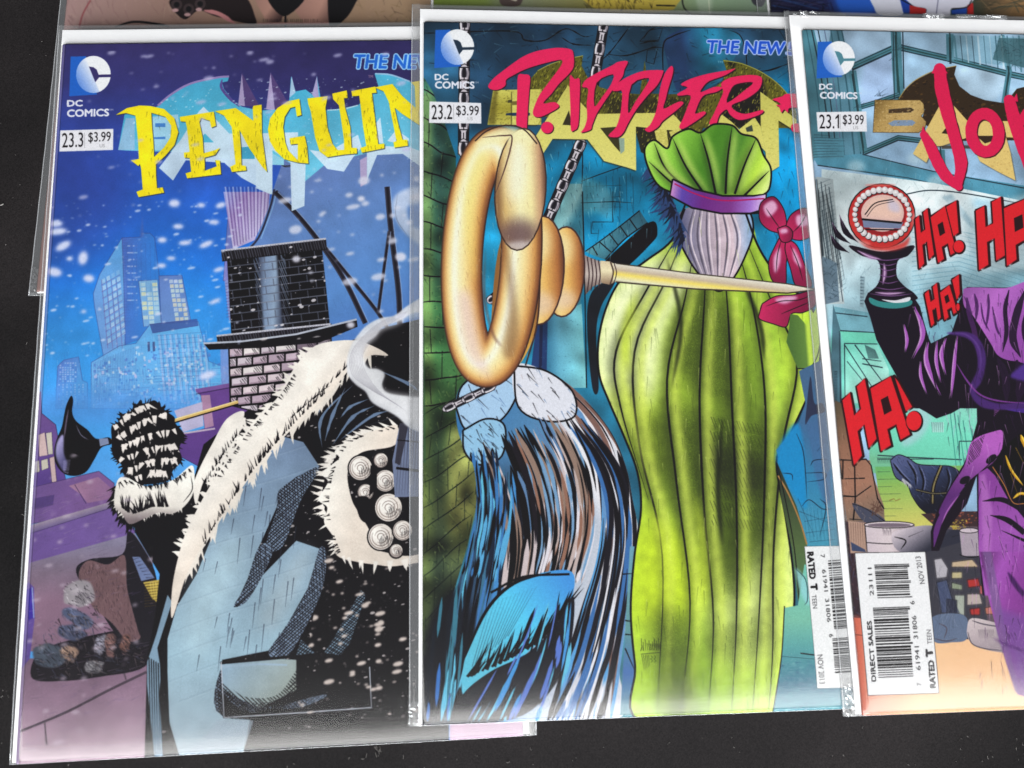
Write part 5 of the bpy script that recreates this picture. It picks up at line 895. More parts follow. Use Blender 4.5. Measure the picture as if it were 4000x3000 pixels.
    s.line([(1150, 915), (1190, 900), (1200, 918), (1240, 902)], 5, (130, 90, 50), 0); s.line([(1060, 560), (1300, 575), (1720, 595)], 8, dk, 0); s.line([(1060, 590), (1500, 590)], 6, dk, 0)
    s.lines([(1060 + i * 9, 575, 1062 + i * 9, 625) for i in range(16)], 3, dk)
    for x0 in (1625, 1660, 1690, 1730, 1790): s.line([(x0, 180 + (x0 - 1625)), (x0 + 50, 640)], 6, (60, 140, 130), 0)
    s.line([(1700, 450), (1830, 450)], 7, dk, 0); s.line([(1700, 450), (1700, 560)], 6, dk, 0)
    s.poly([(1480, 300), (1580, 300), (1580, 380), (1490, 380)], (170, 226, 212)); s.lines([(1486 + i * 16, 300, 1490 + i * 16, 380) for i in range(6)], 6, (90, 120, 126))
    s.poly([(715, 120), (790, 160), (850, 580), (1000, 600), (1040, 760), (1110, 960), (1115, 1080), (820, 1080)], [(720, 200), (1100, 1000), (0, (96, 80, 60)), (.35, (150, 106, 84)), (.7, (166, 118, 96)), (1, (130, 108, 92))])
    for P in ([(770, 595), (860, 600), (970, 590), (1010, 640), (1050, 850), (1060, 900), (1110, 980)], [(800, 745), (960, 740)], [(800, 880), (890, 885), (1010, 800)], [(880, 640), (885, 900), (870, 1070)], [(790, 600), (790, 750)], [(840, 1060), (1110, 1080)]): s.line(P, 9, INK, 0, jag=.4)
    s.poly([(860, 940), (960, 970), (1060, 1020), (1120, 1085), (960, 1085)], (70, 72, 90), 1); s.line([(860, 940), (960, 975), (1120, 1080)], 5, INK)
    for i in range(20): s.line([(1000 + s.rng.uniform(-10, 100), 900 + s.rng.uniform(0, 120)), (1010 + s.rng.uniform(-10, 100), 960 + s.rng.uniform(0, 110))], 4, (90, 60, 50), 0)
    # steel drums
    s.poly([(830, 1075), (970, 1090), (980, 1320), (850, 1330)], (180, 146, 128)); s.lines([(850 + i * 18, 1090, 858 + i * 18, 1310) for i in range(7)], 3, (90, 60, 54))
    s.poly([(960, 1110), (1350, 1100), (1350, 1330), (975, 1320)], [(960, 1200), (1350, 1200), (0, (206, 190, 196)), (.5, (220, 204, 206)), (1, (150, 132, 142))]); s.ell(1150, 1105, 196, 26, (226, 210, 212), 0, ink=6); s.ell(1150, 1108, 170, 16, (120, 104, 116)); s.line([(970, 1245), (1150, 1255), (1330, 1240)], 6, INK); s.line([(962, 1110), (978, 1320)], 6, INK, 0)
    s.lines([(1100 + i * 9, 1130 + (i % 3) * 10, 1106 + i * 9, 1190) for i in range(8)], 3, (60, 50, 60)); s.poly([(850, 1240), (960, 1300), (970, 1320), (860, 1310)], (60, 70, 100))
    # dark tarpaulin bundle tied with rope
    TB = [(1160, 600), (1220, 556), (1300, 580), (1380, 630), (1520, 640), (1640, 650), (1710, 720), (1690, 900), (1600, 1010), (1500, 1040), (1400, 980), (1330, 880), (1290, 790), (1200, 730)]
    s.poly(TB, [(1250, 580), (1450, 950), (0, (86, 94, 136)), (.5, (52, 62, 96)), (1, (22, 22, 36))], 1); s.line(TB + [TB[0]], 6, INK, 1)
    for P in ([(1180, 620), (1240, 700), (1320, 780)], [(1290, 600), (1350, 700), (1360, 800)], [(1380, 640), (1420, 760), (1400, 880)], [(1600, 660), (1620, 760), (1580, 880)]): s.line(P, 16, (16, 16, 26), 1, .2, .1); s.line(np.array(P) + (14, -4), 8, (120, 128, 170), 1, .2, .1, .8)
    s.line([(1560, 640), (1500, 800), (1490, 940)], 30, INK); s.line([(1560, 640), (1500, 800), (1490, 940)], 12, (140, 124, 80)); s.line([(1360, 830), (1500, 860), (1660, 850)], 18, INK); s.line([(1360, 830), (1500, 860), (1660, 850)], 6, (130, 120, 90))
    s.fur([(1250, 740), (1300, 780), (1320, 800)], 40, 8, (190, 186, 190), 1.2, .8, 20); s.poly([(1400, 1020), (1700, 1000), (1860, 1000), (1860, 1120), (1500, 1110)], (60, 40, 44), 0); s.dots([(1400, 1020), (1860, 1000), (1860, 1120), (1500, 1110)], 5, 16, 60, (170, 90, 60), .8); s.dots([(1640, 1060), (1760, 1060), (1760, 1150), (1640, 1150)], 4, 10, 60, (190, 160, 60), .9)
    s.scratch(TB, 240, 40, .9, 3, [INK, (120, 128, 166), INK], .4, .6, 1); s.scratch([(715, 120), (850, 580), (1110, 1080), (820, 1080)], 160, 40, 1.2, 4, [(70, 48, 40), (206, 170, 140)], .6, .5)
    # folded grey sheet and clutter behind the panel
    s.poly([(1170, 1180), (1300, 1130), (1460, 1110), (1620, 1140), (1720, 1160), (1740, 1290), (1560, 1330), (1240, 1320)], [(1250, 1120), (1400, 1330), (0, (214, 200, 206)), (.5, (140, 132, 144)), (1, (44, 44, 58))], 1)
    for P in ([(1190, 1200), (1280, 1230), (1240, 1300)], [(1300, 1200), (1420, 1150)], [(1580, 1160), (1560, 1260)], [(1640, 1200), (1720, 1180)]): s.line(P, 10, INK, 1, .3, .1)
    s.poly([(1440, 1320), (1860, 1200), (1960, 2300), (1480, 2000)], (58, 56, 66), 0); s.poly([(1700, 1150), (1850, 1140), (1870, 1350), (1720, 1350)], (170, 156, 166)); s.ell(1775, 1150, 74, 20, (206, 190, 198), 0, ink=5); s.line([(1700, 1340), (1780, 1362), (1860, 1352)], 6, INK)
    F(s, 'n')
    for P, c in (([(1500, 20), (1560, 10), (1610, 90), (1600, 160), (1520, 170)], (196, 190, 196)), ([(1640, 40), (1800, 20), (1850, 80), (1640, 80)], (214, 186, 150)), ([(1640, 120), (1720, 118), (1720, 168), (1640, 170)], (206, 190, 140)), ([(1760, 180), (1850, 170), (1860, 230), (1770, 240)], (190, 50, 44)), ([(1860, 220), (1960, 260), (1960, 300), (1860, 290)], (206, 96, 80)), ([(1760, 290), (1860, 290), (1880, 370), (1760, 380)], (196, 180, 170)), ([(1780, 410), (1860, 400), (1860, 455), (1790, 455)], (190, 50, 46)), ([(1900, 400), (2000, 380), (2010, 450), (1910, 450)], (200, 120, 100)), ([(1640, 200), (1720, 220), (1720, 260), (1640, 250)], (150, 160, 130)), ([(1660, 300), (1740, 300), (1740, 460), (1680, 440)], (180, 186, 170)), ([(1520, 200), (1600, 180), (1640, 320), (1700, 440), (1560, 440)], (70, 80, 112)), ([(1600, 330), (1680, 340), (1680, 440), (1600, 450)], (40, 42, 60))): s.poly(P, c, 0, .9, 3); s.line(P + [P[0]], 4, INK, 0, a=.8)
    # peach floor
    s.poly([(850, 480), (1480, 480), (1700, 640), (2300, 700), (2300, 1400), (850, 1400)], [(900, 700), (1700, 760), (0, (214, 116, 92)), (.12, (226, 150, 124)), (.6, (240, 196, 150)), (1, (240, 192, 146))])
    s.poly([(840, 470), (930, 460), (980, 1300), (850, 1300)], (206, 96, 76), 0, .5, 12); s.line([(880, 612), (960, 615)], 6, INK, 0, .6, .4)
    s.poly([(1490, 470), (1740, 460), (1760, 640), (1640, 670), (1500, 660)], (96, 110, 136), 1); s.poly([(1760, 560), (1800, 480), (2000, 520), (2160, 560), (2160, 740), (1960, 740), (1820, 690), (1770, 640)], [(1800, 500), (1900, 740), (0, (206, 190, 190)), (1, (160, 144, 150))], 1)
    for P in ([(1765, 590), (1800, 680), (1900, 720), (2040, 735)], [(1500, 640), (1600, 660), (1680, 640)], [(1540, 520), (1600, 560), (1580, 640)], [(1800, 500), (1900, 530), (2100, 560)]): s.line(P, 9, (80, 72, 84), 1, .4, .4)
    s.lines([(1850 + i * 9, 570, 1856 + i * 9, 640) for i in range(14)], 3, (100, 88, 96))
    for i in range(50): s.line([(s.rng.uniform(1490, 1740), s.rng.uniform(20, 640)), (s.rng.uniform(1490, 1760), s.rng.uniform(40, 650))], 3, s.rng.choice([INK, (190, 190, 200)]), 1, .4, .2, .45)
    # purple cloth
    pk, lv, dp = (22, 12, 26), (170, 90, 184), (108, 52, 130)
    F(s, 'm')
    LO = [(1300, -120), (2300, -120), (2300, 1660), (1880, 1660), (1850, 1300), (1840, 1000), (1836, 720), (1760, 940), (1600, 1150), (1540, 1310), (1480, 1310), (1475, 1160), (1530, 980), (1640, 780), (1740, 620), (1800, 440), (1840, 300), (1836, 110), (1780, 150), (1640, 230), (1522, 272), (1440, 220), (1330, 160), (1270, 20)]
    s.poly(LO, pk, 0)
    s.poly([(1800, 450), (1980, 370), (2040, 380), (2030, 520), (1960, 620), (1800, 740), (1700, 860), (1590, 1010), (1540, 1000), (1640, 800), (1740, 640)], [(1800, 450), (1700, 900), (0, (184, 96, 190)), (1, (90, 40, 110))], 1); s.ell(1950, 590, 50, 26, pk, -.7); s.ell(1745, 755, 46, 28, pk, -.5); s.line([(2030, 540), (1880, 680), (1740, 800)], 8, INK, 1); s.hatch([(1790, 470), (1900, 400), (1860, 560), (1760, 650)], 1.0, 12, 4, INK, .9)
    s.line([(1700, 860), (1600, 980), (1530, 1120), (1500, 1280)], 46, (96, 44, 116), 1, .3, .1); s.line([(1690, 880), (1610, 990), (1560, 1100)], 10, (170, 100, 176), 1, .3, .1)
    s.poly([(1850, 700), (1920, 660), (1980, 720), (2080, 900), (2212, 1060), (2300, 1100), (2300, 1660), (1900, 1660), (1850, 1300)], [(1850, 800), (2200, 1600), (0, (136, 62, 150)), (.5, (160, 84, 174)), (1, (140, 66, 156))]); s.poly([(1860, 720), (1900, 700), (1960, 1000), (1930, 1660), (1900, 1660)], (190, 120, 196), 0, .6, 8)
    for P, w_ in (([(1880, 920), (2040, 910), (2212, 1000)], 40), ([(1940, 1030), (2080, 1070), (2212, 1170)], 44), ([(2030, 1150), (2212, 1230)], 24), ([(2070, 1310), (2160, 1420), (2212, 1480)], 40)): s.line(P, [w_ * .3, w_, w_], pk, 1, .3, 1)
    s.poly([(1960, 640), (2040, 500), (2212, 360), (2300, 320), (2300, 960), (2160, 930), (2060, 800)], INK)
    for P, w_ in (([(2180, 400), (2212, 470), (2260, 560)], 36), ([(2060, 560), (2110, 680), (2200, 800)], 20), ([(2140, 500), (2212, 640)], 14), ([(2120, 900), (2180, 860), (2260, 880)], 22), ([(2100, 700), (2160, 880)], 12)): s.line(P, w_, (206, 150, 30), 1, .2, .1); s.line(np.array(P) + (4, -3), w_ * .3, (250, 220, 90), 1, .2, .1)
    s.line([(2212, 940), (2120, 930), (2050, 790), (1960, 650)], 7, (190, 120, 60))
    s.line([(1780, 20), (1900, 110), (2060, 180), (2212, 210)], 40, (70, 40, 130), 1, .2, 1); s.line([(1980, 110), (2100, 160), (2212, 190)], 12, (130, 96, 190), 1, .2, 1); s.hatch([(1985, -20), (2050, 40), (2020, 200), (1970, 260)], .3, 12, 5, (150, 80, 160), .9)
    for P in ([(1390, 0), (1440, 100), (1470, 150)], [(1460, -20), (1500, 90)], [(1540, -20), (1560, 110)], [(1640, -40), (1630, 130)], [(1700, -40), (1690, 70)]): s.line(P, [10, 24, 6], (176, 90, 186), 1, .3, .1)
    F(s, 'n')
    s.poly([(1860, -40), (2300, -40), (2300, 1120), (2160, 1080), (2080, 860), (2000, 600), (1930, 330)], [(1880, 100), (2260, 300), (0, (110, 50, 120)), (.3, (166, 84, 180)), (.7, (140, 62, 150)), (1, (130, 56, 140))]); s.poly([(1880, -40), (1950, -40), (2060, 560), (2180, 1080), (2140, 1060), (2000, 620)], (120, 92, 140), 0, .75, 4); s.poly([(2000, 400), (2300, 500), (2300, 1040), (2180, 1060)], (116, 76, 150), 0, .7, 20); s.line([(2080, 120), (2150, 230), (2212, 300)], 40, (70, 26, 90), 1, .2, 1, 1, 5); s.line([(1970, 640), (2100, 700), (2212, 740)], 22, (86, 40, 110), 1, .2, 1, .8, 6)
    F(s, 'l')
    UP = [(985, 790), (1100, 830), (1345, 830), (1392, 900), (1420, 1010), (1462, 1150), (1480, 1190), (1560, 1150), (1640, 1110), (1690, 960), (1700, 860), (1760, 748), (2060, 752), (2300, 730), (2300, 1700), (1350, 1700), (1240, 1500), (1120, 1290), (1050, 1160), (1000, 980), (955, 860)]
    s.poly(UP, pk, 0)
    s.poly([(1770, 752), (2060, 756), (2300, 735), (2300, 1300), (2140, 1330), (2010, 1290), (1940, 1180), (1800, 960), (1740, 900), (1730, 800)], [(1760, 760), (2200, 1100), (0, (150, 84, 160)), (.4, (190, 110, 200)), (1, (150, 76, 166))], 1)
    for P, w_ in (([(2212, 780), (2150, 960), (2120, 1150), (2180, 1300)], 60), ([(2090, 770), (2060, 920), (2070, 1100), (2040, 1260)], 34), ([(2260, 900), (2212, 1060), (2240, 1240)], 50), ([(2000, 1300), (2060, 1450), (2070, 1660)], 60), ([(2150, 1320), (2180, 1480), (2160, 1660)], 70)): s.line(P, w_, (34, 16, 42), 1, .2, .1, .95)
    for P, w_ in (([(1820, 800), (1840, 900), (1830, 1020)], 26), ([(1930, 800), (1930, 920), (1910, 1080)], 20), ([(2010, 800), (2010, 900)], 12), ([(1870, 870), (1890, 1000), (1940, 1100)], 14), ([(1760, 830), (1780, 960), (1820, 1100), (1850, 1300)], 40), ([(1960, 900), (1990, 1060), (2030, 1150)], 18)): s.line(P, w_, (70, 30, 86), 1, .3, .1, .9)
    for P, w_ in (([(1350, 900), (1400, 1030), (1410, 1150), (1340, 1310)], 46), ([(1460, 1180), (1440, 1300), (1470, 1420), (1560, 1600)], 44), ([(1530, 1170), (1520, 1330), (1560, 1500)], 30), ([(1600, 1150), (1560, 1280), (1600, 1440)], 36), ([(1690, 1130), (1670, 1260), (1650, 1480), (1640, 1620)], 30), ([(1400, 1330), (1400, 1450), (1450, 1590)], 28), ([(1270, 1040), (1290, 1160), (1280, 1260)], 30), ([(1320, 960), (1300, 1060)], 20)): s.line(P, [w_ * .4, w_, w_ * .3], lv, 1, .3, .1); s.line(np.array(P) - (w_ * .3, 0), w_ * .26, (216, 168, 216), 1, .3, .1, .8)
    for P in ([(1345, 900), (1330, 1080), (1300, 1330)], [(1480, 1190), (1490, 1400), (1540, 1620)], [(1570, 1160), (1590, 1400)], [(1640, 1130), (1620, 1300)]): s.line(P, 10, pk, 1, .4, .1)
    s.poly([(1600, 1110), (1760, 1100), (1860, 1160), (1910, 1300), (1880, 1480), (1830, 1580), (2000, 1660), (2212, 1650), (2212, 1700), (1900, 1700), (1780, 1560), (1840, 1400), (1830, 1240), (1760, 1150)], (76, 40, 116), 1, .9, 5); s.line([(1610, 1108), (1750, 1120), (1840, 1200), (1870, 1320), (1850, 1450)], 8, (116, 78, 160), 1, .3, .3, .8, 3)
    s.line([(1680, 1350), (1760, 1480), (1860, 1590), (2000, 1640), (2212, 1660)], 14, (120, 56, 140), 1, .3, .3); s.poly([(2140, 1400), (2300, 1300), (2300, 1480), (2110, 1460)], (84, 50, 146), 1, .9, 8)
    F(s, 'O'); s.scratch([(1960, 620), (2212, 620), (2212, 1500), (2120, 1500), (2040, 900)], 420, 30, 1.5, 1.6, [(16, 8, 20), (210, 150, 214), (60, 26, 74)], .35, .55)
    # goblet: red rim set with pearls, dark purple stem
    F(s, 'l')
    s.poly([(840, 420), (1100, 470), (1340, 420), (1300, 500), (1220, 540), (1210, 660), (1270, 740), (1350, 800), (1345, 850), (1000, 850), (985, 800), (1050, 740), (1080, 660), (1060, 540), (930, 500)], pk, 1)
    for P, w_ in (([(900, 460), (1000, 510), (1090, 530)], 30), ([(1110, 560), (1115, 640), (1100, 730)], 34), ([(1040, 790), (1150, 800), (1280, 790)], 26)): s.line(P, [w_ * .4, w_, w_ * .4], (170, 120, 172), 1, .3, .1, .85, 3); s.line(P, w_ * .25, (226, 190, 226), 1, .3, .1, .8, 2)
    for y, x0, x1 in ((520, 1000, 1260), (560, 1060, 1215), (600, 1065, 1212), (650, 1070, 1210), (700, 1060, 1225), (750, 1040, 1275), (800, 1000, 1330)): s.line([(x0, y), ((x0 + x1) / 2, y + 18), (x1, y)], 7, (120, 76, 130), 1, .3, .3)
    s.poly([(995, 830), (1080, 860), (1200, 868), (1320, 850), (1320, 890), (1220, 915), (1100, 910), (1010, 880)], (52, 136, 134), 1); s.poly([(1090, 845), (1200, 852), (1310, 826), (1300, 860), (1190, 872)], (226, 226, 230), 1)
    for x0, y0, L in ((700, 230, 180), (760, 180, 220), (690, 330, 150)): s.line([(x0, y0), (x0 + 50, y0 + L * .6), (x0 + 150, y0 + L)], [8, 46, 10], pk, 1, .2, .1); s.line([(x0 + 4, y0 + 10), (x0 + 40, y0 + L * .5)], 14, (150, 110, 154), 1, .3, .1)
    E_ = s.circ(1092, 190, 262, 252, 0); s.poly(E_, [(1000, -60), (1150, 450), (0, (176, 36, 36)), (.5, (206, 52, 46)), (1, (196, 44, 44))]); s.line(np.r_[E_, E_[:1]], 8, INK, 0)
    s.ell(1092, 175, 190, 168, (150, 30, 34)); s.ell(1098, 168, 168, 146, (226, 186, 176)); s.poly([(940, 220), (1260, 240), (1240, 290), (950, 280)], (120, 130, 160)); s.line([(935, 215), (1250, 245)], 16, INK, 0); s.line([(960, 295), (1250, 300)], 10, INK, 0); s.poly([(1010, 60), (1200, 60), (1230, 200), (980, 180)], (240, 200, 180), 1, .8, 14); s.poly([(1150, 60), (1220, 90), (1230, 160), (1150, 140)], (200, 196, 220), 1, .7, 12)
    s.line([(960, 180), (1040, 90), (1180, 60)], 8, INK); s.line([(975, 195), (1050, 110), (1190, 75)], 4, INK)
    for i in range(30):
        t = i / 30 * 2 * math.pi; x, y = 1094 + 214 * math.cos(t), 178 + 194 * math.sin(t); r = 27 if abs(math.sin(t)) > .5 else 21
        s.ell(x + 3, y + 4, r, r, INK); s.ell(x, y, r * .92, r * .95, (214, 206, 206)); s.ell(x - r * .2, y - r * .25, r * .55, r * .55, (248, 244, 242), 0, .9, 4)
    s.poly([(860, 330), (930, 400), (1090, 430), (1250, 400), (1310, 350), (1280, 430), (1150, 465), (980, 440)], (214, 60, 54), 1, .9, 6); s.ell(960, 400, 50, 14, (240, 140, 130), .3, .7, 6); s.ell(1080, -52, 120, 9, (236, 110, 100), 0, .7, 5)
    # HA! lettering
    rd = (226, 32, 42)
    def letter(ch, TL, TR, BL, BR, ex=0):
        TL, TR, BL, BR = (np.array(p, float) for p in (TL, TR, BL, BR)); at = lambda u, v: (TL * (1 - u) + TR * u) * (1 - v) + (BL * (1 - u) + BR * u) * v
        sh = {'H': [[(0, 0), (.36, 0), (.36, .36), (.62, .36), (.62, 0), (1, 0), (1, 1), (.64, 1), (.64, .62), (.38, .62), (.38, 1), (0, 1)]],
              'A': [[(0, .0), (1, 0), (1, 1), (.66, 1), (.66, .74), (.36, .74), (.36, 1), (0, 1)], [(.36, .26), (.64, .26), (.64, .5), (.36, .5)]]}[ch]
        return [np.array([at(*p) for p in c]) for c in sh]
    def ha(items, ex):
        for c in items:
            for dx in ((0, 0), (5, 5), (9, 8)):
                s.line(np.r_[c[0], c[0][:1]] + dx, 20, (30, 8, 12), 0)
        for c in items: s.poly(c[0], (206, 24, 36), 0, holes=c[1:]); s.poly(c[0], rd, 0, .9, 3, holes=c[1:])
        for c in items: s.line(np.r_[c[0], c[0][:1]], 7, (40, 8, 14), 0)
        for c in items:
            if len(c) > 1: s.poly(c[1], (40, 10, 16)); s.line(np.r_[c[1], c[1][:1]], 5, (30, 8, 12), 0)
        for x, y, rx, ry in ex: s.ell(x + 5, y + 5, rx + 9, ry + 9, (30, 8, 12)); s.ell(x, y, rx, ry, rd)
    bang = lambda *P: [np.array(P, float)]
    s.poly([(1330, 180), (1700, 40), (1780, 480), (1380, 640)], (240, 244, 244), 0, .5, 20)
    ha([letter('H', (1350, 215), (1452, 128), (1382, 608), (1505, 492)), letter('A', (1470, 200), (1590, 110), (1530, 560), (1680, 470)), bang((1592, 118), (1678, 68), (1698, 320), (1650, 352))], [(1695, 430, 42, 48)])
    s.poly([(1800, 120), (2300, 0), (2300, 600), (1850, 640)], (236, 242, 242), 0, .4, 20)
    ha([letter('H', (1825, 148), (2028, 38), (1852, 618), (2062, 500)), letter('A', (2045, 128), (2262, 36), (2070, 585), (2300, 440))], [])
    ha([letter('H', (1425, 800), (1528, 712), (1478, 1060), (1560, 985)), letter('A', (1545, 790), (1625, 730), (1582, 1010), (1690, 940)), bang((1640, 690), (1700, 648), (1708, 800), (1678, 852))], [(1690, 905, 14, 30)])
    F(s, 'm')
    ha([letter('H', (780, 128), (962, -46), (872, 642), (1056, 430)), letter('A', (1000, 34), (1165, -62), (1084, 530), (1318, 396)), bang((1185, -70), (1225, -20), (1335, 178), (1280, 218))], [(1345, 290, 60, 76)])
    # gilt masthead and crimson lettering
    F(s, 'k'); bk = (52, 36, 20)
    WG = [(1225, 780), (1280, 700), (1360, 630), (1500, 560), (1676, 520), (1660, 590), (1700, 680), (1790, 750), (1900, 790), (2060, 815), (2150, 700), (2400, 640), (2400, 1100), (1900, 1110), (1620, 1110), (1400, 960), (1430, 860)]
    s.poly(WG, bk); s.mask(WG); s.dots(WG, 4, 16, 300, (120, 84, 36), .5); s.dots(WG, 4, 14, 260, (24, 16, 12), .5); s.mask(None); s.line([(1225, 780), (1280, 700), (1360, 630), (1500, 560), (1676, 520)], 5, (190, 150, 70))
    BG = [(1038, 788), (1390, 788), (1420, 820), (1425, 880), (1400, 915), (1440, 960), (1430, 1010), (1380, 1045), (1022, 1042)]
    s.poly(BG, [(1040, 790), (1400, 1040), (0, (120, 92, 44)), (.3, (186, 152, 88)), (.7, (206, 172, 106)), (1, (170, 136, 76))], 0, holes=[[(1145, 862), (1320, 848), (1345, 866), (1320, 886), (1145, 892)], [(1140, 972), (1190, 948), (1330, 946), (1356, 966), (1330, 990), (1170, 992)]]); s.poly([(1145, 862), (1320, 848), (1345, 866), (1320, 886), (1145, 892)], (70, 50, 30)); s.poly([(1140, 972), (1190, 948), (1330, 946), (1356, 966), (1330, 990), (1170, 992)], (130, 150, 176)); s.line(BG + [BG[0]], 6, (70, 50, 26), 0, a=.8); s.dots(BG, 3, 7, 240, (120, 92, 46), .4); s.dots(BG, 3, 8, 200, (230, 200, 140), .5)
    for P in ([(1335, 1210), (1545, 830), (1640, 815), (1760, 950), (2400, 960), (2400, 1090), (1790, 1075), (1560, 1150), (1500, 1150), (1440, 1280)], [(1780, 1100), (2060, 1060), (2100, 1200), (2140, 1420), (2000, 1350), (1860, 1270)]):
        s.poly(np.array(P) + (6, 8), (60, 44, 24), 0, .7, 4); s.poly(P, [(1400, 1200), (2000, 960), (0, (226, 196, 120)), (1, (236, 204, 122))]); s.dots(P, 3, 9, 200, (196, 160, 90), .5)
    s.poly([(1560, 1050), (1600, 1000), (1640, 1060)], bk); s.poly([(1830, 1070), (1990, 1070), (1960, 1110), (1900, 1130)], bk); s.line([(1560, 1160), (1800, 1160), (1900, 1200)], 26, (60, 50, 40), 1, a=.8)
    cr = (226, 26, 80)
    for dx, c in (((8, 8), (60, 10, 26)), ((0, 0), cr)):
        for P, wd in (([(1545, 545), (1562, 700), (1610, 900), (1665, 1090), (1712, 1280), (1690, 1440)], [92, 108, 104, 92, 98, 70]), ([(1695, 1470), (1590, 1380), (1520, 1260), (1470, 1150), (1420, 1060)], [60, 90, 92, 84, 60]), ([(2090, 790), (2130, 940), (2190, 1120), (2260, 1320)], [86, 110, 110, 100]), ([(2150, 1010), (2230, 900), (2300, 840)], [50, 90, 90])):
            s.line(np.array(P, float) + dx, wd, c, 1, jag=.04, cap=1)
        o = s.circ(1900, 1045, 108, 150, -.1, 28, 0, 6.9); s.line(o + dx, 92, c, 0, jag=.05)
        s.poly(np.array([(1520, 580), (1535, 505), (1550, 580)]) + dx, c); s.poly(np.array([(2110, 800), (2150, 735), (2160, 800)]) + dx, c); s.poly(np.array([(1395, 1060), (1415, 990), (1440, 1060)]) + dx, c)
    publisher_mark(s, 'k', 754, 462, .92, (84, 140, 154), [(602, 706), (700, 704), (608, 776), (898, 780)], [(578, 884), (970, 878), (976, 1036), (590, 1036)], ('23.1', (602, 1012), (756, 1010), 108), ((786, 978), (950, 980), 74))
    s.poly([(747, 904), (728, 926), (728, 940), (747, 924)], (20, 16, 20)); s.poly([(1480, 580), (1500, 540), (1520, 555), (1535, 505), (1550, 545), (1580, 540), (1610, 580)], (226, 26, 80))
    # bar code panel
    F(s, 'm'); BX = [(880, 1325), (1435, 1315), (1545, 2428), (983, 2447)]; s.poly(BX, (40, 38, 40)); s.poly([(884, 1329), (1431, 1319), (1541, 2424), (987, 2443)], (240, 238, 238))
    s.text('NOV 2013', (1430, 1566), (1394, 1352), (-40, 4), (60, 58, 60), -.008); F(s, 'n')
    s.text('23111', (1030, 303), (1012, 84), (-30, 2), (40, 38, 40)); s.text('DIRECT SALES', (1048, 975), (1010, 502), (-34, 3), (50, 48, 50), .012)
    s.text('RATED', (1515, 1026), (1498, 812), (-42, 3), (60, 58, 60), .035); s.text('T', (1490, 778), (1486, 726), (-48, 3), (60, 58, 60), .07); s.text('TEEN', (1486, 682), (1476, 570), (-36, 2), (90, 88, 90), -.006)
    s.text('61941', (1396, 888), (1381, 700), (-34, 2), (40, 38, 40)); s.text('31806', (1376, 642), (1359, 460), (-34, 2), (40, 38, 40)); s.text('6', (1348, 372), (1346, 344), (-34, 2), (40, 38, 40)); s.text('7', (1404, 1010), (1402, 986), (-34, 2), (40, 38, 40))
    barcode(s, (1034, 62), (1060, 336), (256, -8), 46, 7); barcode(s, (1022, 400), (1068, 966), (272, -11), 95, 8)
    s.speckle(.02); return s

# ---- the lower ends of the three books in the row beyond
def cover_brown():
    s = Art('U', 3.0, (150, 122, 116), seed=31); F(s, 'a')
    s.poly([(400, -900), (3400, -900), (3400, 500), (400, 500)], [(500, 0), (3300, 0), (0, (176, 142, 138)), (.35, (150, 118, 104)), (1, (170, 140, 110))])
    for i in range(70):
        x, y = s.rng.uniform(500, 1500), s.rng.uniform(-60, 230); s.line([(x, y), (x + s.rng.uniform(-20, 60), y + s.rng.uniform(20, 90))], 5, s.rng.choice([(90, 60, 66), (196, 168, 150), (120, 84, 86)]), 1, .4, .2)
    s.line([(710, 0), (650, 110), (620, 220)], 12, (150, 80, 84)); s.line([(900, 210), (1050, 170), (1250, 190), (1330, 210)], 16, INK, 1, .3, .3)
    D = [(1330, 0), (1600, -40), (1900, -40), (2000, 130), (1980, 190), (1700, 130), (1560, 80), (1440, 150)]
    s.poly(D, (30, 20, 22), 1)
    for c in ((1385, 35), (1480, 70), (1570, 30)): s.ell(*c, 44, 44, (60, 46, 48)); s.ell(*c, 22, 22, INK); s.ell(c[0] - 10, c[1] + 44, 26, 14, (190, 150, 150))
    s.line([(1600, 80), (1720, 110), (1850, 190)], 34, (196, 130, 130), 1, .3, .1)
    for x0, x1 in ((1960, 2240), (2240, 2700)): s.poly([(x0, -160), (x1, -160), (x1 - 20, 120), ((x0 + x1) / 2 + 60, 190), (x0 + 120, 150)], [(x0, -40), (x1, 100), (0, (150, 110, 100)), (.6, (186, 140, 124)), (1, (60, 40, 40))], 1)
    s.poly([(2100, -40), (2400, -40), (2230, 130)], INK, 1); s.line([(2240, 80), (2240, 220)], 14, INK); s.hatch([(2060, 150), (2500, 150), (2500, 215), (2060, 215)], 1.5, 16, 5, INK, .8, cover=.4); s.line([(2020, 190), (2600, 185)], 22, (190, 136, 126), 1)
    s.poly([(2600, -160), (2840, -160), (2760, 80), (2640, 200), (2580, 170)], INK, 1)
    for i in range(40):
        x, y = s.rng.uniform(2800, 3250), s.rng.uniform(-40, 200); s.line([(x, y), (x + s.rng.uniform(-90, 90), y + s.rng.uniform(-50, 60))], 5, s.rng.choice([INK, (90, 76, 40), (200, 180, 130)]), 1, .4, .2)
    return s
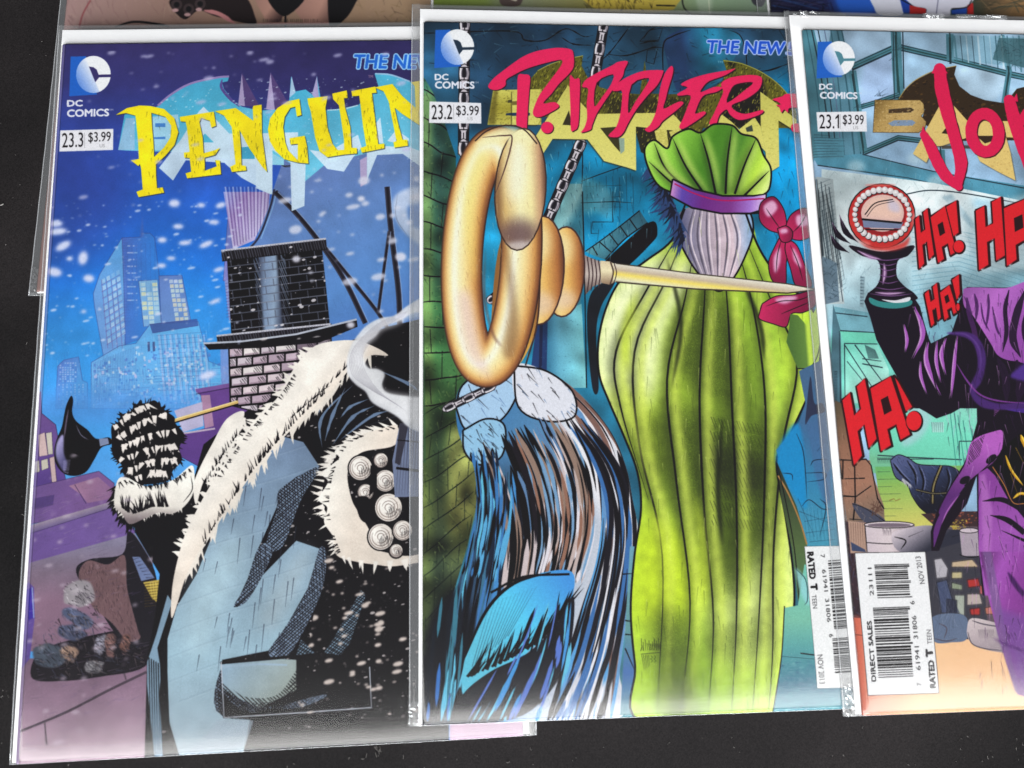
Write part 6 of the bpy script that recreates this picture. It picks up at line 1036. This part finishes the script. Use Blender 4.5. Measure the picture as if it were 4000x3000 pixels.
def cover_olive():
    s = Art('V', 3.0, (122, 134, 100), seed=32); F(s, 'k0')
    s.poly([(-700, -900), (2400, -900), (2400, 500), (-700, 500)], [(-600, 0), (2000, 0), (0, (110, 130, 60)), (.25, (140, 146, 116)), (.5, (150, 140, 70)), (.8, (140, 166, 130)), (1, (130, 150, 126))])
    s.poly([(560, -100), (1290, -100), (1290, 40), (1180, 90), (700, 90)], (206, 180, 70), 1, .9)
    for i in range(90):
        x = s.rng.uniform(580, 1120); y = s.rng.uniform(-30, 90); s.line([(x, y), (x + s.rng.uniform(-50, 20), y - s.rng.uniform(20, 80))], 7, s.rng.choice([INK, (50, 34, 20), (226, 200, 90)]), 1, .6, .1)
    s.line([(1130, 40), (1280, 45)], 9, INK); s.line([(1330, -20), (1350, 60), (1400, 110)], 9, INK, 1); s.poly([(1440, -60), (1560, -60), (1560, 110), (1480, 110)], (180, 196, 170), 1, .7, 10)
    s.line([(1540, -40), (1550, 110)], 6, (226, 230, 200), 0); s.poly([(1880, -40), (1990, -40), (1960, 50), (1890, 30)], (60, 60, 66), 1)
    s.poly([(-90, -60), (70, -60), (60, 40), (-80, 40)], (90, 74, 70), 1); s.poly([(-60, -40), (40, -60), (30, 10)], (200, 190, 170), 1)
    s.poly([(-640, -60), (-200, -60), (-160, 60), (-640, 60)], (130, 150, 60), 0, .7, 30)
    return s
def cover_navy():
    s = Art('W', 3.0, (28, 34, 80), seed=33); F(s, 'k')
    s.poly([(100, -900), (2600, -900), (2600, 500), (100, 500)], [(200, 0), (2212, 0), (0, (18, 18, 44)), (.22, (30, 34, 80)), (.28, (30, 80, 170)), (.4, (34, 76, 170)), (.75, (36, 60, 50)), (.85, (90, 76, 56)), (1, (160, 120, 76))])
    for i in range(30): s.line([(s.rng.uniform(230, 720), s.rng.uniform(-20, 90)), (s.rng.uniform(230, 720), s.rng.uniform(-20, 110))], s.rng.uniform(8, 26), s.rng.choice([(14, 14, 36), (60, 56, 90), (40, 70, 120), (20, 20, 60)]), 1, .5, .3, .8)
    s.poly([(740, -40), (980, -40), (1010, 110), (800, 110)], (36, 96, 200), 1, .9, 6)
    s.poly([(1000, -60), (1230, -60), (1260, 110), (1080, 120), (1030, 60)], (224, 222, 234), 1); s.poly([(1230, -20), (1320, 10), (1320, 100), (1260, 100)], (30, 70, 170)); s.poly([(1310, 40), (1440, 70), (1440, 110), (1310, 112)], (196, 40, 40)); s.line([(1230, -10), (1330, 40), (1440, 65), (1450, 110)], 8, INK)
    s.poly([(1290, -60), (1790, -60), (1760, 60), (1640, 70), (1620, 130), (1450, 120), (1440, 70), (1330, 40)], (226, 224, 238), 1); s.line([(1540, -40), (1520, 110)], 6, (90, 90, 120), 0)
    s.poly([(1640, 80), (1760, 60), (1760, 110), (1640, 112)], (36, 80, 180)); s.poly([(1765, 40), (1810, 20), (1815, 112), (1765, 112)], (196, 40, 40)); s.line([(1640, 70), (1760, 55), (1800, 0)], 8, INK)
    for i in range(26): s.line([(s.rng.uniform(1820, 2300), s.rng.uniform(-30, 110)), (s.rng.uniform(1820, 2300), s.rng.uniform(-30, 110))], s.rng.uniform(8, 22), s.rng.choice([(60, 60, 46), (180, 140, 96), (120, 90, 60), (40, 60, 56)]), 1, .5, .3, .6)
    return s
# ------------------------------------------------------------------ materials
def node_mat(name):
    m = bpy.data.materials.new(name); m.use_nodes = True
    nt = m.node_tree; nt.nodes.clear(); out = nt.nodes.new('ShaderNodeOutputMaterial')
    return m, nt, out
def N(nt, kind, **kw):
    n = nt.nodes.new(kind)
    for k, v in kw.items():
        if k in n.inputs: n.inputs[k].default_value = v
        else: setattr(n, k, v)
    return n

def print_mat(name, im):
    m, nt, out = node_mat(name)
    t = N(nt, 'ShaderNodeTexImage'); t.image = im; t.interpolation = 'Cubic'; t.extension = 'EXTEND'
    b = N(nt, 'ShaderNodeBsdfPrincipled', Roughness=0.2); b.inputs['Specular IOR Level'].default_value = 0.35
    nt.links.new(t.outputs[0], b.inputs['Base Color']); nt.links.new(b.outputs[0], out.inputs[0])
    return m

def film_mat(name, haze=0.004, rough=0.12, ior=1.62, wave=0.00005):
    """clear polypropylene: see-through, slightly milky, with the mirror reflection of its two faces"""
    m, nt, out = node_mat(name)
    tr = N(nt, 'ShaderNodeBsdfTransparent'); tr.inputs[0].default_value = (0.985, 0.985, 0.985, 1)
    df = N(nt, 'ShaderNodeBsdfDiffuse'); df.inputs[0].default_value = (0.85, 0.86, 0.88, 1)
    gl = N(nt, 'ShaderNodeBsdfGlossy', Roughness=rough)
    m1 = N(nt, 'ShaderNodeMixShader', Fac=haze); m2 = N(nt, 'ShaderNodeMixShader')
    f0 = 2 * ((ior - 1) / (ior + 1)) ** 2                 # two faces, the same from above and from below
    lw = N(nt, 'ShaderNodeLayerWeight', Blend=0.5); pw = N(nt, 'ShaderNodeMath', operation='POWER'); pw.inputs[1].default_value = 5
    fr = N(nt, 'ShaderNodeMath', operation='MULTIPLY_ADD'); fr.inputs[1].default_value = 1 - f0; fr.inputs[2].default_value = f0
    tc = N(nt, 'ShaderNodeTexCoord'); nz = N(nt, 'ShaderNodeTexNoise', Scale=38.0, Detail=2.0); bp = N(nt, 'ShaderNodeBump', Strength=1.0, Distance=wave)
    nt.links.new(tc.outputs['Object'], nz.inputs['Vector']); nt.links.new(nz.outputs[0], bp.inputs['Height'])
    for x in (lw, gl): nt.links.new(bp.outputs[0], x.inputs['Normal'])
    nt.links.new(lw.outputs['Facing'], pw.inputs[0]); nt.links.new(pw.outputs[0], fr.inputs[0])
    nt.links.new(tr.outputs[0], m1.inputs[1]); nt.links.new(df.outputs[0], m1.inputs[2])
    nt.links.new(fr.outputs[0], m2.inputs[0]); nt.links.new(m1.outputs[0], m2.inputs[1]); nt.links.new(gl.outputs[0], m2.inputs[2])
    nt.links.new(m2.outputs[0], out.inputs[0])
    return m

def paper_mat(name, c0, c1, scale, rough=0.6, lines=False):
    m, nt, out = node_mat(name)
    tc = N(nt, 'ShaderNodeTexCoord')
    nz = N(nt, 'ShaderNodeTexWave' if lines else 'ShaderNodeTexNoise', Scale=scale)
    if lines: nz.bands_direction = 'Z'
    rp = N(nt, 'ShaderNodeValToRGB'); rp.color_ramp.elements[0].color = (*c0, 1); rp.color_ramp.elements[1].color = (*c1, 1)
    b = N(nt, 'ShaderNodeBsdfPrincipled', Roughness=rough)
    nt.links.new(tc.outputs['Object'], nz.inputs['Vector']); nt.links.new(nz.outputs['Fac'] if not lines else nz.outputs[1], rp.inputs[0])
    nt.links.new(rp.outputs[0], b.inputs['Base Color']); nt.links.new(b.outputs[0], out.inputs[0])
    return m

M_FILM = film_mat('clear_film')
M_EDGE = film_mat('film_margin', haze=0.05, rough=0.12, wave=0.00012)
M_SEAM = film_mat('heat_sealed_seam', haze=0.2, rough=0.15, ior=1.7, wave=0.0002)  # white haze in the seam stands in for lamp glints along the edge
M_BOARD = paper_mat('white_card', (0.74, 0.73, 0.73), (0.80, 0.785, 0.78), 90)
M_PAGES = paper_mat('page_edges', (0.62, 0.60, 0.57), (0.80, 0.78, 0.76), 3000, lines=True)
M_STEEL = paper_mat('staple_steel', (0.45, 0.45, 0.46), (0.55, 0.55, 0.56), 50, 0.3)

# ------------------------------------------------------------------ mesh helpers (local millimetres: u right, v down, z up)
CURL = {4.1: .18, 5.9: .40, 7.2: .25}                  # how far each near book's foot curls down
def warp(u, v, sd):
    """the gentle cockle of a book lying in its sleeve"""
    a = CURL.get(sd, 0.0)
    return a * (1 - math.exp(-(BH - min(v, BH)) / 12)) + 0.10 * math.sin(u * .031 + sd) * math.sin(v * .023 + sd * 2) + 0.05 * math.sin(u * .07 + v * .05 + sd)
class MB:
    def __init__(s, sd=0.0): s.bm = bmesh.new(); s.uv = s.bm.loops.layers.uv.new('UVMap'); s.sd = sd
    def v(s, u, v, z): return s.bm.verts.new((u * .001, -v * .001, (z + warp(u, v, s.sd)) * .001))
    def face(s, vs, mi=0, uv=None):
        try: f = s.bm.faces.new(vs)
        except ValueError: return
        f.material_index = mi; f.smooth = True
        if uv:
            for l, t in zip(f.loops, uv): l[s.uv].uv = t
    def sheet(s, us, vs, zf, mi=0, uv=False):
        g = [[s.v(u, v, zf(u, v)) for u in us] for v in vs]
        for j in range(len(vs) - 1):
            for i in range(len(us) - 1):
                t = [(us[a] / BW, 1 - vs[b] / BH) for a, b in ((i, j + 1), (i + 1, j + 1), (i + 1, j), (i, j))] if uv else None
                s.face([g[j + 1][i], g[j + 1][i + 1], g[j][i + 1], g[j][i]], mi, t)
        return g
    def slab(s, us, vs, zt, zb, mi=0, uv=False, side=None):
        a = s.sheet(us, vs, zt, mi, uv); b = s.sheet(us, vs, zb, mi if side is None else side)
        ring = lambda g: g[0] + [r[-1] for r in g[1:]] + g[-1][-2::-1] + [r[0] for r in g[-2:0:-1]]
        A, B = ring(a), ring(b)
        for i in range(len(A)):
            k = (i + 1) % len(A); p = A[i].co * 1000, A[k].co * 1000
            t = [(min(max(x.x / BW, .002), .998), 1 - min(max(-x.y / BH, .002), .998)) for x in (p[0], p[1], p[1], p[0])]
            s.face([A[i], A[k], B[k], B[i]], mi if side is None else side, t)
    def tube(s, pts, r, mi=0, n=6):
        rings = []
        for i, p in enumerate(pts):
            a, b = pts[max(0, i - 1)], pts[min(len(pts) - 1, i + 1)]
            d = Vector((b[0] - a[0], b[1] - a[1], 0)).normalized(); q = Vector((-d.y, d.x, 0))
            rings.append([s.v(p[0] + q.x * r * math.cos(t), p[1] + q.y * r * math.cos(t), p[2] + r * .7 * math.sin(t)) for t in (2 * math.pi * k / n for k in range(n))])
        for A, B in zip(rings, rings[1:]):
            for k in range(n): s.face([A[k], A[(k + 1) % n], B[(k + 1) % n], B[k]], mi)
        s.face(rings[0][::-1], mi); s.face(rings[-1], mi)
    def done(s, name, mats, parent):
        bmesh.ops.recalc_face_normals(s.bm, faces=s.bm.faces)
        me = bpy.data.meshes.new(name); s.bm.to_mesh(me); s.bm.free()
        for m_ in mats: me.materials.append(m_)
        o = bpy.data.objects.new(name, me); C.objects.link(o); o.parent = parent
        return o

lin = lambda a, b, n: [a + (b - a) * i / n for i in range(n + 1)]
def sleeved_book(key, im, label, bl0, bl1, br, bt, bb, sl, sr, st, sb, sd, crumple=()):
    """one book with its white card in a clear sleeve; b* = how far the card shows past the book, s* = how far the sleeve does"""
    t = bpy.data.objects.new('comic_book', None); C.objects.link(t)
    t.matrix_world = POSE[key].mat; t.empty_display_size = .02
    t['label'] = label; t['category'] = 'comic book'; t['group'] = 'comic books laid out in clear sleeves'
    rg = random.Random(int(sd * 100) + 3)
    us = [0, .25, .6, 1.2, 2.4] + lin(6, 162, 13) + [165.8, 167.2, 167.9, BW]; vs = [0, .3, 1.0] + lin(6, 254, 20) + [258, 259.2, BH]
    def top(u, v):                                        # rounded along the spine, eased at the other edges
        e = min(BW - u, v, BH - v); z = -.10 * math.exp(-e / .5) - .42 * math.exp(-u / .7)
        return z - .10 * math.exp(-(u - 7.5) ** 2 / 2)
    mb = MB(sd)
    mb.slab(us, vs, top, lambda u, v: top(u, v) * (1 if u > 3 else .9) - (.38 if u > .4 else 1.0), 0, True)
    mb.sheet(us, vs, lambda u, v: top(u, v) + .16, 1)     # the film lying on the cover
    mb.done('cover', [print_mat('printed_cover_' + key, im), M_FILM], t)
    mb = MB(sd); mb.slab(lin(.5, 167.6, 8), lin(.5, 259.5, 10), lambda u, v: -.5, lambda u, v: -1.32); pg = mb.done('page_block', [M_PAGES], t)
    for v in (62, 198):
        mb = MB(sd); mb.tube([(.35, v - 6, -.8), (.2, v - 5.6, -.72), (.16, v, -.7), (.2, v + 5.6, -.72), (.35, v + 6, -.8)], .18, 0, 5); mb.done('staple', [M_STEEL], pg)
    # card: its left edge is let run a little askew under the book
    L = lambda v: -(bl0 + (bl1 - bl0) * v / BH)
    mb = MB(sd); cu = [0, .15] + lin(3, 165, 9) + [BW + br - .15, BW + br]; cv = [-bt, -bt + .2, -.3, .6] + lin(20, 240, 8) + [BH + bb - .2, BH + bb]
    sk = lambda u, v: u if u > 2.9 else u + L(v)
    class Skew(MB):
        def v(s, u, v, z): return MB.v(s, sk(u, v), v, z)
    mb = Skew(sd); ez = lambda u, v: .25 * max(0, 1 - u / 2.5) * 0
    mb.slab(cu, cv, lambda u, v: -1.36 - .06 * math.exp(-min(u, BW + br - u, v + bt, BH + bb - v) / .12), lambda u, v: -1.94)
    # film over the strips of card that the book leaves bare: it slopes from the book down to the card
    dz = lambda d, w: -1.2 + (1.2 - .02) * max(0., min(1., 1 - d / max(w, .01))) ** 2.2
    mb.sheet([0, 1, 2.9] + lin(10, 160, 8) + [BW + br - .01], lin(-bt, -.05, 8), lambda u, v: dz(-v, bt), 1)
    if max(bl0, bl1) > .3:
        g = []
        for v in lin(0, BH, 26): g.append([MB.v(mb, L(v) * k, v, dz(-L(v) * k, -L(v))) for k in (1, .75, .5, .25, 0.02)])
        for a, b in zip(g, g[1:]):
            for i in range(4): mb.face([a[i], a[i + 1], b[i + 1], b[i]], 1)
    if br > .3: mb.sheet(lin(BW + .05, BW + br, 4), lin(0, BH, 26), lambda u, v: dz(u - BW, br), 1)
    mb.done('backing_board', [M_BOARD, M_FILM], t)
    # sleeve: clear margins, back sheet and heat-sealed edges
    mb = MB(sd); jit = lambda v: .22 * math.sin(v * .09 + sd * 3) + .12 * math.sin(v * .31 + sd)
    zm = lambda: rg.uniform(-.05, .05)
    l0 = lambda v: -(sl + .25 * math.sin(v * .02 + sd)); r0 = lambda v: BW + sr + .3 * math.sin(v * .018 + sd)
    vv = lin(-st, BH + sb, 52)
    for side in (0, 1):
        g = []
        for v in vv:
            a = (min(L(v), 0) - .02) if side == 0 else BW + br + .02; b = l0(v) if side == 0 else r0(v)
            if side == 0: b = min(b, a - .15)
            else: b = max(b, a + .15)
            g.append([mb.v(a + (b - a) * k, v, -1.15 - .35 * k + (.12 * math.sin(k * 6 + jit(v) * 4) if 0 < k < 1 else 0) + zm() * .4) for k in (0, .25, .5, .75, 1)])
        for p, q in zip(g, g[1:]):
            for i in range(4): mb.face([p[i], p[i + 1], q[i + 1], q[i]], 0)
    mb.sheet(lin(l0(0), r0(0), 6), lin(-st, BH + sb, 8), lambda u, v: -1.98, 0)
    if st > bt: mb.sheet(lin(l0(0), r0(0), 12), lin(-st, -bt - .02, 3), lambda u, v: -1.2 - .3 * max(0, -v - bt) / max(.1, st - bt), 0)
    if sb > bb: mb.sheet(lin(l0(BH), r0(BH), 30), [BH + bb + .02, BH + (sb + bb) / 2, BH + sb], lambda u, v: -1.0 - .3 * (v - BH - bb) / (sb - bb + .01) + .06 * math.sin(u * .4), 0)
    bag = mb.done('plastic_sleeve', [M_EDGE], t)
    for side in (0, 1):
        mb = MB(sd); f = l0 if side == 0 else r0
        def edge(v):
            a = (min(L(v), 0) - .02) if side == 0 else BW + br + .02
            return min(f(v), a - .15) if side == 0 else max(f(v), a + .15)
        mb.tube([(edge(v), v, -1.5 + .06 * math.sin(v * .4)) for v in lin(-st, BH + sb, 60)], .2 + .05 * side, 0, 6); mb.done('side_seam', [M_SEAM], bag)
    mb = MB(sd); mb.tube([(u, BH + sb, -1.35 + .05 * math.sin(u * .3)) for u in lin(l0(BH), r0(BH), 50)], .11, 0, 6); mb.done('bottom_seam', [M_SEAM], bag)
    for cu_, cv_, w_, h_ in crumple:                       # puckered film at a corner
        mb = MB(sd); nu, nv = 7, 12
        g = [[mb.v(cu_ + w_ * i / nu + rg.uniform(-.15, .15), cv_ + h_ * j / nv + rg.uniform(-.2, .2), -1.25 + rg.uniform(-.3, .55) * (1 if 0 < i < nu and 0 < j < nv else .25)) for i in range(nu + 1)] for j in range(nv + 1)]
        for j in range(nv):
            for i in range(nu):
                a, b, c, d = g[j][i], g[j][i + 1], g[j + 1][i + 1], g[j + 1][i]
                mb.face([a, b, c], 0); mb.face([a, c, d], 0)
        for f in mb.bm.faces: f.smooth = False
        mb.done('corner_pucker', [M_EDGE], bag)
    return t

# ------------------------------------------------------------------ the table
def table():
    m, nt, out = node_mat('black_table_cover')
    tc = N(nt, 'ShaderNodeTexCoord'); b = N(nt, 'ShaderNodeBsdfPrincipled', Roughness=0.75); b.inputs['Specular IOR Level'].default_value = 0.06
    fine = N(nt, 'ShaderNodeTexNoise', Scale=2600.0, Detail=2.0); big = N(nt, 'ShaderNodeTexNoise', Scale=9.0, Detail=4.0); spk = N(nt, 'ShaderNodeTexVoronoi', Scale=210.0); spk.inputs['Randomness'].default_value = 1
    r1 = N(nt, 'ShaderNodeValToRGB'); r1.color_ramp.elements[0].position = .3; r1.color_ramp.elements[0].color = (.0058, .0054, .0056, 1); r1.color_ramp.elements[1].position = .75; r1.color_ramp.elements[1].color = (.0145, .0132, .0136, 1)
    r2 = N(nt, 'ShaderNodeValToRGB'); r2.color_ramp.elements[0].position = .35; r2.color_ramp.elements[0].color = (.62, .62, .62, 1); r2.color_ramp.elements[1].position = .7; r2.color_ramp.elements[1].color = (1.7, 1.6, 1.58, 1)
    r3 = N(nt, 'ShaderNodeValToRGB'); r3.color_ramp.elements[0].position = .02; r3.color_ramp.elements[0].color = (1, 1, 1, 1); r3.color_ramp.elements[1].position = .07; r3.color_ramp.elements[1].color = (0, 0, 0, 1)
    mx = N(nt, 'ShaderNodeMix', data_type='RGBA', blend_type='MULTIPLY'); mx.inputs[0].default_value = 1
    m2 = N(nt, 'ShaderNodeMix', data_type='RGBA', blend_type='MIX'); m2.inputs[7].default_value = (.04, .036, .034, 1)
    ml = N(nt, 'ShaderNodeMath', operation='MULTIPLY'); msk = N(nt, 'ShaderNodeTexNoise', Scale=60.0); r4 = N(nt, 'ShaderNodeValToRGB'); r4.color_ramp.elements[0].position = .52; r4.color_ramp.elements[1].position = .62
    bp = N(nt, 'ShaderNodeBump', Strength=.35, Distance=.00015)
    for n_ in (fine, big, spk, msk): nt.links.new(tc.outputs['Object'], n_.inputs['Vector'])
    nt.links.new(fine.outputs[0], r1.inputs[0]); nt.links.new(big.outputs[0], r2.inputs[0]); nt.links.new(r1.outputs[0], mx.inputs[6]); nt.links.new(r2.outputs[0], mx.inputs[7])
    nt.links.new(spk.outputs['Distance'], r3.inputs[0]); nt.links.new(msk.outputs[0], r4.inputs[0]); nt.links.new(r3.outputs[0], ml.inputs[0]); nt.links.new(r4.outputs[0], ml.inputs[1])
    nt.links.new(ml.outputs[0], m2.inputs[0]); nt.links.new(mx.outputs[2], m2.inputs[6]); nt.links.new(m2.outputs[2], b.inputs['Base Color'])
    nt.links.new(fine.outputs[0], bp.inputs['Height']); nt.links.new(bp.outputs[0], b.inputs['Normal']); nt.links.new(b.outputs[0], out.inputs[0])
    bm = bmesh.new(); bmesh.ops.create_cube(bm, size=1)
    bmesh.ops.scale(bm, vec=(1.5, 1.2, .03), verts=bm.verts); bmesh.ops.translate(bm, vec=(0, .1, -.0152), verts=bm.verts)
    bmesh.ops.bevel(bm, geom=bm.edges[:], offset=.004, segments=3, affect='EDGES')
    me = bpy.data.meshes.new('tabletop'); bm.to_mesh(me); bm.free(); me.materials.append(m)
    o = bpy.data.objects.new('tabletop', me); C.objects.link(o); o['kind'] = 'structure'; o['label'] = 'black matte tabletop under the comic books'
    # specks of lint and dust
    m, nt, out = node_mat('pale_lint'); tc = N(nt, 'ShaderNodeTexCoord'); nz = N(nt, 'ShaderNodeTexNoise', Scale=300.0); rp = N(nt, 'ShaderNodeValToRGB')
    rp.color_ramp.elements[0].color = (.05, .045, .042, 1); rp.color_ramp.elements[1].color = (.30, .28, .26, 1); b = N(nt, 'ShaderNodeBsdfPrincipled', Roughness=.8)
    nt.links.new(tc.outputs['Object'], nz.inputs[0]); nt.links.new(nz.outputs[0], rp.inputs[0]); nt.links.new(rp.outputs[0], b.inputs['Base Color']); nt.links.new(b.outputs[0], out.inputs[0])
    rg = random.Random(4); bm = bmesh.new()
    def fibre(x, y, L, an, r, curl):
        ring = []
        for k in range(5):
            t = k / 4; a = an + curl * t; x1, y1 = x + math.cos(a) * L * t, y + math.sin(a) * L * t
            nx, ny = -math.sin(a) * r, math.cos(a) * r
            ring.append([bm.verts.new((x1 + nx, y1 + ny, .0003)), bm.verts.new((x1, y1, .0003 + r * 1.4)), bm.verts.new((x1 - nx, y1 - ny, .0003))])
        for p, q in zip(ring, ring[1:]):
            for i in range(2): bm.faces.new([p[i], p[i + 1], q[i + 1], q[i]])
    for _ in range(150):
        px = rg.uniform(-100, 4100); py = rg.choice([rg.uniform(2700, 3050), rg.uniform(2850, 3050)]) if rg.random() < .8 else rg.uniform(0, 2900)
        if py < 2750: px = rg.uniform(-60, 240 - py * .07)
        q = unproj(px, py, 0); fibre(q[0], q[1], rg.uniform(.0002, .0016) * rg.random(), rg.uniform(0, 6.3), rg.uniform(.00004, .00010), rg.uniform(-1, 1))
    q = unproj(4, 803, 0); fibre(q[0], q[1], .0012, .3, .00016, .4)
    q = unproj(1470, 2930, 0)
    for _ in range(14): fibre(q[0] + rg.uniform(-.0012, .0012), q[1] + rg.uniform(-.0016, .0016), rg.uniform(.0004, .0014), rg.uniform(-2, -1), .00008, .5)
    me = bpy.data.meshes.new('lint'); bm.to_mesh(me); bm.free(); me.materials.append(m)
    o = bpy.data.objects.new('lint', me); C.objects.link(o); o['kind'] = 'stuff'; o['label'] = 'specks of pale lint scattered on the black tabletop'
table()

# ------------------------------------------------------------------ the six books
sleeved_book('U', cover_brown().image('print_brown'), 'brown and pink comic book mostly tucked under the top of the yellow-titled one',
             .4, .4, 1.4, 7, .2, 3.4, 4.5, 9, 1.2, 1.1, [(-3.4, 250, 3.2, 11)])
sleeved_book('V', cover_olive().image('print_olive'), 'olive green comic book peeking out above the one with the crimson brush lettering',
             .9, .9, 1.4, 7, .2, 1.3, 4.5, 9, 1.2, 2.3)
sleeved_book('W', cover_navy().image('print_navy'), 'navy comic book with white, red and blue patches at the top right corner',
             .8, .8, 1.4, 7, .2, 5.2, 4.5, 9, 1.2, 3.7)
sleeved_book('P', cover_winter().image('print_winter'), 'sleeved comic book with a torn yellow title over a snowy blue night cover',
             1.1, 2.0, 2.2, 7.0, .0, 2.6, 4.4, 9.0, .5, 4.1, [(BW + 2.3, 250, 2.6, 10.4)])
sleeved_book('R', cover_vault().image('print_vault'), 'sleeved comic book with crimson brush lettering, a brass hoop and a lime green drape',
             1.5, 1.4, 1.4, 6.6, .0, 4.7, 4.5, 8.6, .5, 5.9, [(-4.8, 252, 4.4, 8.6), (150, -8.8, 16, 2.2), (-4.8, 60, 1.2, 120)])
sleeved_book('J', cover_hall().image('print_hall'), 'sleeved comic book with red HA! lettering and purple cloth on its cover',
             4.4, 1.9, 1.4, 7.4, .0, 6.2, 4.5, 9.2, .5, 7.2, [(-5.4, 250, 5.0, 10.6), (52, -9.3, 9, 2.2), (66, -9.3, 22, 2.0), (0, -9.3, 3, 3)])
